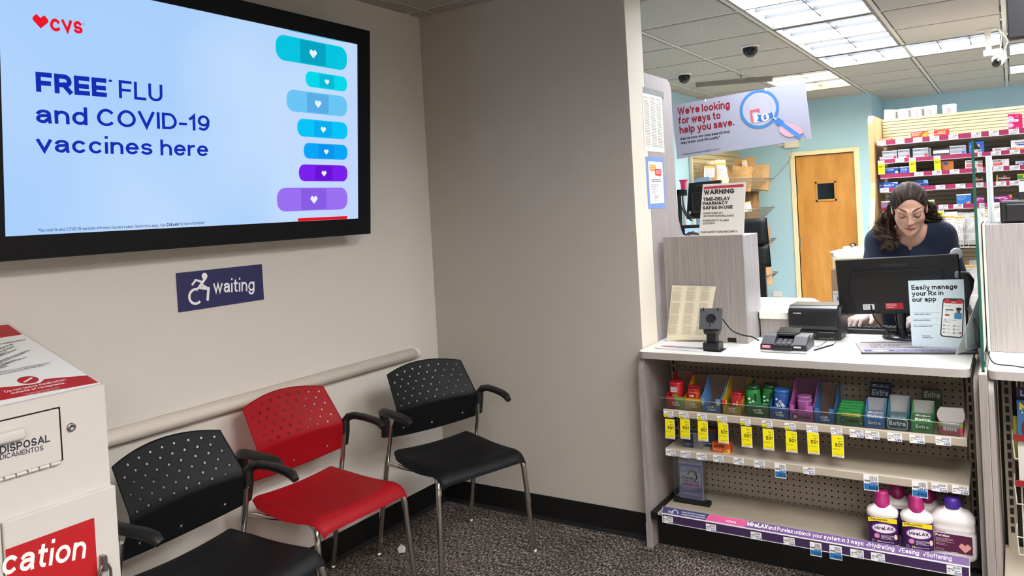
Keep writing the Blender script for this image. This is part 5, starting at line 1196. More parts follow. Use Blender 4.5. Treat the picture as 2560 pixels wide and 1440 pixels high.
a_, b_ = p.loc(2157, 761), p.loc(2187, 774); p.rect(a_.x, a_.y, b_.x, b_.y, '#dcdce0'); p.greek(a_.x + .003, a_.y + .003, b_.x - .02, b_.y - .002, 4, '#8a8a92', .5)
a_, b_ = p.loc(2213, 758), p.loc(2259, 772); p.rect(a_.x, a_.y, b_.x, b_.y, '#b0182c'); p.greek(a_.x + .004, a_.y + .003, a_.x + .045, b_.y - .003, 3, '#e6a8b0', .5)
p.into('stickers', ho_)
bc = PX(2262, 846, Z=CZ); by = 3.66
obj('neck', MB().lathe([(.026, CZ + .012), (.02, CZ + .03), (.019, CZ + .06), (.026, CZ + .115)], (PX(2252, 800, Y=by).x, by, 0), mat('#0e0e10', .12), 20, sy=.7), mo)
obj('foot', MB().lathe([(.075, 0), (.078, .004), (.076, .009), (.03, .014), (0, .014)], (PX(2258, 838, Y=by).x, by, CZ + .0005), mat('#2a2a2d', .2), 32, sx=1.05, sy=1), mo)
cable('cable', 'black video cable dropping from the monitor to the counter', [C(2177, 762, 3.61), C(2181, 780, 3.61), C(2188, 798, 3.63), C(2203, 815, 3.66), C(2220, 826, 3.68), C(2216, 832, 3.7)], .0035)
pw = cable('cable', 'thin black cable trailing from the printer towards the keyboard', [PX(2108, 836, Z=CZ + .002), PX(2122, 834, Z=CZ + .002), PX(2138, 829, Z=CZ + .002), PX(2160, 830, Z=CZ + .002)], .0014)

# keyboard
kb = thing('keyboard', 'black keyboard on the counter under the monitor', 'keyboard', (-.42, 3.80, CZ)); kx0, kx1, ky0, ky1 = PX(2119, 830, Y=3.73).x, -.2, 3.73, 3.86
obj('case', MB().prism([(ky0, CZ + .001), (ky0, CZ + .022), (ky1, CZ + .016), (ky1, CZ + .001)], kx0, kx1, mat('#1b1b1e', .35), 'X'), kb)
obj('trim_line', MB().box(kx0, kx1, ky0 - .0008, ky0 + .001, CZ + .019, CZ + .0225, mat('#8d8d92', .3)), kb)
kx = int((kx1 - kx0) / .0195); kmesh = None
for r_ in range(5):
    for k in range(kx):
        x_, y_ = kx0 + .01 + k * .0195 + (r_ % 2) * .005, ky0 + .02 + r_ * .021
        if kmesh is None: kmesh = obj('key', MB().prism([(-.0085, 0), (.0085, 0), (.0068, .008), (-.0068, .008)], -.008, .008, mat('#3f3f45', .45), 'Y'), None); kmesh.parent = kb; o = kmesh
        else: o = share(kmesh, 'key', (0, 0, 0), kb)
        o.location = Vector((x_, y_, CZ + .0215 - r_ * .0012)) - kb.location

# framed advertising mat
def matp(p):
    a_, b_, c_ = p.loc(2156, 881), p.loc(2444, 881), p.loc(2156, 857); dz = a_.y - c_.y
    p.rect(a_.x, c_.y, b_.x, a_.y, '#b9b3b6'); p.rect(a_.x + .012, a_.y - dz * .26, b_.x, a_.y - dz * .06, '#5d5f8d'); p.ell(a_.x + .07, a_.y - dz * .16, .033, dz * .07, '#f0f0f6'); p.greek(a_.x + .055, a_.y - dz * .18, a_.x + .09, a_.y - dz * .13, 1, '#7a7a9a', .6); p.greek(a_.x + .12, a_.y - dz * .2, b_.x - .03, a_.y - dz * .13, 1, '#c9cbe0', .5)
    p.text('The vaccines', a_.x + .045, c_.y + dz * .22, dz * .11, '#6a6670', .2, width=.17); p.text('you need,', a_.x + .045, c_.y + dz * .38, dz * .11, '#6a6670', .2, width=.12); p.text('all in one place', a_.x + .045, c_.y + dz * .54, dz * .11, '#6a6670', .2, width=.19)
    p.rrect(a_.x + .27, c_.y + dz * .5, b_.x - .02, c_.y + dz * .6, .002, '#c98a96')
flat('counter_mat', 'grey framed advertising mat lying at the counter front', ((2153, 884), (2447, 884), (2440, 853), (2151, 855)), 'counter mat', '#2a2a2e', matp, th=.003)

# app sign and the card edge-on beside it
def appsign(p):
    p.polypx([(2272, 705), (2409, 699), (2418, 870), (2281, 864)], '#d9eaf4')
    for s_, a_, b_ in (('Easily manage', (2279, 725), (2394, 722)), ('your Rx in', (2280, 740), (2359, 738)), ('our app', (2281, 755), (2341, 753))): p.textpx(s_, a_, b_, 12, '#17181c', .205)
    for y_, s_, xe in ((781, 'Check order status', 2326), (796, 'Refill prescriptions', 2326), (811, 'View estimated cost', 2331)):
        a_, b_ = p.loc(2283, y_), p.loc(2352, y_); p.line([(a_.x, a_.y), (b_.x, b_.y)], .0006, '#8a97a2'); p.textpx(s_, (2284, y_ + 6.5), (xe, y_ + 6), 4, '#56626e', .18)
    p.textpx('Download', (2306, 841), (2325, 841), 3, '#4c5560', .22); p.textpx('our app today.', (2306, 845), (2333, 845), 3, '#4c5560', .22)
    q = [p.loc(*k) for k in ((2357, 745), (2411, 747), (2407, 846), (2350, 841))]
    def mix(u, v): return q[0] * (1 - u) * (1 - v) + q[1] * u * (1 - v) + q[2] * u * v + q[3] * (1 - u) * v
    def rr(u0, v0, u1, v1, c_, r_=.06):
        pts = []
        for cu, cv, a_ in ((u1 - r_, v0 + r_ * .5, -90), (u1 - r_, v1 - r_ * .5, 0), (u0 + r_, v1 - r_ * .5, 90), (u0 + r_, v0 + r_ * .5, 180)):
            for t_ in range(0, 91, 30): k = mix(cu + r_ * math.cos(math.radians(a_ + t_)), cv + r_ * .5 * math.sin(math.radians(a_ + t_))); pts.append((k.x, k.y))
        p.poly(pts, c_)
    rr(0, 0, 1, 1, '#2e3138', .14); rr(.05, .03, .95, .97, '#f2f4f5', .12); rr(.06, .035, .94, .13, '#c83240', .08); rr(.3, .03, .7, .055, '#2e3138', .03); rr(.4, .085, .62, .105, '#f0d0d4', .005)
    rr(.15, .28, .52, .31, '#3c424a', .004); rr(.15, .345, .3, .36, '#9aa4ae', .004); rr(.15, .41, .36, .45, '#b0283c', .01); rr(.08, .19, .4, .205, '#9aa4ae', .004)
    rr(.58, .36, .92, .52, '#3a8fd0', .05); rr(.68, .28, .84, .38, '#8d5a44', .06); rr(.64, .23, .9, .3, '#2c2420', .08)
    for k in range(3):
        for j in range(2): rr(.1 + .45 * j, .68 + .09 * k, .2 + .45 * j, .72 + .09 * k, '#9aa0a6', .01); rr(.25 + .45 * j, .69 + .09 * k, .42 + .45 * j, .705 + .09 * k, '#b9bec4', .004)
    rr(.1, .6, .4, .615, '#9aa4ae', .004); rr(.84, .85, .93, .89, '#b0283c', .01); rr(.14, .535, .24, .575, '#b0b6bc', .01); rr(.3, .545, .7, .56, '#c6cbd0', .004)
sy_ = 3.40
sheet_sign('app_sign', 'white easel sign about managing prescriptions in an app', ((2270, 702), (2409, 698), (2418, 872), (2280, 866)), sy_, .003, 'sign', '#cfe2ec', appsign)
def edgecard():
    a_, b_ = C(2446, 737, 3.62), C(2388, 884, 3.28); b_.z = CZ + .001
    w_ = Vector((.13, .05, 0)); mb = MB(); t_ = Vector((.0015, 0, 0))
    V = [a_, b_, b_ + w_, a_ + w_ * .25]; mb.add(V + [v_ + t_ for v_ in V], [(0, 1, 2, 3), (7, 6, 5, 4), (0, 4, 5, 1), (1, 5, 6, 2), (2, 6, 7, 3), (3, 7, 4, 0)], mat('#e9e9ec', .5)); return mb
ec = thing('easel_card', 'white easel card seen edge on right of the app sign', 'sign', (-.24, 3.38, CZ))
A_, B_ = C(2446, 740, 3.50), C(2388, 885, 3.33); B_.z = CZ + .001
def slab(P, off, m): 
    off = Vector(off); V = P + [v_ + off for v_ in P]; n = len(P)
    return MB().add(V, [tuple(range(n)), tuple(range(2 * n - 1, n - 1, -1))] + [(j, n + j, n + (j + 1) % n, (j + 1) % n) for j in range(n)], m)
obj('card', slab([A_, B_, B_ + Vector((.085, .19, 0)), A_ + Vector((.02, .14, 0))], (.002, 0, 0), mat('#dfe0e4', .5)), ec)
E2 = C(2446, 868, 3.47); E2.z = CZ + .001
obj('strut', slab([C(2418, 770, 3.45), C(2424, 762, 3.47), C(2447, 830, 3.46), E2], (.002, .003, 0), mat('#8d8681', .6)), ec)
def disc(name, label, px, py, Y, r, col, cat='disc'):
    c_ = C(px, py, Y); return solo(name, MB().lathe([(0, .0), (r * .7, .0), (r, .002), (r, .004), (r * .7, .006), (0, .007)], c_, mat(col, .3), 24, axis='Y'), label, cat)
disc('suction_disc', 'pale translucent suction disc on the easel strut', 2396, 812, 3.44, .018, '#d5d9da')
disc('round_cap', 'round white cap at the upper right corner of the monitor', 2391, 634, MY + .03, .024, '#e9eef2')
# barcode scanner right of the monitor
sn = thing('barcode_scanner', 'black hand scanner standing right of the monitor', 'scanner', (C(2412, 760, 3.6).x, 3.6, CZ))
g0 = [C(2400, 685, 3.6), C(2412, 688, 3.6), C(2421, 702, 3.6), C(2420, 722, 3.6), C(2415, 745, 3.6), C(2413, 790, 3.6), C(2416, 845, 3.6)]
g0[-1].z = CZ + .012
obj('body', MB().tube(g0, [.012, .02, .022, .019, .013, .011, .012], M_DARK, 14), sn)
obj('window', MB().box(g0[0].x - .018, g0[0].x - .004, 3.585, 3.615, g0[0].z - .016, g0[0].z + .012, mat('#8d9196', .2), .004), sn)
obj('foot', MB().lathe([(.035, 0), (.035, .006), (.014, .014), (0, .014)], (g0[-1].x, 3.6, CZ + .0005), M_DARK, 20), sn)
# ================================================================== right counter, glass screen
gp = thing('glass_screen', 'upright glass screen with green edge dividing the counter', 'glass screen', (-.106, 3.6, CZ))
GXc = -.1065
M_GLASS = glass_mat('screen glass', '#cfe3da', .02, .10)
obj('pane', MB().box(GXc - .0042, GXc + .0042, 3.074, 3.94, CZ - .008, 1.637, M_GLASS), gp)
mgE = mat('#1f5c52', .15)
obj('pane_edge', MB().box(GXc - .0044, GXc + .0044, 3.070, 3.074, CZ - .008, 1.6375, mgE), gp, 'dark green front edge of the glass')
obj('channel', MB().box(GXc - .009, GXc - .005, 3.12, 3.94, CZ + .001, CZ + .02, M_STEEL).box(GXc + .005, GXc + .009, 3.12, 3.94, CZ + .001, CZ + .02, M_STEEL), gp)
rc = thing('side_counter', 'right pale counter section beyond the glass screen', 'counter', (.45, 3.5, 0))
rx0 = px1 + .002
obj('worktop', rounded_top(MB(), rx0, 1.3, CF, 3.95, CZ - .029, CZ, .03, M_TOP, M_EDGE), rc)
obj('back_panel', MB().box(rx0 + .02, 1.3, 3.45, 3.465, 0, CZ - .03, M_LAM), rc)
obj('side_panel', side_panel(1.27, 1.3, CF, 3.95, CZ - .03, .055), rc)
PW = 3.43
sp = thing('counter_partition', 'tall grey laminate panel standing on the right counter', 'partition', (.4, 3.5, CZ))
xa = PX(2466, 700, Y=PW).x; zt2 = PX(2500, 560, Y=PW).z
obj('front_panel', MB().box(xa + .004, 1.28, PW, PW + .018, CZ + .001, zt2, M_LAM, .001), sp)
obj('end_strip', MB().box(xa - .006, xa + .003, PW - .001, 3.8, CZ + .001, zt2 + .002, mat('#c8c2b6', .4), .001), sp)
obj('top_shelf', MB().box(xa + .004, 1.28, PW + .018, 3.8, zt2 - .02, zt2 - .001, M_LAM), sp)
ps = C(2463, 391, 3.56); pe = C(2479, 391, 3.56)
ep = thing('screen_post', 'pale upright channel post behind the glass on the laminate panel', 'post', ((ps.x + pe.x) / 2, 3.57, zt2))
obj('channel', MB().box(ps.x, pe.x, 3.56, 3.575, zt2, ps.z, mat('#c9d2d2', .35), .001), ep)
obj('groove', MB().box(ps.x + .006, pe.x - .006, 3.5585, 3.56, zt2, ps.z, mat('#aab6b6', .4)), ep)
# black printer and small sign on top
b0, b1 = C(2499, 500, 3.5), C(2512, 503, 3.5)
kp = thing('label_printer', 'black box printer standing on the tall grey panel at right', 'printer', (.1, 3.6, zt2))
obj('housing', MB().box(b0.x, .24, 3.49, 3.68, zt2 + .0005, C(2505, 503, 3.5).z, M_DARK, .006), kp)
obj('front_door', MB().box(b0.x + .018, .225, 3.483, 3.492, zt2 + .006, C(2505, 503, 3.5).z - .012, mat('#1d1d20', .3), .004), kp)
hg = C(2545, 485, 3.55)
ps2 = thing('pickup_sign', 'grey sign with dark lettering above the black printer at the right edge', 'sign', (hg.x + .1, 3.55, C(2505, 503, 3.5).z))
zb_ = C(2550, 480, 3.55).z
obj('board', MB().box(C(2546, 440, 3.55).x, C(2546, 440, 3.55).x + .21, 3.55, 3.553, zb_, C(2549, 453, 3.55).z, mat('#b9b9bd', .5)), ps2)
obj('bracket', MB().box(hg.x, hg.x + .06, 3.55, 3.57, zb_ - .03, zb_, M_DARK, .002).box(hg.x + .02, hg.x + .04, 3.55, 3.57, C(2505, 503, 3.5).z + .001, zb_ - .028, M_DARK), ps2)
p = Print((C(2546, 440, 3.55).x, 3.55, C(2549, 453, 3.55).z), (1, 0, 0), (0, 0, -1), .0005)
for k, s_ in enumerate(('Ask us', 'to order', 'Rx refills')): p.text(s_, .020, .018 + .0145 * k, .010, '#202a4a', .24)
p.into('lettering', ps2)
cable('cable', 'black power cable running down the glass screen onto the right counter', [C(2461, 808, 3.42), C(2464, 830, 3.42), C(2466, 862, 3.38), C(2471, 885, 3.3), PX(2480, 903, Z=CZ + .003), PX(2496, 911, Z=CZ + .003), PX(2530, 914, Z=CZ + .003), PX(2575, 920, Z=CZ + .003), PX(2640, 918, Z=CZ + .003)], .0022)
# right shelving bay and the card rack in it
ru = thing('shelf_bay', 'dim beige slotted shelving bay under the right counter', 'shelving', (.5, 3.3, 0))
obj('back_sheet', pegboard(rx0 + .09, 1.26, .1, .81, 3.40), ru); obj('backing', MB().box(rx0 + .02, 1.26, 3.412, 3.416, .1, .81, M_BLACK), ru)
ux2 = PX(2522, 1100, Y=3.385).x
up = obj('upright', MB().box(ux2 - .016, ux2 + .016, 3.37, 3.395, .06, .815, M_PEG, .002), ru)
sl = MB()
for k in range(18): sl.box(ux2 - .006, ux2 + .006, 3.3685, 3.3698, .19 + k * .0345, .19 + k * .0345 + .023, M_BLACK)
obj('slots', sl, up, kind='stuff')
obj('post', MB().box(ux2 - .045, ux2 - .03, 3.35, 3.40, .05, .815, mat('#4a453e', .5)), ru)
obj('base_shelf', MB().box(rx0 + .02, 1.26, 3.1, 3.40, .1, .13, M_SHELF, .002), ru)
mr = thing('card_rack', 'white wire rack holding cards and magazines at the right edge', 'rack', (.2, 3.2, .14))
m0 = C(2531, 1090, 3.2)
M_WIRE = mat('#e4e0d8', .35)
for zz in (.28, .46, .62):
    obj('pocket', MB().tube([(m0.x, 3.28, zz - .02), (m0.x, 3.18, zz - .03), (m0.x + .5, 3.18, zz - .03), (m0.x + .5, 3.28, zz - .02)], .0025, M_WIRE, 8).tube([(m0.x, 3.28, zz - .08), (m0.x + .004, 3.2, zz - .10), (m0.x + .5, 3.2, zz - .10)], .0025, M_WIRE, 8).tube([(m0.x, 3.18, zz - .03), (m0.x + .004, 3.2, zz - .10)], .0025, M_WIRE, 8), mr)
obj('frame', MB().tube([(m0.x + .02, 3.3, .14), (m0.x + .02, 3.3, .78)], .003, M_WIRE, 8).tube([(m0.x + .48, 3.3, .14), (m0.x + .48, 3.3, .78)], .003, M_WIRE, 8), mr)
obj('price_plate', MB().box(m0.x + .003, m0.x + .08, 3.174, 3.177, .43, .452, mat('#8e1f22', .5)).box(m0.x + .003, m0.x + .08, 3.174, 3.177, .59, .612, mat('#8e1f22', .5)), mr)
def magazine(label, px, py, Y, w, h, col, paint=None, tilt=0):
    a_ = C(px, py, Y); t = thing('magazine', label, 'magazine', (a_.x + w / 2, Y, a_.z - h), 'magazines in the wire rack')
    obj('cover', MB().box(a_.x, a_.x + w, Y, Y + .006, a_.z - h, a_.z, mat(col, .3)), t)
    p = Print((a_.x, Y, a_.z), (1, 0, 0), (0, 0, -1), .0004); (paint or (lambda p: None))(p)
    if p.mb.f: p.into('printing', t)
magazine('blue magazine with big yellow M lettering in the rack', 2541, 1000, 3.22, .19, .20, '#3f6f9f', lambda p: (p.text('MIND', .007, .034, .024, '#efd02a', .26, width=.12), p.ell(.06, .1, .05, .05, '#5a2a1c'), p.text('A', .012, .046, .007, '#dfe8f0', .24)))
magazine('dark violet magazine behind the blue one', 2540, 968, 3.25, .19, .2, '#2b2350', lambda p: p.text('L', .012, .03, .02, '#c9c4dc', .2))
magazine('yellow green magazine standing left of the blue one', 2532, 1040, 3.24, .12, .16, '#8f8d33', lambda p: p.text('UPLIFT', .02, .10, .012, '#3c3a14', .24, slope=-1.5))
for k in range(3): magazine(('front', 'middle', 'rear')[k] + ' white booklet in the rack below the blue magazine', 2544 + 4 * k, 1105 - 5 * k, 3.195 + .012 * k, .15, .14, '#d9d6d2')

# ================================================================== black hanging panel, ceiling devices
hx = PX(2518, 50, Y=3.5).x; hz = PX(2522, 97, Y=3.5).z
hp_ = thing('hanging_display', 'black panel hanging from the ceiling at the top right corner', 'display', (.45, 3.52, hz))
obj('panel', MB().box(hx, .95, 3.5, 3.56, hz, 2.46, mat('#171718', .5), .004), hp_); obj('hanger', MB().box(.4, .44, 3.52, 3.54, 2.46, CEIL, M_DARK), hp_)
def dome(label, px, py, r):
    c = PX(px, py, Z=CEIL); t = thing('dome_camera', label, 'security camera', (c.x, c.y, CEIL - .09), 'ceiling dome cameras')
    obj('mounting_ring', MB().lathe([(r * 1.15, 0), (r * 1.2, -.004), (r * 1.1, -.014), (r * .95, -.016)], (c.x, c.y, CEIL), mat('#d9d7d2', .4), 28), t)
    obj('dome', MB().lathe([(r * .95, -.016), (r * .95, -.03), (r * .86, -.05), (r * .62, -.068), (r * .3, -.078), (0, -.08)], (c.x, c.y, CEIL), mat('#09090b', .06), 28), t)
dome('nearer dark dome camera on the ceiling left of the light row', 1875, 114, .052)
dome('farther dark dome camera on the ceiling above the wing panel', 1710, 184, .05)
c = PX(1852, 184, Z=CEIL); sk = thing('sprinkler', 'small ceiling sprinkler head between dome camera and banner', 'sprinkler', (c.x, c.y, CEIL - .045))
obj('escutcheon', MB().lathe([(.04, 0), (.036, -.008), (.012, -.012)], (c.x, c.y, CEIL), M_STEEL, 20), sk)
obj('head', MB().lathe([(.01, -.008), (.01, -.03), (.004, -.034), (.004, -.042), (.018, -.044), (.018, -.047), (0, -.048)], (c.x, c.y, CEIL), M_STEEL, 14), sk)
a_, b_ = PX(1740, 219, Z=2.475), PX(1931, 203, Z=2.475)
bt_ = thing('ceiling_track', 'grey ceiling track bar above the hanging banner', 'track', ((a_ + b_) / 2)[:])
dv = (b_ - a_).normalized(); nv = Vector((-dv.y, dv.x, 0)) * .02
obj('bar', slab([a_ - nv, b_ - nv, b_ + nv, a_ + nv], (0, 0, .04), mat('#8f8b85', .5)), bt_)
Y6 = 6.05
def c6(x, y): return C(x, y, Y6)
cv = thing('bracket_camera', 'white bracket security camera hanging from the ceiling at right', 'security camera', (c6(2478, 120).x, Y6, c6(2478, 165).z))
k0, k1 = c6(2462, 78), c6(2489, 150)
obj('mounting_plate', MB().box(c6(2442, 76).x, c6(2492, 70).x, Y6 - .03, Y6 + .03, CEIL - .012, CEIL, mat('#bdbab4', .4), .002), cv)
obj('arm', MB().prism([(c6(2459, 75).x, CEIL - .01), (c6(2477, 73).x, CEIL - .01), (c6(2479, 128).x, c6(2479, 126).z), (c6(2465, 128).x, c6(2465, 128).z)], Y6 - .012, Y6 + .012, mat('#d6d3cc', .4), 'Y'), cv)
obj('swivel', MB().lathe([(.0, -.05), (.018, -.05), (.02, -.045), (.02, .035), (.016, .045), (.016, .06), (0, .06)], c6(2480, 131), M_WHITE, 18, axis='X'), cv)
bq = c6(2494, 152)
X_ = Matrix.Translation(bq) @ Matrix.Rotation(math.radians(-12), 4, 'Z') @ Matrix.Rotation(math.radians(24), 4, 'X')
obj('body', MB().box(-.03, .03, -.02, .12, -.028, .03, M_WHITE, .006).xf(X_), cv)
obj('lens', MB().lathe([(.026, -.02), (.027, -.03), (.024, -.034), (.026, -.04), (.024, -.052), (.016, -.056), (.014, -.048), (0, -.046)], (0, 0, -.002), mat('#101012', .2), 22, axis='Y').xf(X_), cv)
obj('cable', MB().tube([c6(2497, 72), c6(2504, 90), c6(2502, 110), c6(2499, 134)], .003, M_WHITE, 8).tube([c6(2496, 72), c6(2514, 92), c6(2520, 103), c6(2512, 122), c6(2503, 136)], .003, M_WHITE, 8), cv)

# ================================================================== hanging banner
BY = 4.2
bn_c = [(1679, 264), (2012, 203), (2029, 346.5), (1693, 397.5)]
bn = thing('hanging_banner', 'long pale hanging banner with red lettering and a magnifying glass', 'banner', (-1.23, BY, C(1850, 390, BY).z))
Pq = [C(x, y, BY) for x, y in bn_c]
mb = MB()
def bfn(u, v):
    q = Pq[0] * (1 - u) * (1 - v) + Pq[1] * u * (1 - v) + Pq[2] * u * v + Pq[3] * (1 - u) * v
    return q + Vector((0, .0, 0))
mb.grid(bfn, 1, 1, mat('#adafc0', .6)); V2 = [(x, y + .003, z) for x, y, z in mb.v]; mb.add(V2, [(0, 1, 3, 2)], mat('#adafc0', .6)); mb.add(mb.v[:4] + V2, [(0, 2, 6, 4), (2, 3, 7, 6), (3, 1, 5, 7), (1, 0, 4, 5)], M_WHITE)
bo = obj('sheet', mb, bn)
p = Print(Pq[0], (1, 0, 0), (0, 0, -1), .0006)
BRD = '#951230'; BLU = '#4a82c0'
for s_, a_, b_ in (("We're looking", (1695, 288), (1825, 270)), ('for ways to', (1697, 311), (1802, 297)), ('help you save.', (1700, 335), (1836, 314))): p.textpx(s_, a_, b_, 19, BRD, .2)
p.textpx('Ask us how our new search tool', (1701, 351), (1825, 332), 7, '#20222c', .2); p.textpx('may lower your Rx costs.*', (1703, 361), (1801, 346), 7, '#20222c', .2); p.textpx('*Savings vary. Not all patients eligible for savings.', (1707, 388), (1799, 374), 4.2, '#4a4c58', .15)
q = p.loc(1898, 273); rr_ = (p.loc(1944, 270) - q).length
p.ell(q.x, q.y, rr_ * .93, rr_ * .93, '#b9bbca'); p.ring(q.x, q.y, rr_, rr_ * .17, BLU)
for k in range(15):
    a_ = math.radians(-172 + k * 11.6); p.line([(q.x + math.cos(a_) * rr_ * .6, q.y + math.sin(a_) * rr_ * .6), (q.x + math.cos(a_) * rr_ * .82, q.y + math.sin(a_) * rr_ * .82)], .0012, '#8d8d98')
a_ = p.loc(1875, 275); p.poly([p.loc(1875, 276), p.loc(1899, 271), p.loc(1900, 282), p.loc(1895, 283), p.loc(1894, 277), p.loc(1880, 280), p.loc(1884, 306), p.loc(1879, 306)], '#dc6272')
p.poly([p.loc(1884, 285), p.loc(1897, 282), p.loc(1900, 305), p.loc(1886, 307)], '#d9dae4')
p.poly([p.loc(1892, 285), p.loc(1900, 288), p.loc(1925, 283), p.loc(1930, 280), p.loc(1934, 293), p.loc(1926, 296), p.loc(1900, 304), p.loc(1893, 302), p.loc(1897, 294)], '#2f74c8')
k = p.loc(1913, 293); p.ell(k.x, k.y, .021, .021, '#eef0f6'); p.text('$', k.x - .009, k.y + .012, .024, '#1f5cb4', .2)
p.poly([p.loc(1948, 318), p.loc(1960, 306), p.loc(1985, 311), p.loc(2004, 320), p.loc(2010, 332), p.loc(1996, 338), p.loc(1980, 342), p.loc(1962, 340), p.loc(1950, 330)], '#e9a9bc')
for k in range(4): qq = p.loc(1956 + k * 6, 326 + k * 4.5); p.ell(qq.x, qq.y, .009, .007, '#f0b9c6')
p.poly([p.loc(2004, 318), p.loc(2008, 317), p.loc(2016, 340), p.loc(2013, 344)], '#a9acc2')
L1, L2 = p.loc(1935, 294), p.loc(1946, 303); p.line([(L1.x, L1.y), (L2.x, L2.y)], .008, '#c9ccd8')
L1, L2 = p.loc(1947, 304), p.loc(1998, 341); p.line([(L1.x, L1.y), (L2.x, L2.y)], .021, '#4a8ee0'); p.line([(L1.x, L1.y), (p.loc(1950, 306).x, p.loc(1950, 306).y)], .032, '#3f80d4')
p.into('printing', bo)
for x, y in ((1763, 250), (1914, 222)):
    q = C(x, y, BY); obj('wire', MB().tube([(q.x, BY, q.z), (q.x, BY, CEIL)], .0006, glass_mat('clear line', '#f2f2f2', .2, .1), 6), bn); obj('clip', MB().box(q.x - .004, q.x + .004, BY - .003, BY + .004, q.z - .012, q.z + .004, mat('#e9e9ee', .3), .001), bn)

# ================================================================== medicine wall behind the pharmacist
SY, SYB = 5.3, 5.65
ms = thing('medicine_shelf', 'tall wall shelving of boxed medicines with magenta label strips', 'shelving', (.2, 5.5, 0))
sx0, sx1 = PX(2197, 365, Y=SY).x, 1.35
M_WOOD = streak('maple panel', '#c99b62', '#ddb27c', (12, 12, 1.4), .4, .3, .7)
zt_ = PX(2200, 300, Y=SYB).z
prof = [(SYB + .2, 0), (SY - .24, 0), (SY - .24, 1.0), (SY - .235, 1.12), (SY - .21, 1.22), (SY - .15, 1.33), (SY - .09, 1.44), (SY - .06, 1.54), (SY - .05, 1.66), (SY - .05, 1.90)] + [(SY + .01 - .06 * math.cos(math.radians(a_)), 1.90 + .06 * math.sin(math.radians(a_))) for a_ in range(0, 91, 15)] + [(SYB + .2, 1.965)]
obj('end_panel', MB().prism(prof, sx0 - .05, sx0 - .022, M_WOOD, 'X'), ms)
M_SLAT = mat('#bdae88', .5); M_SLAT_SHADED = mat('#e3dac2', .55)  # one cream slat: toned down under lamp glare, paler copy offsets shelf shade
zs = [PX(2195, y, Y=SY).z for y in (352, 400, 436, 471, 519)]; zbz = [PX(2195, y, Y=SY).z for y in (365.2, 411, 447.8, 483, 531)]
obj('back_board', MB().box(sx0 - .02, sx1, SYB + .006, SYB + .02, 0, zt_, mat('#7d776a', .7)), ms)
n = 8; dz = (zt_ - zs[0]) / n
for k in range(n): obj('slat', MB().box(sx0 - .018, sx1, SYB, SYB + .006, zs[0] + k * dz + .002, zs[0] + (k + 1) * dz - .001, M_SLAT, .001), ms)
k = 0; z = .1
while z < zs[0] - .03: obj('slat', MB().box(sx0 - .018, sx1, SYB, SYB + .006, z, z + .024, M_SLAT_SHADED, .001), ms); z += .0262
obj('top_ledge', MB().box(sx0 - .02, sx1, SYB + .0205, SYB + .2, zt_ - .02, zt_, M_SLAT), ms)
MAG = mat('#a52f5c', .45); SHM = mat('#b9b3a8', .5); shelves = []
rows = [[2195, 2241, 2285, 2327, 2374, 2431, 2475, 2525], [2238, 2478, 2525], [2284, 2329, 2373, 2482, 2523], [2196, 2336, 2386, 2487, 2521], [2341, 2378, 2300, 2480]]
for r_, (zt1, zb1) in enumerate(zip(zs, zbz)):
    s_ = obj('shelf', MB().box(sx0, sx1, SY + .003, SYB - .001, zt1 - .014, zt1 - .004, SHM), ms); shelves.append(s_)
    obj('label_strip', MB().box(sx0, sx1, SY, SY + .003, zb1 + .003, zt1, MAG), s_); obj('strip_edge', MB().box(sx0, sx1, SY - .002, SY + .003, zb1, zb1 + .003, mat('#f0d6de', .4)), s_)
    for k, x in enumerate(rows[r_]):
        q = PX(x, 400, Y=SY); mb = MB().box(q.x, q.x + .05, SY - .003, SY - .001, zb1 + .003, zt1 - .001, M_WHITE)
        p = Print((q.x, SY - .003, zt1 - .001), (1, 0, 0), (0, 0, -1), .0003); p.bars(.024, .003, .044, .012, 9, '#6a6a72', k); p.greek(.004, .012, .044, .03, 3, '#9aa0b4', .4, .4, k)
        o_ = obj('price_label', mb, s_); 
        kk_ = obj('label_print', p.mb, s_, kind='stuff')
def tag2(par, x, yt, yb, big, foot=''):
    a_, b_ = PX(x, yt, Y=SY - .006), PX(x + 17, yt, Y=SY - .006); h = a_.z - PX(x, yb, Y=SY - .006).z; w = b_.x - a_.x
    mb = MB().box(a_.x, a_.x + w, SY - .006, SY - .0045, a_.z - h, a_.z, M_WHITE); p = Print((a_.x, SY - .006, a_.z), (1, 0, 0), (0, 0, -1), .0004)
    p.rect(.001, h * .22, w - .001, h * .96, '#f4ec10'); p.greek(w * .2, h * .04, w * .9, h * .2, 3, '#8a8a92', .4, .3); p.text(big, w * .18, h * .52, h * .17, '#3c3a10', .2, width=w * .5); p.text('%', w * .74, h * .45, h * .07, '#3c3a10', .2); p.greek(w * .15, h * .68, w * .85, h * .8, 3, '#a09a20', .4, .2)
    o_ = obj('sale_tag', mb, par); obj('tag_print', p.mb, par, kind='stuff')
tag2(shelves[1], 2194, 402, 437, '30'); tag2(shelves[1], 2272, 395, 432, '30'); tag2(shelves[1], 2334, 390, 427, '20'); tag2(shelves[4], 2343, 526, 547, '3')
def med(row, label, xl, xr, yt, col, draw=None, dep=.05, Y=SY + .012, cat='medicine box', name='medicine_box', group='boxes on the medicine wall', z=None):
    z = (zs[row] - .0035) if z is None else z
    a_, b_ = PX(xl, yt + 10, Y=Y), PX(xr, yt + 10, Y=Y); h = PX((xl + xr) / 2, yt, Y=Y).z - z
    t = thing(name, label, cat, ((a_.x + b_.x) / 2, Y + dep / 2, z), group)
    obj('carton', MB().box(a_.x, b_.x, Y, Y + dep, z + .0005, z + h, mat(col, .45), .001), t)
    p = Print((a_.x, Y, z + h), (1, 0, 0), (0, 0, -1), .0005)
    if draw: draw(p, b_.x - a_.x, h); p.into('printing', t)
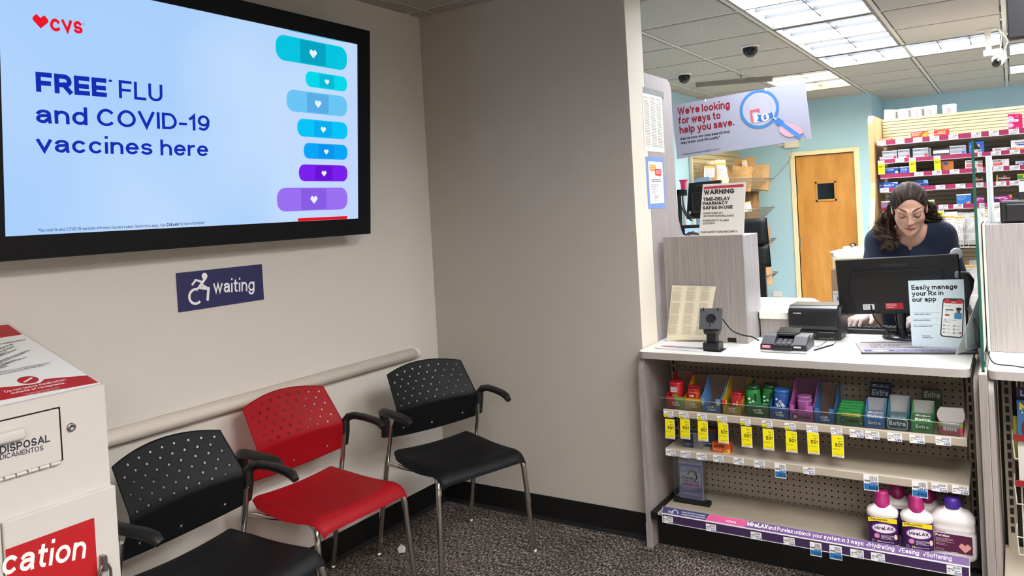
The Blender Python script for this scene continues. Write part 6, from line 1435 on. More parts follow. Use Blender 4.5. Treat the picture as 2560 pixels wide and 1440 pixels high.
def greybox(hc):
    def f(p, w, h):
        p.rect(0, 0, w, h * .1, '#e9eaee'); p.rect(0, h * .1, w, h * .3, '#8d929b'); p.rect(0, h * .3, w, h * .8, '#a9adb5'); p.rect(0, h * .8, w, h, '#c9ccd2'); p.greek(w * .05, h * .13, w * .5, h * .3, 2, '#50555e', .5, .3); p.greek(w * .05, h * .38, w * .8, h * .5, 2, '#e3e5ea', .5, .3)
        p.heart(w * .84, h * .76, h * .17, hc, -.25)
    return f
def words(bg, txt, tc, size=.3, y=.55, x=.08, w=.84, more=None, wt=.24):
    def f(p, W_, H_):
        if more: more(p, W_, H_)
        p.text(txt, W_ * x, H_ * y, H_ * size, tc, wt, width=W_ * w)
    return f
med(0, 'orange and red flat box lying at the left end of the top medicine shelf', 2199, 2232, 346, '#e0713a', lambda p, w, h: p.poly([(0, 0), (w, 0), (w * .7, h), (0, h)], '#e8956a'))
med(0, 'orange cold medicine box with white top edge on the top shelf', 2277, 2319, 325, '#e4521c', lambda p, w, h: (p.rect(0, 0, w, h * .16, '#f4ece6'), p.poly([(w * .6, h), (w * .75, h * .5), (w, h * .25), (w, h)], '#f2b02e'), p.text('Cold & Sinus Relief'.replace('&', '+'), w * .05, h * .42, h * .15, '#f8e8dc', .2, width=w * .6), p.greek(w * .05, h * .5, w * .6, h * .75, 3, '#f4c8a8', .5)))
med(0, 'red box with yellow Advil lettering on the top shelf', 2335, 2373, 324, '#d83c48', words(0, 'Advil', '#f2d23c', .32, .5, .24, .5, lambda p, w, h: p.greek(w * .08, h * .58, w * .85, h * .7, 1, '#f4d0d0', .7)))
med(0, 'flat green and yellow box lying on the top shelf', 2378, 2420, 333, '#b9cf6a', None, .06)
for k in range(2): med(0, ('front' if not k else 'rear') + ' magenta box on the top shelf at right', 2520 + 4 * k, 2550 + 6 * k, 284 + 2 * k, '#d61668', (lambda p, w, h: (p.ell(w * .2, h * .32, w * .3, h * .18, '#f3b9d2'), p.ell(w * .15, h * .72, w * .3, h * .14, '#f3b9d2'), p.poly([(0, h * .36), (w * .8, h * .36), (w * .9, h * .44), (w * .8, h * .53), (0, h * .53)], '#fbf4f7'), p.text('NARCAN', w * .06, h * .49, h * .075, '#2a1c24', .22, width=w * .55), p.greek(w * .6, h * .05, w * .95, h * .3, 3, '#f0b4cc', .3), p.ring(w * .75, h * .93, w * .1, w * .03, '#f6d4e2'))) if not k else None, .03, SY + .012 + .032 * k)
for k, (xl, xr, yt) in enumerate(((2206, 2243, 377), (2245, 2274, 373), (2282, 2321, 370))): med(1, ('first', 'second', 'third')[k] + ' grey box with red heart from the left on the second shelf', xl, xr, yt, '#b3b7be', greybox('#c4203c'))
med(1, 'dark grey box stacked behind the second heart box', 2244, 2282, 366, '#6f747c', lambda p, w, h: p.rect(0, h * .1, w, h * .2, '#3c4048'), .05, SY + .07); med(1, 'grey heart box turned aside behind the third one', 2322, 2328, 370, '#8d929a', None, .05, SY + .02)
med(1, 'flat white box lying on a dark box on the second shelf', 2333, 2373, 372, '#4a4d52', lambda p, w, h: p.rect(0, h * .22, w, h * .62, '#f4f4f4'))
med(1, 'grey box with blue heart on the second shelf', 2374, 2415, 364, '#b3b7be', greybox('#2a6fd0'))
med(1, 'bright blue box behind the glass edge on the second shelf', 2422, 2460, 354, '#1f6fd0', words(0, 'Aleve', '#f4f6fa', .34, .5, .1, .6, lambda p, w, h: (p.ell(w * .82, h * .28, w * .08, h * .1, '#a8246c'), p.greek(w * .1, h * .62, w * .8, h * .85, 3, '#9cc4f0', .4))))
med(1, 'flat grey white carton lying on the second shelf at right', 2481, 2526, 369, '#dcdad6', lambda p, w, h: (p.bars(w * .82, h * .15, w * .97, h * .8, 8, '#333333', 4), p.greek(w * .15, h * .3, w * .5, h * .7, 1, '#77777e', .8)), .06)
med(1, 'white and orange box with dark blue lettering at the right edge', 2527, 2580, 349, '#efeef2', lambda p, w, h: (p.text('Mucinex', w * .2, h * .36, h * .18, '#1d2a6a', .22, width=w * .7), p.poly([(w * .2, h * .45), (w, h * .42), (w, h * .52), (w * .4, h * .56)], '#2f4a9c'), p.rect(0, h * .78, w, h, '#f0a060'), p.ring(w * .15, h * .82, h * .12, h * .05, '#e2622c')))
med(2, 'blue allergy box with flower at the left of the third shelf', 2212, 2247, 419, '#1f4fa0', lambda p, w, h: (p.rect(0, 0, w, h * .12, '#9fb4d8'), p.text('Allergy Relief', w * .05, h * .4, h * .15, '#e8eef8', .2, width=w * .6), p.ell(w * .85, h * .75, w * .12, h * .2, '#e8d9b0'), p.ell(w * .88, h * .75, w * .05, h * .08, '#b07a2c')))
med(2, 'blue allergy box half behind the yellow tag on the third shelf', 2249, 2282, 416, '#2a5cc0', lambda p, w, h: (p.rect(0, 0, w, h * .15, '#c9d6ee'), p.text('Allergy', w * .08, h * .45, h * .16, '#e8eef8', .2, width=w * .5), p.greek(w * .08, h * .55, w * .6, h * .9, 3, '#9fb8e6', .4)))
med(2, 'orange box with blue heart on the third shelf', 2352, 2384, 403, '#c9762c', lambda p, w, h: p.heart(w * .42, h * .24, w * .2, '#2c4f9c', .15), .06)
def suda(p, w, h): p.text('SUDAFED', w * .06, h * .3, h * .2, '#3a2c34', .22, width=w * .5); p.rect(w * .06, h * .42, w * .6, h * .78, '#e2483c'); p.greek(w * .08, h * .48, w * .5, h * .7, 2, '#f6c8c0', .4); p.ring(w * 1.0, h * .5, w * .33, w * .01, '#3a3a40', 120, 240); p.greek(w * .06, h * .84, w * .5, h * .95, 1, '#b0a8ac', .5)
med(2, 'white and red box left of the glass edge on the third shelf', 2413, 2446, 400, '#f0eeee', suda); med(2, 'white and red box right of the glass screen on the third shelf', 2480, 2523, 398, '#f0eeee', suda)
med(2, 'white and blue box at the right edge of the third shelf', 2539, 2585, 402, '#f0f0f6', lambda p, w, h: (p.text('ZYRTEC', w * .06, h * .42, h * .28, '#2c3f9c', .2, width=w * .8), p.rect(0, h * .55, w, h, '#2a3a9a'), p.ell(w * .3, h * .8, w * .12, h * .15, '#e9ebf6')))
med(2, 'small dark box beside the glass screen on the third shelf', 2526, 2538, 412, '#23243a')
for k, (xl, xr) in enumerate(((2208, 2245), (2197, 2225))): med(3, ('front' if not k else 'rear') + ' bright blue Claritin box at the left of the fourth shelf', xl, xr, 456, '#1c62c4', lambda p, w, h: (p.poly([(w * .55, 0), (w, 0), (w, h * .3)], '#d6e6f6'), p.text('Claritin-D', w * .05, h * .58, h * .26, '#f4f7fb', .22, width=w * .66, italic=.15), p.greek(w * .05, h * .7, w * .5, h * .9, 2, '#a8c8f0', .4)), .04, SY + .012 + .045 * k)
med(3, 'dark blue box behind the pharmacist on the fourth shelf', 2287, 2321, 450, '#173f86', lambda p, w, h: (p.poly([(w * .6, 0), (w * .95, 0), (w, h * .6), (w * .75, h * .5)], '#7fb0dc'), p.text('Claritin-D', w * .05, h * .62, h * .24, '#8fa8d0', .2, width=w * .66)))
med(3, 'brown box with white lettering on the fourth shelf', 2495, 2528, 438, '#3c1c18', lambda p, w, h: (p.text('Primatene', w * .06, h * .56, h * .25, '#f4ece6', .24, width=w * .86), p.rect(w * .04, h * .82, w * .96, h, '#e2665c'), p.ell(w * .5, h * .18, w * .12, h * .14, '#c46a50'))); med(3, 'thin yellow box edge beside the brown box', 2491, 2495, 437, '#e8c23c', None, .05, SY + .02)
med(3, 'green and orange box at the right edge of the fourth shelf', 2543, 2585, 434, '#4f9c34', lambda p, w, h: (p.poly([(0, 0), (w, 0), (w, h * .25), (0, h * .15)], '#d8d84a'), p.poly([(w * .3, h * .3), (w, h * .2), (w, h * .7), (w * .5, h * .7)], '#e8702c'), p.text('Zyrtec', w * .35, h * .55, h * .28, '#f6f2ea', .24, width=w * .6), p.rect(0, h * .8, w, h, '#e9efe0')))
med(4, 'pale violet box low at the left by the wooden end panel', 2203, 2226, 503, '#a58fb4', lambda p, w, h: (p.rect(0, 0, w, h * .15, '#ece4ee'), p.greek(w * .1, h * .3, w * .8, h * .8, 4, '#7a5a8c', .4)))
med(4, 'white and green box behind the pharmacist at right', 2313, 2336, 500, '#e6e9e2', lambda p, w, h: (p.rect(0, h * .2, w, h * .85, '#7cc04a'), p.ell(w * .4, h * .5, w * .25, h * .2, '#a8e07a')), .06)
med(4, 'bright blue cold box with orange heart on the fifth shelf', 2391, 2428, 485, '#2a7cd4', lambda p, w, h: (p.rect(0, 0, w, h * .12, '#f2f4f8'), p.text('Mucus + Cold', w * .07, h * .32, h * .09, '#d8e8f8', .22, width=w * .6), p.greek(w * .07, h * .4, w * .65, h * .62, 3, '#a8d0f6', .4), p.heart(w * .8, h * .85, w * .14, '#f2a04a', -.3)))
med(4, 'purple and orange Allegra box beyond the glass screen', 2485, 2530, 488, '#5a2a78', lambda p, w, h: (p.rect(0, h * .85, w, h, '#2a1c3a'), p.ell(w * .55, h * .5, w * .42, h * .38, '#c02c8c'), p.poly([(w * .8, 0), (w, 0), (w, h * .5)], '#f0a034'), p.text('Allegra-D', w * .05, h * .42, h * .22, '#f4eef6', .24, width=w * .58), p.text('24', w * .6, h * .6, h * .2, '#f4eef6', .24), p.rect(w * .05, h * .5, w * .3, h * .8, '#3c2a50')))
med(4, 'flat grey carton lying behind the blue cold box', 2345, 2388, 511, '#5f5d5a', lambda p, w, h: p.rect(w * .6, h * .2, w * .9, h * .8, '#cfcfcf'))
med(1, 'small clear pump bottle at the left end of the second shelf', 2199, 2208, 392, '#b9bdc0', None, .03, SY - .0 + .012, 'bottle', 'pump_bottle')
# white tubs on top
for k, (x, yt) in enumerate(((2225, 279), (2259, 275), (2291, 271), (2325, 267), (2373, 263))):
    q = PX(x, yt, Y=SYB + .1); r = .0395; z = zt_; h = q.z - zt_ + .004
    t = thing('pill_tub', ('leftmost leaning', 'second from left', 'middle', 'fourth from left', 'lone rightmost')[k] + ' white tub on top of the medicine shelving', 'tub', (q.x, SYB + .1, z), 'white tubs on the medicine shelving')
    X_ = Matrix.Translation((q.x, SYB + .1, z + (.006 if k == 0 else 0))) @ Matrix.Rotation(math.radians(6 if k == 0 else 0), 4, 'Y')
    obj('body', MB().lathe([(r * .96, 0), (r, .004), (r, h * .72), (r * .9, h * .76)], (0, 0, 0), mat('#b9b6b2', .4), 24).xf(X_), t); obj('lid', MB().lathe([(r * 1.03, h * .74), (r * 1.04, h * .76), (r * 1.04, h * .96), (r * .98, h), (0, h)], (0, 0, 0), mat('#bfbcb8', .35), 24).xf(X_), t)
    def lf(u, v): a_ = math.radians(-60 + 75 * u); return X_ @ Vector((math.sin(a_) * r * 1.006, -math.cos(a_) * r * 1.006, h * (.1 + .5 * v)))
    obj('label', MB().grid(lf, 8, 1, mat('#97949c', .6)), t)
# bins with bagged prescriptions under the shelves
def bag(name, label, cx, yb, Y, w, h, d, col, yaw=0, lean=0, printing=None, group=None, cat='bag', roll=0, z=None):
    q = C(cx, yb, Y) if z is None else Vector((cx, Y, z)); t = thing(name, label, cat, q[:], group, True, yaw); t.rotation_euler.x = lean; t.rotation_euler.y = roll
    rnd = random.Random(label); m = mat(col, .75)
    def jit(s): return rnd.uniform(-s, s)
    NX, NZ = 6, 6; V = []; F = []
    for side in (-1, 1):
        for i in range(NX + 1):
            for j in range(NZ + 1):
                u, v = i / NX, j / NZ; th = d / 2 * (1 - v ** 2.2 * .92) * (.55 + .45 * math.sin(math.pi * u)) ; V.append(((u - .5) * w * (1 + .04 * math.sin(5 * v)) + jit(.004), side * th + jit(.006) * (v > .05), v * h + jit(.005) * (j == NZ)))
    k = (NX + 1) * (NZ + 1)
    for s_ in (0, 1):
        for i in range(NX):
            for j in range(NZ): a_ = s_ * k + i * (NZ + 1) + j; F.append((a_, a_ + NZ + 1, a_ + NZ + 2, a_ + 1))
    for j in range(NZ): F += [(j, j + 1, k + j + 1, k + j), (NX * (NZ + 1) + j, k + NX * (NZ + 1) + j, k + NX * (NZ + 1) + j + 1, NX * (NZ + 1) + j + 1)]
    for i in range(NX): a_ = i * (NZ + 1); F.append((a_, k + a_, k + a_ + NZ + 1, a_ + NZ + 1))
    obj('paper_body', MB().add(V, F, m), t)
    if printing:
        mb = MB(); W_, H_ = printing; pr_ = Print((-W_ / 2, -d * .5 * .98 - .006, h * .9), (1, 0, 0), (0, .12, -1), .001)
        pr_.rect(0, 0, W_, H_, '#f4f1ea'); pr_.rect(0, H_ * .05, W_, H_ * .14, '#efb93a'); pr_.greek(W_ * .08, H_ * .2, W_ * .9, H_ * .9, 9, '#8d8a94', .4, .4, len(label)); pr_.into('label', t)
    return t
KR, WB = '#a07c56', '#e9e6e2'
bn_o = thing('wire_bin_shelf', 'white wire bin shelf of bagged orders under the medicine boxes', 'bin shelf', (-.2, 5.35, 1.0))
for zz in (PX(2390, 617, Y=SY - .05).z, PX(2420, 770, Y=SY - .05).z):
    obj('wire_tray', MB().box(sx0 + .05, 1.2, SY - .06, SYB - .02, zz - .006, zz, mat('#cfccc6', .4)), bn_o)
    fw_ = MB()
    for k in range(24): x = sx0 + .3 + k * .04; fw_.tube([(x, SY - .06, zz), (x, SY - .075, zz + .075)], .0015, M_WIRE, 5)
    fw_.tube([(sx0 + .28, SY - .075, zz + .075), (1.2, SY - .075, zz + .075)], .002, M_WIRE, 6); fw_.tube([(sx0 + .28, SY - .068, zz + .04), (1.2, SY - .068, zz + .04)], .0015, M_WIRE, 6); obj('wire_front', fw_, bn_o)
    for x in (PX(2362, 580, Y=SY - .05).x, PX(2406, 580, Y=SY - .05).x, PX(2450, 580, Y=SY - .05).x): obj('divider', MB().box(x, x + .003, SY - .06, SYB - .05, zz, zz + .16, M_WHITE), bn_o)
for k, (x, yb, w, h, c_, l_) in enumerate(((2368, 614, .12, .2, WB, 'white order bag with orange label left behind the glass'), (2392, 612, .13, .19, WB, 'white order bag with orange label right of the shoulder'), (2372, 575, .1, .12, KR, 'brown paper bag top poking up among the white order bags'), (2428, 612, .13, .18, '#b9b6b4', 'grey order bag slumped against the glass edge'), (2452, 610, .11, .19, WB, 'white order bag seen through the glass screen'), (2480, 600, .1, .2, WB, 'white order bag just right of the glass post'), (2497, 600, .1, .19, '#e3ddd2', 'cream order bag beside the black printer'),
        (2402, 760, .1, .26, KR, 'brown order bag on the lower bin level'), (2424, 765, .12, .27, WB, 'white order bag with label on the lower bin level'), (2448, 770, .12, .24, '#dcd9d6', 'pale order bag on the lower bin level behind the glass'))):
    bag('order_bag', l_, x, yb, SY - .02 + (.06 if k == 2 else .0) + .012 * (k % 3), w, h, .05, c_, .1 * ((k % 3) - 1), -.12, (w * .75, .12) if c_ == WB else None, 'order bags in the wire bins')

# left shop-side of the pharmacy: slatted board, wire baskets with bags
sb_ = thing('slat_board', 'cream slatted board on the left pharmacy wall', 'slat board', (PLX, 8.0, 0))
obj('board', MB().box(PLX + .004, PLX + .012, 7.22, 8.8, .3, 2.03, mat('#b9ad90', .6)), sb_)
z = .31
while z < 2.0: obj('slat', MB().box(PLX + .012, PLX + .022, 7.22, 8.8, z, z + .046, M_SLAT, .003), sb_); z += .05
obj('edge_trim', MB().box(PLX + .004, PLX + .03, 7.19, 7.22, .3, 2.03, mat('#d9d6c8', .5)), sb_)
g = MB()
for k in range(19): g.tube([(PLX + .03, 7.24 + k * .035, 1.50), (PLX + .03, 7.24 + k * .035, 1.84)], .002, M_STEEL, 5)
for k in range(11): g.tube([(PLX + .032, 7.24, 1.50 + k * .034), (PLX + .032, 7.87, 1.50 + k * .034)], .002, M_STEEL, 5)
solo('wire_grid', g, 'grey wire grid panel fixed on the slatted board', 'wire grid')
BX = -2.13
levels = [(1.69, 7.3), (1.385, 7.5), (1.05, 7.9), (.69, 7.6)]
for k, (zr, ya) in enumerate(levels):
    t = thing('wire_basket', ('topmost', 'second from the top', 'third from the top', 'lowest')[k] + ' wire basket of bags on the slatted board', 'basket', (-2.35, 8.0, zr - .12), 'wire baskets on the slatted board')
    yb_ = 8.45; xb = BX - .13; w = MB(); mw = mat('#8d8a84', .4, .6)
    rim = [(PLX + .03, ya, zr), (BX, ya, zr), (BX, yb_, zr), (PLX + .03, yb_, zr), (PLX + .03, ya, zr)]; bot = [(PLX + .03, ya, zr - .12), (xb, ya, zr - .12), (xb, yb_, zr - .12), (PLX + .03, yb_, zr - .12), (PLX + .03, ya, zr - .12)]
    obj('rim', MB().tube(rim, .004, mw, 6), t); obj('base_frame', MB().tube(bot, .004, mw, 6), t)
    n = int((yb_ - ya) / .03)
    for j in range(n + 1): y = ya + (yb_ - ya) * j / n; w.tube([(BX, y, zr), (xb, y, zr - .12), (PLX + .03, y, zr - .12)], .0016, mw, 4, caps=False)
    for f in (.33, .66): x = BX + (xb - BX) * f; w.tube([(x, ya, zr - .12 * f), (x, yb_, zr - .12 * f)], .0016, mw, 4, caps=False)
    for e in (ya, yb_):
        for j in range(12): x = PLX + .03 + (BX - PLX - .03) * j / 11; w.tube([(x, e, zr), (min(x, xb), e, zr - .12)], .0016, mw, 4, caps=False)
    obj('wire_mesh', w, t, kind='stuff')
    obj('floor', MB().box(PLX + .03, xb, ya, yb_, zr - .124, zr - .122, mat('#6b6862', .5)), t)
def bb(label, px, py, X, w, h, d, col, yaw, lean, roll=0, pr=None, k=0, dy=0):
    q = PX(px, py, X=X); q.y = min(q.y, 8.33); zf = levels[k][0] - .118
    bag('paper_bag', label, X, 0, q.y + dy, w, h, d, col, yaw, lean, pr, 'paper bags in the wire baskets', roll=roll, z=zf)
bb('brown bag with orange label at the near end of the top basket', 1768, 470, -2.4, .16, .26, .10, KR, .6, -.1, .1, (.1, .1), 0)
bb('white labelled bag standing second in the top basket', 1797, 470, -2.32, .17, .3, .09, '#d9c9ae', .5, -.15, 0, (.13, .2))
bb('brown bag leaning in the middle of the top basket', 1822, 465, -2.35, .15, .24, .10, '#8a6844', .4, -.1, -.2, (.05, .12))
bb('brown bag with red print in the top basket', 1850, 470, -2.3, .2, .25, .12, '#ae875c', .3, -.12, .15, None)
bb('large crumpled brown bag piled highest in the top basket', 1885, 470, -2.36, .22, .36, .14, '#b48d60', .25, -.1, -.1, (.05, .12))
bb('light brown bag at the far end of the top basket', 1908, 470, -2.26, .2, .28, .12, '#b89468', .2, -.15, .1, None)
bb('brown bag standing tall in the second basket', 1892, 540, -2.36, .18, .3, .10, '#9a7650', .3, -.1, .05, None, 1)
bb('dark brown bag lying in the second basket', 1872, 545, -2.28, .22, .2, .12, '#7d5c3c', .4, -.2, -.1, (.08, .1), 1)
bb('crumpled brown bag with red print in the third basket', 1932, 610, -2.28, .2, .26, .12, '#a8825a', .3, -.15, .1, None, 2)
bb('brown bag with white label in the lowest basket', 1890, 720, -2.30, .2, .24, .12, '#a57f56', .3, -.1, .05, (.1, .14), 3)
bb('shiny tan bag in the lowest basket beside the office chair', 1908, 720, -2.22, .2, .25, .12, '#b9966c', .2, -.15, -.1, (.05, .1), 3)
bb('flat brown carton bag at the end of the lowest basket', 1938, 705, -2.3, .2, .16, .08, '#a98a52', .1, -.05, 0, None, 3)
bx_ = PX(1978, 362, Y=DWY - .02)
ac = thing('alarm_box', 'small cream junction box on the blue wall above the door', 'junction box', (bx_.x, DWY - .03, bx_.z - .05))
obj('case', MB().box(PX(1963, 360, Y=DWY).x, PX(1998, 360, Y=DWY).x, DWY - .045, DWY - .001, PX(1975, 370, Y=DWY).z, PX(1975, 346, Y=DWY).z, mat('#e6dfca', .5), .004), ac)
obj('lever', MB().box(PX(1946, 360, Y=DWY).x, PX(1963, 360, Y=DWY).x, DWY - .03, DWY - .015, PX(1955, 366, Y=DWY).z, PX(1955, 360, Y=DWY).z, mat('#cfd2d0', .4), .002), ac)
cable('cable', 'thin cable strung from the junction box down to the baskets', [C(1980, 372, DWY - .02), C(1976, 396, DWY - .02), C(1958, 420, DWY - .03), C(1932, 448, DWY - .05)], .003, m=mat('#7f9499', .6))
ot = C(1947, 735, DWY); solo('wall_socket', MB().box(ot.x - .06, ot.x + .03, DWY - .02, DWY - .001, ot.z - .03, ot.z + .03, mat('#dcd9cf', .5), .003), 'cream socket box low on the blue wall left of the door', 'socket')

f0, f1 = C(1735, 448, 4.12), C(1772, 441, 4.12)
solo('folder', MB().prism([(f0.x, RZ), (f1.x, RZ), (f1.x + .012, f1.z - .03), (f1.x, f1.z), (f0.x, f0.z)], 4.12, 4.126, mat('#8fb4cf', .5), 'Y'), 'pale blue folder standing behind the arm monitor', 'folder')
# workstation behind the warning sign
wm = thing('computer_monitor', 'black monitor on an arm seen from behind beside the warning sign', 'monitor', (-1.3, 4.0, RZ))
a_, b_, c_, d_ = C(1722, 458, 3.95), C(1782, 452, 3.95), C(1760, 545, 3.95), C(1716, 547, 3.95)
obj('back_shell', slab([a_, C(1800, 450, 3.95), C(1800, 545, 3.95), d_], (0, .03, 0), M_MON), wm)
obj('rear_bulge', MB().box(a_.x + .02, a_.x + .12, 3.925, 3.95, d_.z + .03, a_.z - .05, M_MON, .006), wm)
obj('arm_mount', MB().box(C(1695, 475, 3.93).x, C(1716, 475, 3.93).x, 3.91, 3.94, C(1700, 490, 3.93).z, C(1700, 474, 3.93).z, M_DARK, .003).box(C(1695, 475, 3.93).x, C(1701, 475, 3.93).x, 3.91, 3.94, RZ, C(1700, 474, 3.93).z, M_DARK, .003), wm)
p = Print(a_, (1, 0, 0), (0, 0, -1), .0006); p.textpx('ViewSonic', (1738, 466), (1756, 464), 4.5, '#55555c', .2); q = p.loc(1722, 528); p.rect(q.x, q.y, q.x + .012, q.y + .016, '#d9d9de'); q = p.loc(1735, 524); p.rect(q.x, q.y, q.x + .014, q.y + .016, '#e4d3d6'); p.into('stickers', wm)
for (pts, l_) in (([C(1706, 486, 3.92), C(1707, 505, 3.9), C(1712, 525, 3.9), C(1722, 540, 3.9), C(1735, 546, 3.9)], 'black cable looping below the monitor arm'), ([C(1700, 492, 3.92), C(1703, 515, 3.91), C(1716, 540, 3.91), C(1730, 552, 3.9)], 'second black cable hanging from the monitor arm')): cable('cable', l_, pts, .004)
sb2 = thing('spray_bottle', 'pale bottle with pink trigger head left of the arm monitor', 'bottle', (C(1709, 520, 4.05).x, 4.05, RZ)); q = C(1709, 470, 4.05)
obj('body', MB().lathe([(.03, 0), (.033, .01), (.033, .25), (.012, .33), (.012, q.z - RZ - .02)], (q.x, 4.05, RZ), mat('#dfe2e2', .4), 16), sb2); obj('trigger', MB().prism([(q.x - .012, q.z - .02), (q.x + .01, q.z - .02), (q.x + .012, q.z + .03), (q.x + .022, q.z + .045), (q.x - .02, q.z + .045), (q.x - .012, q.z + .02)], 4.04, 4.065, mat('#e2336a', .4), 'Y'), sb2)
t = thing('terminal', 'small dark terminal with a lit pale blue screen behind the wing panel', 'terminal', (C(1730, 585, 3.75).x, 3.75, RZ))
s0, s1 = C(1712, 571, 3.75), C(1750, 583, 3.75)
obj('case', MB().box(C(1700, 560, 3.75).x, C(1756, 560, 3.75).x, 3.752, 3.80, RZ, C(1720, 563, 3.75).z, M_DARK, .004), t); obj('screen', MB().box(s0.x, s1.x, 3.750, 3.7515, s1.z, s0.z, mat('#a9ccf0', .3, emit=.8)), t)
w0, w1 = C(1722, 590, 3.56), C(1748, 588, 3.56)
rb = MB(); rnd = random.Random(4)
for k in range(5): rb.tube([(w0.x + rnd.uniform(0, .03), 3.5 + .01 * k, zt - .001), (w0.x + .03 + rnd.uniform(-.01, .02), 3.5 + .012 * k, zt + .014), (w0.x + .07 + rnd.uniform(-.01, .02), 3.5 + .01 * k, zt)], .003, mat(('#2a2326', '#5a2a30', '#c9c4c2')[k % 3], .5), 6)
solo('cable_bundle', rb, 'small tangle of dark cords on top of the privacy box', 'cable bundle')
oc = thing('office_chair', 'tall black office chair behind the privacy box', 'chair', (-1.27, 4.75, 0))
q0, q1, q2, q3 = C(1838, 549, 4.6), C(1912, 545, 4.6), C(1924, 668, 4.6), C(1845, 674, 4.6)
def pad(u0, u1, v0, v1, bulge):
    mb = MB()
    def fn(s_):
        def f(u, v):
            uu, vv = u0 + (u1 - u0) * u, v0 + (v1 - v0) * v; q = q0 * (1 - uu) * (1 - vv) + q1 * uu * (1 - vv) + q2 * uu * vv + q3 * (1 - uu) * vv
            e = (1 - abs(2 * u - 1) ** 6) * (1 - abs(2 * v - 1) ** 8); return q + Vector((0, .03 + s_ * (.012 + bulge * e), 0))
        return f
    mb.grid(fn(-1), 12, 12, mat('#0c0c0d', .45)); mb.grid(fn(1), 12, 12, mat('#0c0c0d', .45)); return mb
obj('back_pad', pad(0, 1, 0, .545, .02), oc); obj('back_pad', pad(0, 1, .555, 1, .02), oc)
obj('spine', MB().box(-1.30, -1.25, 4.66, 4.69, .7, 1.3, M_DARK, .004), oc); obj('seat', MB().box(-1.5, -1.04, 4.66, 5.1, .70, .78, mat('#0c0c0d', .5), .03, seg=3), oc); obj('column', MB().tube([(-1.27, 4.88, .1), (-1.27, 4.88, .7)], .025, M_CHROME, 14), oc)
for k in range(5): a_ = k * 2 * math.pi / 5; e = Vector((-1.27 + .28 * math.cos(a_), 4.88 + .28 * math.sin(a_), .06)); obj('leg', MB().tube([(-1.27, 4.88, .11), e], [.025, .016], M_DARK, 10).lathe([(0, -.022), (.026, -.022), (.028, 0), (.026, .022), (0, .022)], (e.x, e.y, .0285), M_DARK, 14, axis='X'), oc)

# things behind the monitor, left of the pharmacist
def blob(name, label, cx, cy, Y, rx, ry, rz, col, cat, zfloor=None, seed=1, amp=.15):
    q = C(cx, cy, Y); rnd = np.random.RandomState(seed); ph = rnd.uniform(0, 6, 9); mb = MB()
    def f(u, v):
        a_, b_ = u * 2 * math.pi, (v - .5) * math.pi; d = Vector((math.cos(a_) * math.cos(b_), math.sin(a_) * math.cos(b_), math.sin(b_)))
        s_ = 1 + amp * (math.sin(5 * d.x + ph[0] + 3 * d.z) * .5 + math.sin(9 * d.z + ph[1] + 4 * d.y) * .35 + math.sin(15 * d.x + 11 * d.z + ph[2]) * .25)
        return q + Vector((d.x * rx, d.y * ry, d.z * rz)) * s_
    mb.grid(f, 40, 24, mat(col, .35)); return solo(name, mb, label, cat)
bs = thing('carton_stack', 'brown cardboard carton behind the monitor with a white barcode label', 'carton', (C(2095, 700, 4.5).x, 4.55, 0))
z0c, z1c = C(2090, 760, 4.45).z, C(2090, 672, 4.45).z
obj('carton', MB().box(C(2078, 700, 4.45).x, C(2078, 700, 4.45).x + .34, 4.45, 4.75, 0, z1c, mat('#a58a6c', .7), .003), bs); obj('top_carton', MB().box(C(2080, 660, 4.45).x, C(2080, 660, 4.45).x + .3, 4.46, 4.74, z1c, C(2085, 645, 4.45).z, mat('#e8d49c', .7), .003), bs)
p = Print((C(2078, 700, 4.45).x, 4.45, z1c), (1, 0, 0), (0, 0, -1), .0006); q = p.loc(2082, 728); p.rect(q.x, q.y, q.x + .08, q.y + .1, '#eceef0'); p.text('BAG 2 OF 2', q.x + .006, q.y + .018, .006, '#55555c', .2, width=.04); p.bars(q.x + .02, q.y + .03, q.x + .05, q.y + .05, 8, '#333333', 2); p.greek(q.x + .02, q.y + .06, q.x + .06, q.y + .09, 3, '#8a8a90', .4); p.into('label', bs)
blob('plastic_bag', 'crumpled white plastic bag on the cartons behind the monitor', 2132, 640, 4.58, .12, .10, .045, '#e3eaee', 'bag', seed=3, amp=.22)
blob('plastic_bag', 'upright white plastic bag with red print by the wooden shelf end', 2182, 622, 4.85, .05, .07, .085, '#e6eaec', 'bag', seed=5, amp=.2)
lb = C(2118, 622, 4.7); solo('cream_board', MB().prism([(C(2098, 640, 4.72).x, C(2098, 640, 4.72).z - .1), (C(2098, 640, 4.72).x, C(2098, 636, 4.72).z), (C(2108, 621, 4.72).x, C(2108, 617, 4.72).z), (C(2126, 618, 4.72).x, C(2126, 615, 4.72).z), (C(2130, 640, 4.72).x, C(2130, 640, 4.72).z - .1)], 4.72, 4.735, mat('#e6dcb8', .6), 'Y'), 'cream board edge standing behind the white plastic bag', 'board')
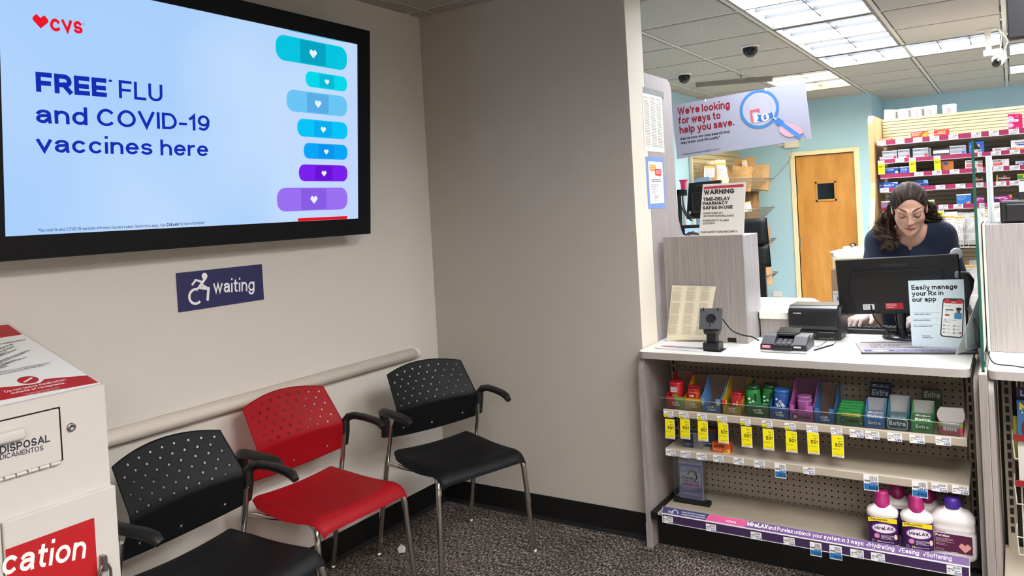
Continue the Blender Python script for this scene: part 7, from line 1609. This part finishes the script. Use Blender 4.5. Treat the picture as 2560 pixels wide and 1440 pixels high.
# ================================================================== the pharmacist
import openvdb
def smin(a, b, k): h = np.clip(.5 + .5 * (b - a) / k, 0, 1); return b * (1 - h) + a * h - k * h * (1 - h)
def smax(a, b, k): return -smin(-a, -b, k)
def cap(P, a, b, r0, r1):
    a = np.array(a); b = np.array(b); ba = b - a; h = np.clip(((P - a) @ ba) / (ba @ ba), 0, 1)
    return np.linalg.norm(P - a - h[:, None] * ba, axis=1) - (r0 + (r1 - r0) * h)
def ell(P, c, r): q = (P - np.array(c)) / np.array(r); k0 = np.linalg.norm(q, axis=1); k1 = np.linalg.norm(q / np.array(r), axis=1) + 1e-9; return k0 * (k0 - 1) / k1
def mesh_sdf(f, lo, hi, v):
    B = 8; lo = np.array(lo); nb = np.ceil((np.array(hi) - lo) / (B * v)).astype(int)
    ci = np.stack(np.meshgrid(*[np.arange(n) for n in nb], indexing='ij'), -1).reshape(-1, 3)
    d = f(lo + (ci + .5) * B * v - v / 2); A = np.full(nb * B, 9.0, 'f')
    R = A.reshape(nb[0], B, nb[1], B, nb[2], B)
    sgn = np.where(d < 0, -3 * v, 3 * v).astype('f')
    for c, s_ in zip(ci, sgn): R[c[0], :, c[1], :, c[2], :] = s_
    act = ci[np.abs(d) < B * v * 1.25]
    off = np.stack(np.meshgrid(*[np.arange(B)] * 3, indexing='ij'), -1).reshape(-1, 3)
    for k in range(0, len(act), 400):
        a = act[k:k + 400]; idx = a[:, None, :] * B + off[None]; D = f(lo + idx.reshape(-1, 3) * v).reshape(len(a), B, B, B)
        for c, q in zip(a, D): R[c[0], :, c[1], :, c[2], :] = np.clip(q, -3 * v, 3 * v)
    g = openvdb.FloatGrid(); g.background = 3 * v; g.copyFromArray(A); pts, quads = g.convertToQuads(isovalue=0.0)
    return pts * v + lo, quads[:, ::-1]
HO = np.array((-.396, 3.943, 1.402)); pit, yw = math.radians(25), math.radians(6)
hf0 = np.array((math.sin(yw), -math.cos(yw), 0)); hf = hf0 * math.cos(pit) + np.array((0, 0, -math.sin(pit))); hr = np.array((math.cos(yw), math.sin(yw), 0)); hu = np.cross(hr, -hf) * -1
hu = np.cross(hf, hr); hu = hu if hu[2] > 0 else -hu
HM = np.stack([hr, hf, hu])          # rows: right, forward, up
def tohead(P): return (P - HO) @ HM.T
def fromhead(q): return np.array(q) @ HM + HO
J = dict(neck=(-.408, 4.055, 1.285), chest=(-.415, 4.14, 1.18), waist=(-.42, 4.25, 1.02), hip=(-.42, 4.32, .92), shR=(-.545, 4.10, 1.243), shL=(-.285, 4.08, 1.262), elR=(-.585, 4.01, 1.03), elL=(-.225, 3.99, 1.035), wrR=(-.578, 3.895, .925), wrL=(-.355, 3.875, .928))
def head_sdf(P):
    q = tohead(P); ax = q.copy(); ax[:, 0] = np.abs(ax[:, 0])
    d = ell(q, (0, -.012, .030), (.068, .088, .073)); d = smin(d, ell(q, (0, .022, -.026), (.0555, .064, .078)), .02)
    d = smin(d, cap(ax, (.041, .005, -.048), (.009, .062, -.090), .016, .0155), .03)
    d = smin(d, ell(ax, (.033, .056, -.025), (.019, .018, .02)), .02)
    d = smax(d, -(np.linalg.norm(ax - np.array((.031, .098, -.002)), axis=1) - .0185), .014)
    d = smin(d, cap(ax, (.012, .083, .0175), (.044, .069, .0185), .0062, .005), .018)
    d = smin(d, np.linalg.norm(ax - np.array((.031, .0705, -.002)), axis=1) - .0135, .004)
    d = smin(d, cap(q, (0, .080, .010), (0, .0985, -.031), .0068, .0088), .012); d = smin(d, np.linalg.norm(ax - np.array((.0098, .0885, -.036)), axis=1) - .0068, .006)
    d = smax(d, -(np.linalg.norm(ax - np.array((.0058, .0935, -.0425)), axis=1) - .0032), .003)
    d = smin(d, cap(ax, (0, .0865, -.0605), (.019, .0775, -.0615), .0058, .0028), .006); d = smin(d, cap(ax, (0, .0855, -.0695), (.015, .0785, -.0675), .0068, .003), .006)
    d = smax(d, -cap(ax, (0, .0935, -.0648), (.021, .0825, -.0635), .0012, .0010), .002)
    d = smin(d, ell(q, (0, .073, -.090), (.016, .016, .014)), .014)
    d = smin(d, ell(ax, (.070, -.012, -.008), (.006, .017, .029)), .006); d = smax(d, -ell(ax, (.0785, -.008, -.004), (.006, .009, .016)), .004)
    return d
def finger(P, base, mid1, mid2, tip, r): return np.minimum(np.minimum(cap(P, base, mid1, r, r * .95), cap(P, mid1, mid2, r * .95, r * .85)), cap(P, mid2, tip, r * .85, r * .72))
def hand_sdf(P, wr, fw, side, thumb):
    """palm from the wrist along fw (level-ish); side points towards the thumb; four unequal bent fingers and a thumb off the palm's side"""
    wr = np.array(wr); fw = np.array(fw) / np.linalg.norm(fw); sd = np.array(side) - fw * np.dot(side, fw); sd /= np.linalg.norm(sd); up = np.cross(sd, fw); up = up if up[2] > 0 else -up
    W = lambda a, b, c: wr + fw * a + sd * b + up * c
    d = smin(cap(P, W(.005, .008, 0), W(.075, .022, .004), .019, .0125), cap(P, W(.005, -.008, 0), W(.07, -.026, 0), .019, .0115), .015); d = smin(d, cap(P, W(.04, 0, .006), W(.07, 0, .006), .016, .013), .012)
    for b, L, sp, r in ((.028, .074, .10, .0085), (.0095, .083, .02, .0088), (-.0095, .077, -.06, .0085), (-.0275, .060, -.15, .0075)):
        a0 = .070 + (.006 if abs(b) < .02 else 0); p0 = W(a0, b, .004); dv = fw + sd * sp
        p1 = p0 + dv * L * .45 + up * .006; p2 = p1 + dv * L * .3 - up * L * .22; p3 = p2 + dv * L * .18 - up * L * .24
        d = smin(d, finger(P, p0, p1, p2, p3, r), .006)
    t0 = W(.022, .024, -.003); t1 = W(.05, .047, -.008); t2 = W(.078, .056, -.014); d = smin(d, finger(P, t0, t1, (t1 + t2) / 2, t2, .0105), .008)
    return d
HR = dict(wr=J['wrR'], fw=(-.45, -.85, -.30), side=(.9, -.4, 0)); HL = dict(wr=J['wrL'], fw=(-.35, -.85, -.36), side=(-.9, .3, 0))
def torso_sdf(P):
    d = smin(ell(P, (-.415, 4.135, 1.175), (.165, .105, .14)), ell(P, (-.42, 4.24, 1.03), (.14, .105, .15)), .06); d = smin(d, ell(P, (-.42, 4.31, .92), (.165, .12, .12)), .06)
    d = smin(d, cap(P, J['shR'], J['neck'], .048, .045), .04); d = smin(d, cap(P, J['shL'], J['neck'], .048, .045), .04)
    for x in (-.475, -.355): d = smin(d, ell(P, (x, 4.06, 1.14), (.06, .055, .06)), .03)
    return d
def arms_sdf(P, upper=False):
    d = np.minimum(cap(P, J['shR'], J['elR'], .048, .038), cap(P, J['shL'], J['elL'], .048, .038))
    if not upper: d = smin(d, np.minimum(cap(P, J['elR'], J['wrR'], .037, .025), cap(P, J['elL'], J['wrL'], .037, .025)), .02)
    return d
def body_sdf(P):
    P = np.asarray(P, float); d = smin(torso_sdf(P), arms_sdf(P), .025)
    nb = fromhead((0, -.022, -.055)); d = smin(d, cap(P, nb, J['neck'], .050, .056), .022); near = np.linalg.norm(P - HO, axis=1) < .22
    if near.any():
        h = np.full(len(P), 1.0); h[near] = head_sdf(P[near]); h[~near] = np.linalg.norm(P[~near] - HO, axis=1) - .14; d = smin(d, h, .016)
    for H_ in (HR, HL):
        n_ = np.linalg.norm(P - np.array(H_['wr']), axis=1) < .24
        if n_.any(): d[n_] = smin(d[n_], hand_sdf(P[n_], H_['wr'], H_['fw'], H_['side'], 1), .012)
    return d
def skin_mat():
    m, nt, b = nodes('skin'); at = N(nt, 'ShaderNodeVertexColor'); at.layer_name = 'tone'; nt.links.new(at.outputs['Color'], b.inputs['Base Color']); b.inputs['Roughness'].default_value = .6; b.inputs['Specular IOR Level'].default_value = .3
    b.inputs['Subsurface Weight'].default_value = .12; b.inputs['Subsurface Radius'].default_value = (.012, .005, .003); b.inputs['Subsurface Scale'].default_value = .3; return m
pw = thing('person', 'woman with wavy brown hair in a navy scrub top looking down behind the monitor', 'person', (-.42, 4.3, 0))
pts, quads = mesh_sdf(body_sdf, (-.75, 3.66, .76), (-.08, 4.50, 1.56), .0025)
q = tohead(pts); ax = np.abs(q[:, 0]); tone = np.tile(np.array(lin('#d3a48c')[:3]), (len(pts), 1)); front = q[:, 1] > .03
def blend(mask, col): 
    global tone
    tone = tone * (1 - mask[:, None]) + np.array(lin(col)[:3]) * mask[:, None]
def soft(d, w): return np.clip(.5 - d / w, 0, 1)
inhead = np.linalg.norm(pts - HO, axis=1) < .16
ck = soft(np.hypot(ax - .042, q[:, 2] + .03) - .016, .02) * front * inhead; blend(ck * .3, '#d08a78')
sock = soft(np.hypot((ax - .031) / 1.35, q[:, 2] + .001) - .0125, .008) * front * inhead; blend(sock * .45, '#9a6a5c')
lip = soft(np.hypot((ax) / 3.2, (q[:, 2] + .0648)) - .0072, .0028) * (q[:, 1] > .07) * inhead; blend(lip * .9, '#a5544f')
seam = soft(np.abs(q[:, 2] + .0645) - .0011, .0014) * (ax < .021) * (q[:, 1] > .075) * inhead; blend(seam * .7, '#5c2826')
brow = soft(np.abs(q[:, 2] - (.0215 + .006 * np.sin(np.clip((ax - .012) / .04, 0, 1) * 2.4))) - .0040 * (1 - np.clip((ax - .03) / .025, 0, .7)), .002) * ((ax > .011) & (ax < .052)) * front * inhead; blend(brow * .92, '#2c1d17')
lash = soft(np.abs(q[:, 2] + .0085 - .18 * (ax - .031) ** 2 / .016) - .0020, .0014) * ((ax > .016) & (ax < .046)) * (q[:, 1] > .06) * inhead; blend(lash, '#1f1512')
eye = soft(np.hypot((ax - .031) / 2.0, q[:, 2] + .0112) - .0034, .0012) * (q[:, 1] > .06) * inhead; blend(eye * .95, '#241a18')
crease = soft(np.abs(q[:, 2] - (.0075 - 6 * (ax - .031) ** 2)) - .0007, .0012) * ((ax > .015) & (ax < .047)) * (q[:, 1] > .06) * inhead; blend(crease * .55, '#7a4c40')
nost = soft(np.hypot(ax - .0058, q[:, 2] + .0435) - .0028, .002) * (q[:, 1] > .08) * inhead; blend(nost * .8, '#5a302a')
glove = np.minimum(hand_sdf(pts, HR['wr'], HR['fw'], HR['side'], 1), hand_sdf(pts, HL['wr'], HL['fw'], HL['side'], 1)) < .004; blend(glove.astype(float), '#e8cfc6')
me = bpy.data.meshes.new('body'); me.from_pydata((pts - np.array((-.42, 4.3, 0))).tolist(), [], quads.tolist()); me.materials.append(skin_mat())
at = me.color_attributes.new('tone', 'FLOAT_COLOR', 'POINT'); at.data.foreach_set('color', np.hstack([tone, np.ones((len(pts), 1))]).astype('f').ravel()); me.polygons.foreach_set('use_smooth', [True] * len(me.polygons))
bo_ = bpy.data.objects.new('body', me); COL.objects.link(bo_); bo_.parent = pw; ORG[bo_.name] = ORG[pw.name]
def sdf_part(name, f, lo, hi, v, m, parent=pw):
    a, b = mesh_sdf(f, lo, hi, v); mb = MB(); mb.add(a.tolist(), b.tolist(), m, True); return obj(name, mb, parent)
def top_sdf(P):
    d = smin(torso_sdf(P) - .012, arms_sdf(P, True) - .014, .03)
    wr_ = .0022 * np.sin(38 * P[:, 0] + 30 * P[:, 2] + 6 * np.sin(9 * P[:, 2])) * np.clip((1.24 - P[:, 2]) * 8, 0, 1); d = d + wr_
    x, z = P[:, 0] + .405, P[:, 2]; hole = (np.hypot(x / .072, (z - 1.315) / .098) - 1) * .07
    notch = np.maximum(np.abs(x + .004) - .010 * np.clip((z - 1.196) / .02, 0, 1), 1.196 - z); hole = np.minimum(hole, notch); hole = np.maximum(hole, P[:, 1] - 4.085)
    d = smax(d, -hole, .006); d = smax(d, .86 - z, .01)
    for s_ in 'RL':
        e, sh = np.array(J['el' + s_]), np.array(J['sh' + s_]); ax_ = (e - sh) / np.linalg.norm(e - sh); t_ = (P - sh) @ ax_
        lim = np.linalg.norm(e - sh) * .93; d = np.where(np.linalg.norm(P - (sh + np.clip(t_, 0, 9)[:, None] * ax_), axis=1) < .075, np.where(t_ > lim - .03, smax(d, t_ - lim, .006), d), d)
    return d
def navy():
    m, nt, b = nodes('navy scrub cloth'); tc = N(nt, 'ShaderNodeTexCoord'); no = N(nt, 'ShaderNodeTexNoise', Scale=600.0, Detail=2); bp = N(nt, 'ShaderNodeBump', Strength=.2, Distance=.001)
    nt.links.new(tc.outputs['Object'], no.inputs['Vector']); nt.links.new(no.outputs['Fac'], bp.inputs['Height']); nt.links.new(bp.outputs[0], b.inputs['Normal']); b.inputs['Base Color'].default_value = lin('#0e1932'); b.inputs['Roughness'].default_value = .85; b.inputs['Sheen Weight'].default_value = .05; return m
M_NAVY = navy()
sdf_part('scrub_top', top_sdf, (-.74, 3.88, .82), (-.09, 4.52, 1.40), .0045, M_NAVY)
def pants_sdf(P):
    d = ell(P, (-.42, 4.31, .92), (.172, .127, .13))
    for x in (-.50, -.34): d = smin(d, np.minimum(cap(P, (x, 4.32, .88), (x, 4.28, .48), .085, .062), cap(P, (x, 4.28, .48), (x, 4.34, .10), .062, .052)), .02)
    return smax(d, .055 - P[:, 2], .01)
sdf_part('trousers', pants_sdf, (-.66, 4.1, .03), (-.18, 4.5, 1.1), .009, M_NAVY)
def shoes_sdf(P):
    d = 9
    for x in (-.50, -.34): d = np.minimum(d, smax(smin(cap(P, (x, 4.37, .05), (x, 4.21, .035), .042, .036), ell(P, (x, 4.35, .07), (.04, .05, .06)), .02), .001 - P[:, 2], .004))
    return d
sdf_part('shoes', shoes_sdf, (-.58, 4.1, -.02), (-.26, 4.48, .16), .006, mat('#1a1a1c', .6))
# hair: a close cap drawn back from the forehead, and wavy locks falling behind the ears
def hair_sdf(P):
    q = tohead(P); x, y, z = q.T; ang = np.arctan2(x, z - .02)
    d = ell(q, (0, -.017, .031), (.0765, .0985, .0815)); d = smin(d, ell(q, (0, -.07, -.02), (.065, .05, .075)), .03)
    d = d + .0009 * np.sin(ang * 60 + 9 * np.sin(y * 40)) + .0010 * np.sin(ang * 21 + 30 * y)
    line = .070 - 16 * np.minimum(np.abs(x - .004), .062) ** 2 
    face = np.minimum(y - (.010 + .45 * np.clip(z + .02, -.02, .1) * 0), line - z)      # in front of the ears and under the hairline
    d = d + .0042 * np.clip(1 - (z - line) / .028, 0, 1) * np.clip((y - .005) / .03, 0, 1); d = smax(d, face, .003); d = smax(d, -.085 - z, .02)
    return d
def hair_mat():
    m, nt, b = nodes('brown hair'); L = nt.links.new; tc = N(nt, 'ShaderNodeTexCoord'); mp = N(nt, 'ShaderNodeMapping'); mp.inputs['Scale'].default_value = (90, 18, 22); no = N(nt, 'ShaderNodeTexNoise', Scale=1.0, Detail=5, Roughness=.65); cr = N(nt, 'ShaderNodeValToRGB'); e = cr.color_ramp.elements
    e[0].position = .38; e[0].color = lin('#1b1310'); e[1].position = .8; e[1].color = lin('#6f5842'); x = e.new(.56); x.color = lin('#2e2019')
    L(tc.outputs['Object'], mp.inputs[0]); L(mp.outputs[0], no.inputs['Vector']); L(no.outputs['Fac'], cr.inputs[0]); L(cr.outputs[0], b.inputs['Base Color']); b.inputs['Roughness'].default_value = .6; b.inputs['Specular IOR Level'].default_value = .2
    bp = N(nt, 'ShaderNodeBump', Strength=.8, Distance=.003); L(no.outputs['Fac'], bp.inputs['Height']); L(bp.outputs[0], b.inputs['Normal']); return m
M_HAIR = hair_mat(); M_HAIR2 = streak('hair ends', '#3a291e', '#866a4c', (70, 70, 14), .6, .35, .7)
sdf_part('hair', hair_sdf, HO - .15, HO + .16, .0028, M_HAIR)
rnd = random.Random(11); lk = MB()
def lock(path, spread, n, r, amp=.010, fr=5.0):
    """n wavy strands in clumps along a path"""
    for k in range(n):
        o = Vector((rnd.gauss(0, spread), rnd.gauss(0, spread * .8), rnd.gauss(0, spread * .35))); ph = rnd.uniform(0, 6.3); L_ = rnd.uniform(.72, 1.1); am = amp * rnd.uniform(.5, 1.5); mt = M_HAIR if rnd.random() < .55 else M_HAIR2
        for s_ in range(9):
            so = Vector((rnd.gauss(0, .0052), rnd.gauss(0, .0052), rnd.gauss(0, .004))); m_ = 20; pts_ = []
            for i in range(m_ + 1):
                t_ = i / m_ * min(L_, 1.0) * (len(path) - 1); a_ = min(int(t_), len(path) - 2); f_ = t_ - a_; f_ = f_; p_ = path[a_].lerp(path[a_ + 1], f_); g = i / m_
                if 0 < a_ < len(path) - 2 or True:
                    q0, q1 = path[max(a_ - 1, 0)], path[min(a_ + 2, len(path) - 1)]; p_ = .5 * ((2 * path[a_]) + (path[a_ + 1] - q0) * f_ + (2 * q0 - 5 * path[a_] + 4 * path[a_ + 1] - q1) * f_ ** 2 + (3 * path[a_] - q0 - 3 * path[a_ + 1] + q1) * f_ ** 3)
                pts_.append(p_ + o * (.25 + g) + so * (1 + g * .6) + Vector((math.cos(fr * g * 3 + ph), math.sin(fr * g * 3 + ph), .3 * math.sin(fr * g * 3 + ph + 1))) * am * min(1, g * 2.2))
            lk.tube(pts_, [r * (1 - .7 * (i / m_)) for i in range(m_ + 1)], mt, 4, caps=False)
V_ = lambda q: Vector(fromhead(q))
left = [V_((-.066, -.035, .01)), V_((-.076, -.045, -.05)), C(2222, 568, 4.02), C(2220, 590, 3.99), C(2232, 606, 3.965), C(2222, 622, 3.95)]
left2 = [V_((-.062, -.05, .0)), V_((-.08, -.06, -.05)), C(2208, 560, 4.04), C(2203, 578, 4.02), C(2218, 598, 3.99)]
right = [V_((.062, -.045, .0)), V_((.075, -.06, -.045)), C(2318, 542, 4.06), C(2330, 556, 4.08), C(2322, 566, 4.1)]
right2 = [V_((.06, -.06, -.01)), V_((.085, -.075, -.03)), C(2332, 538, 4.08), C(2340, 552, 4.1), C(2332, 562, 4.11)]
lock(left, .011, 44, .0015, .009); lock(left2, .013, 40, .0015, .012); lock(right, .013, 34, .0015); lock(right2, .012, 30, .0015, .012)
back = [V_((0, -.11, .02)), V_((0, -.115, -.05)), Vector((-.41, 4.13, 1.28)), Vector((-.41, 4.2, 1.2))]; lock(back, .03, 30, .003)
obj('hair_locks', lk, pw, kind='stuff')
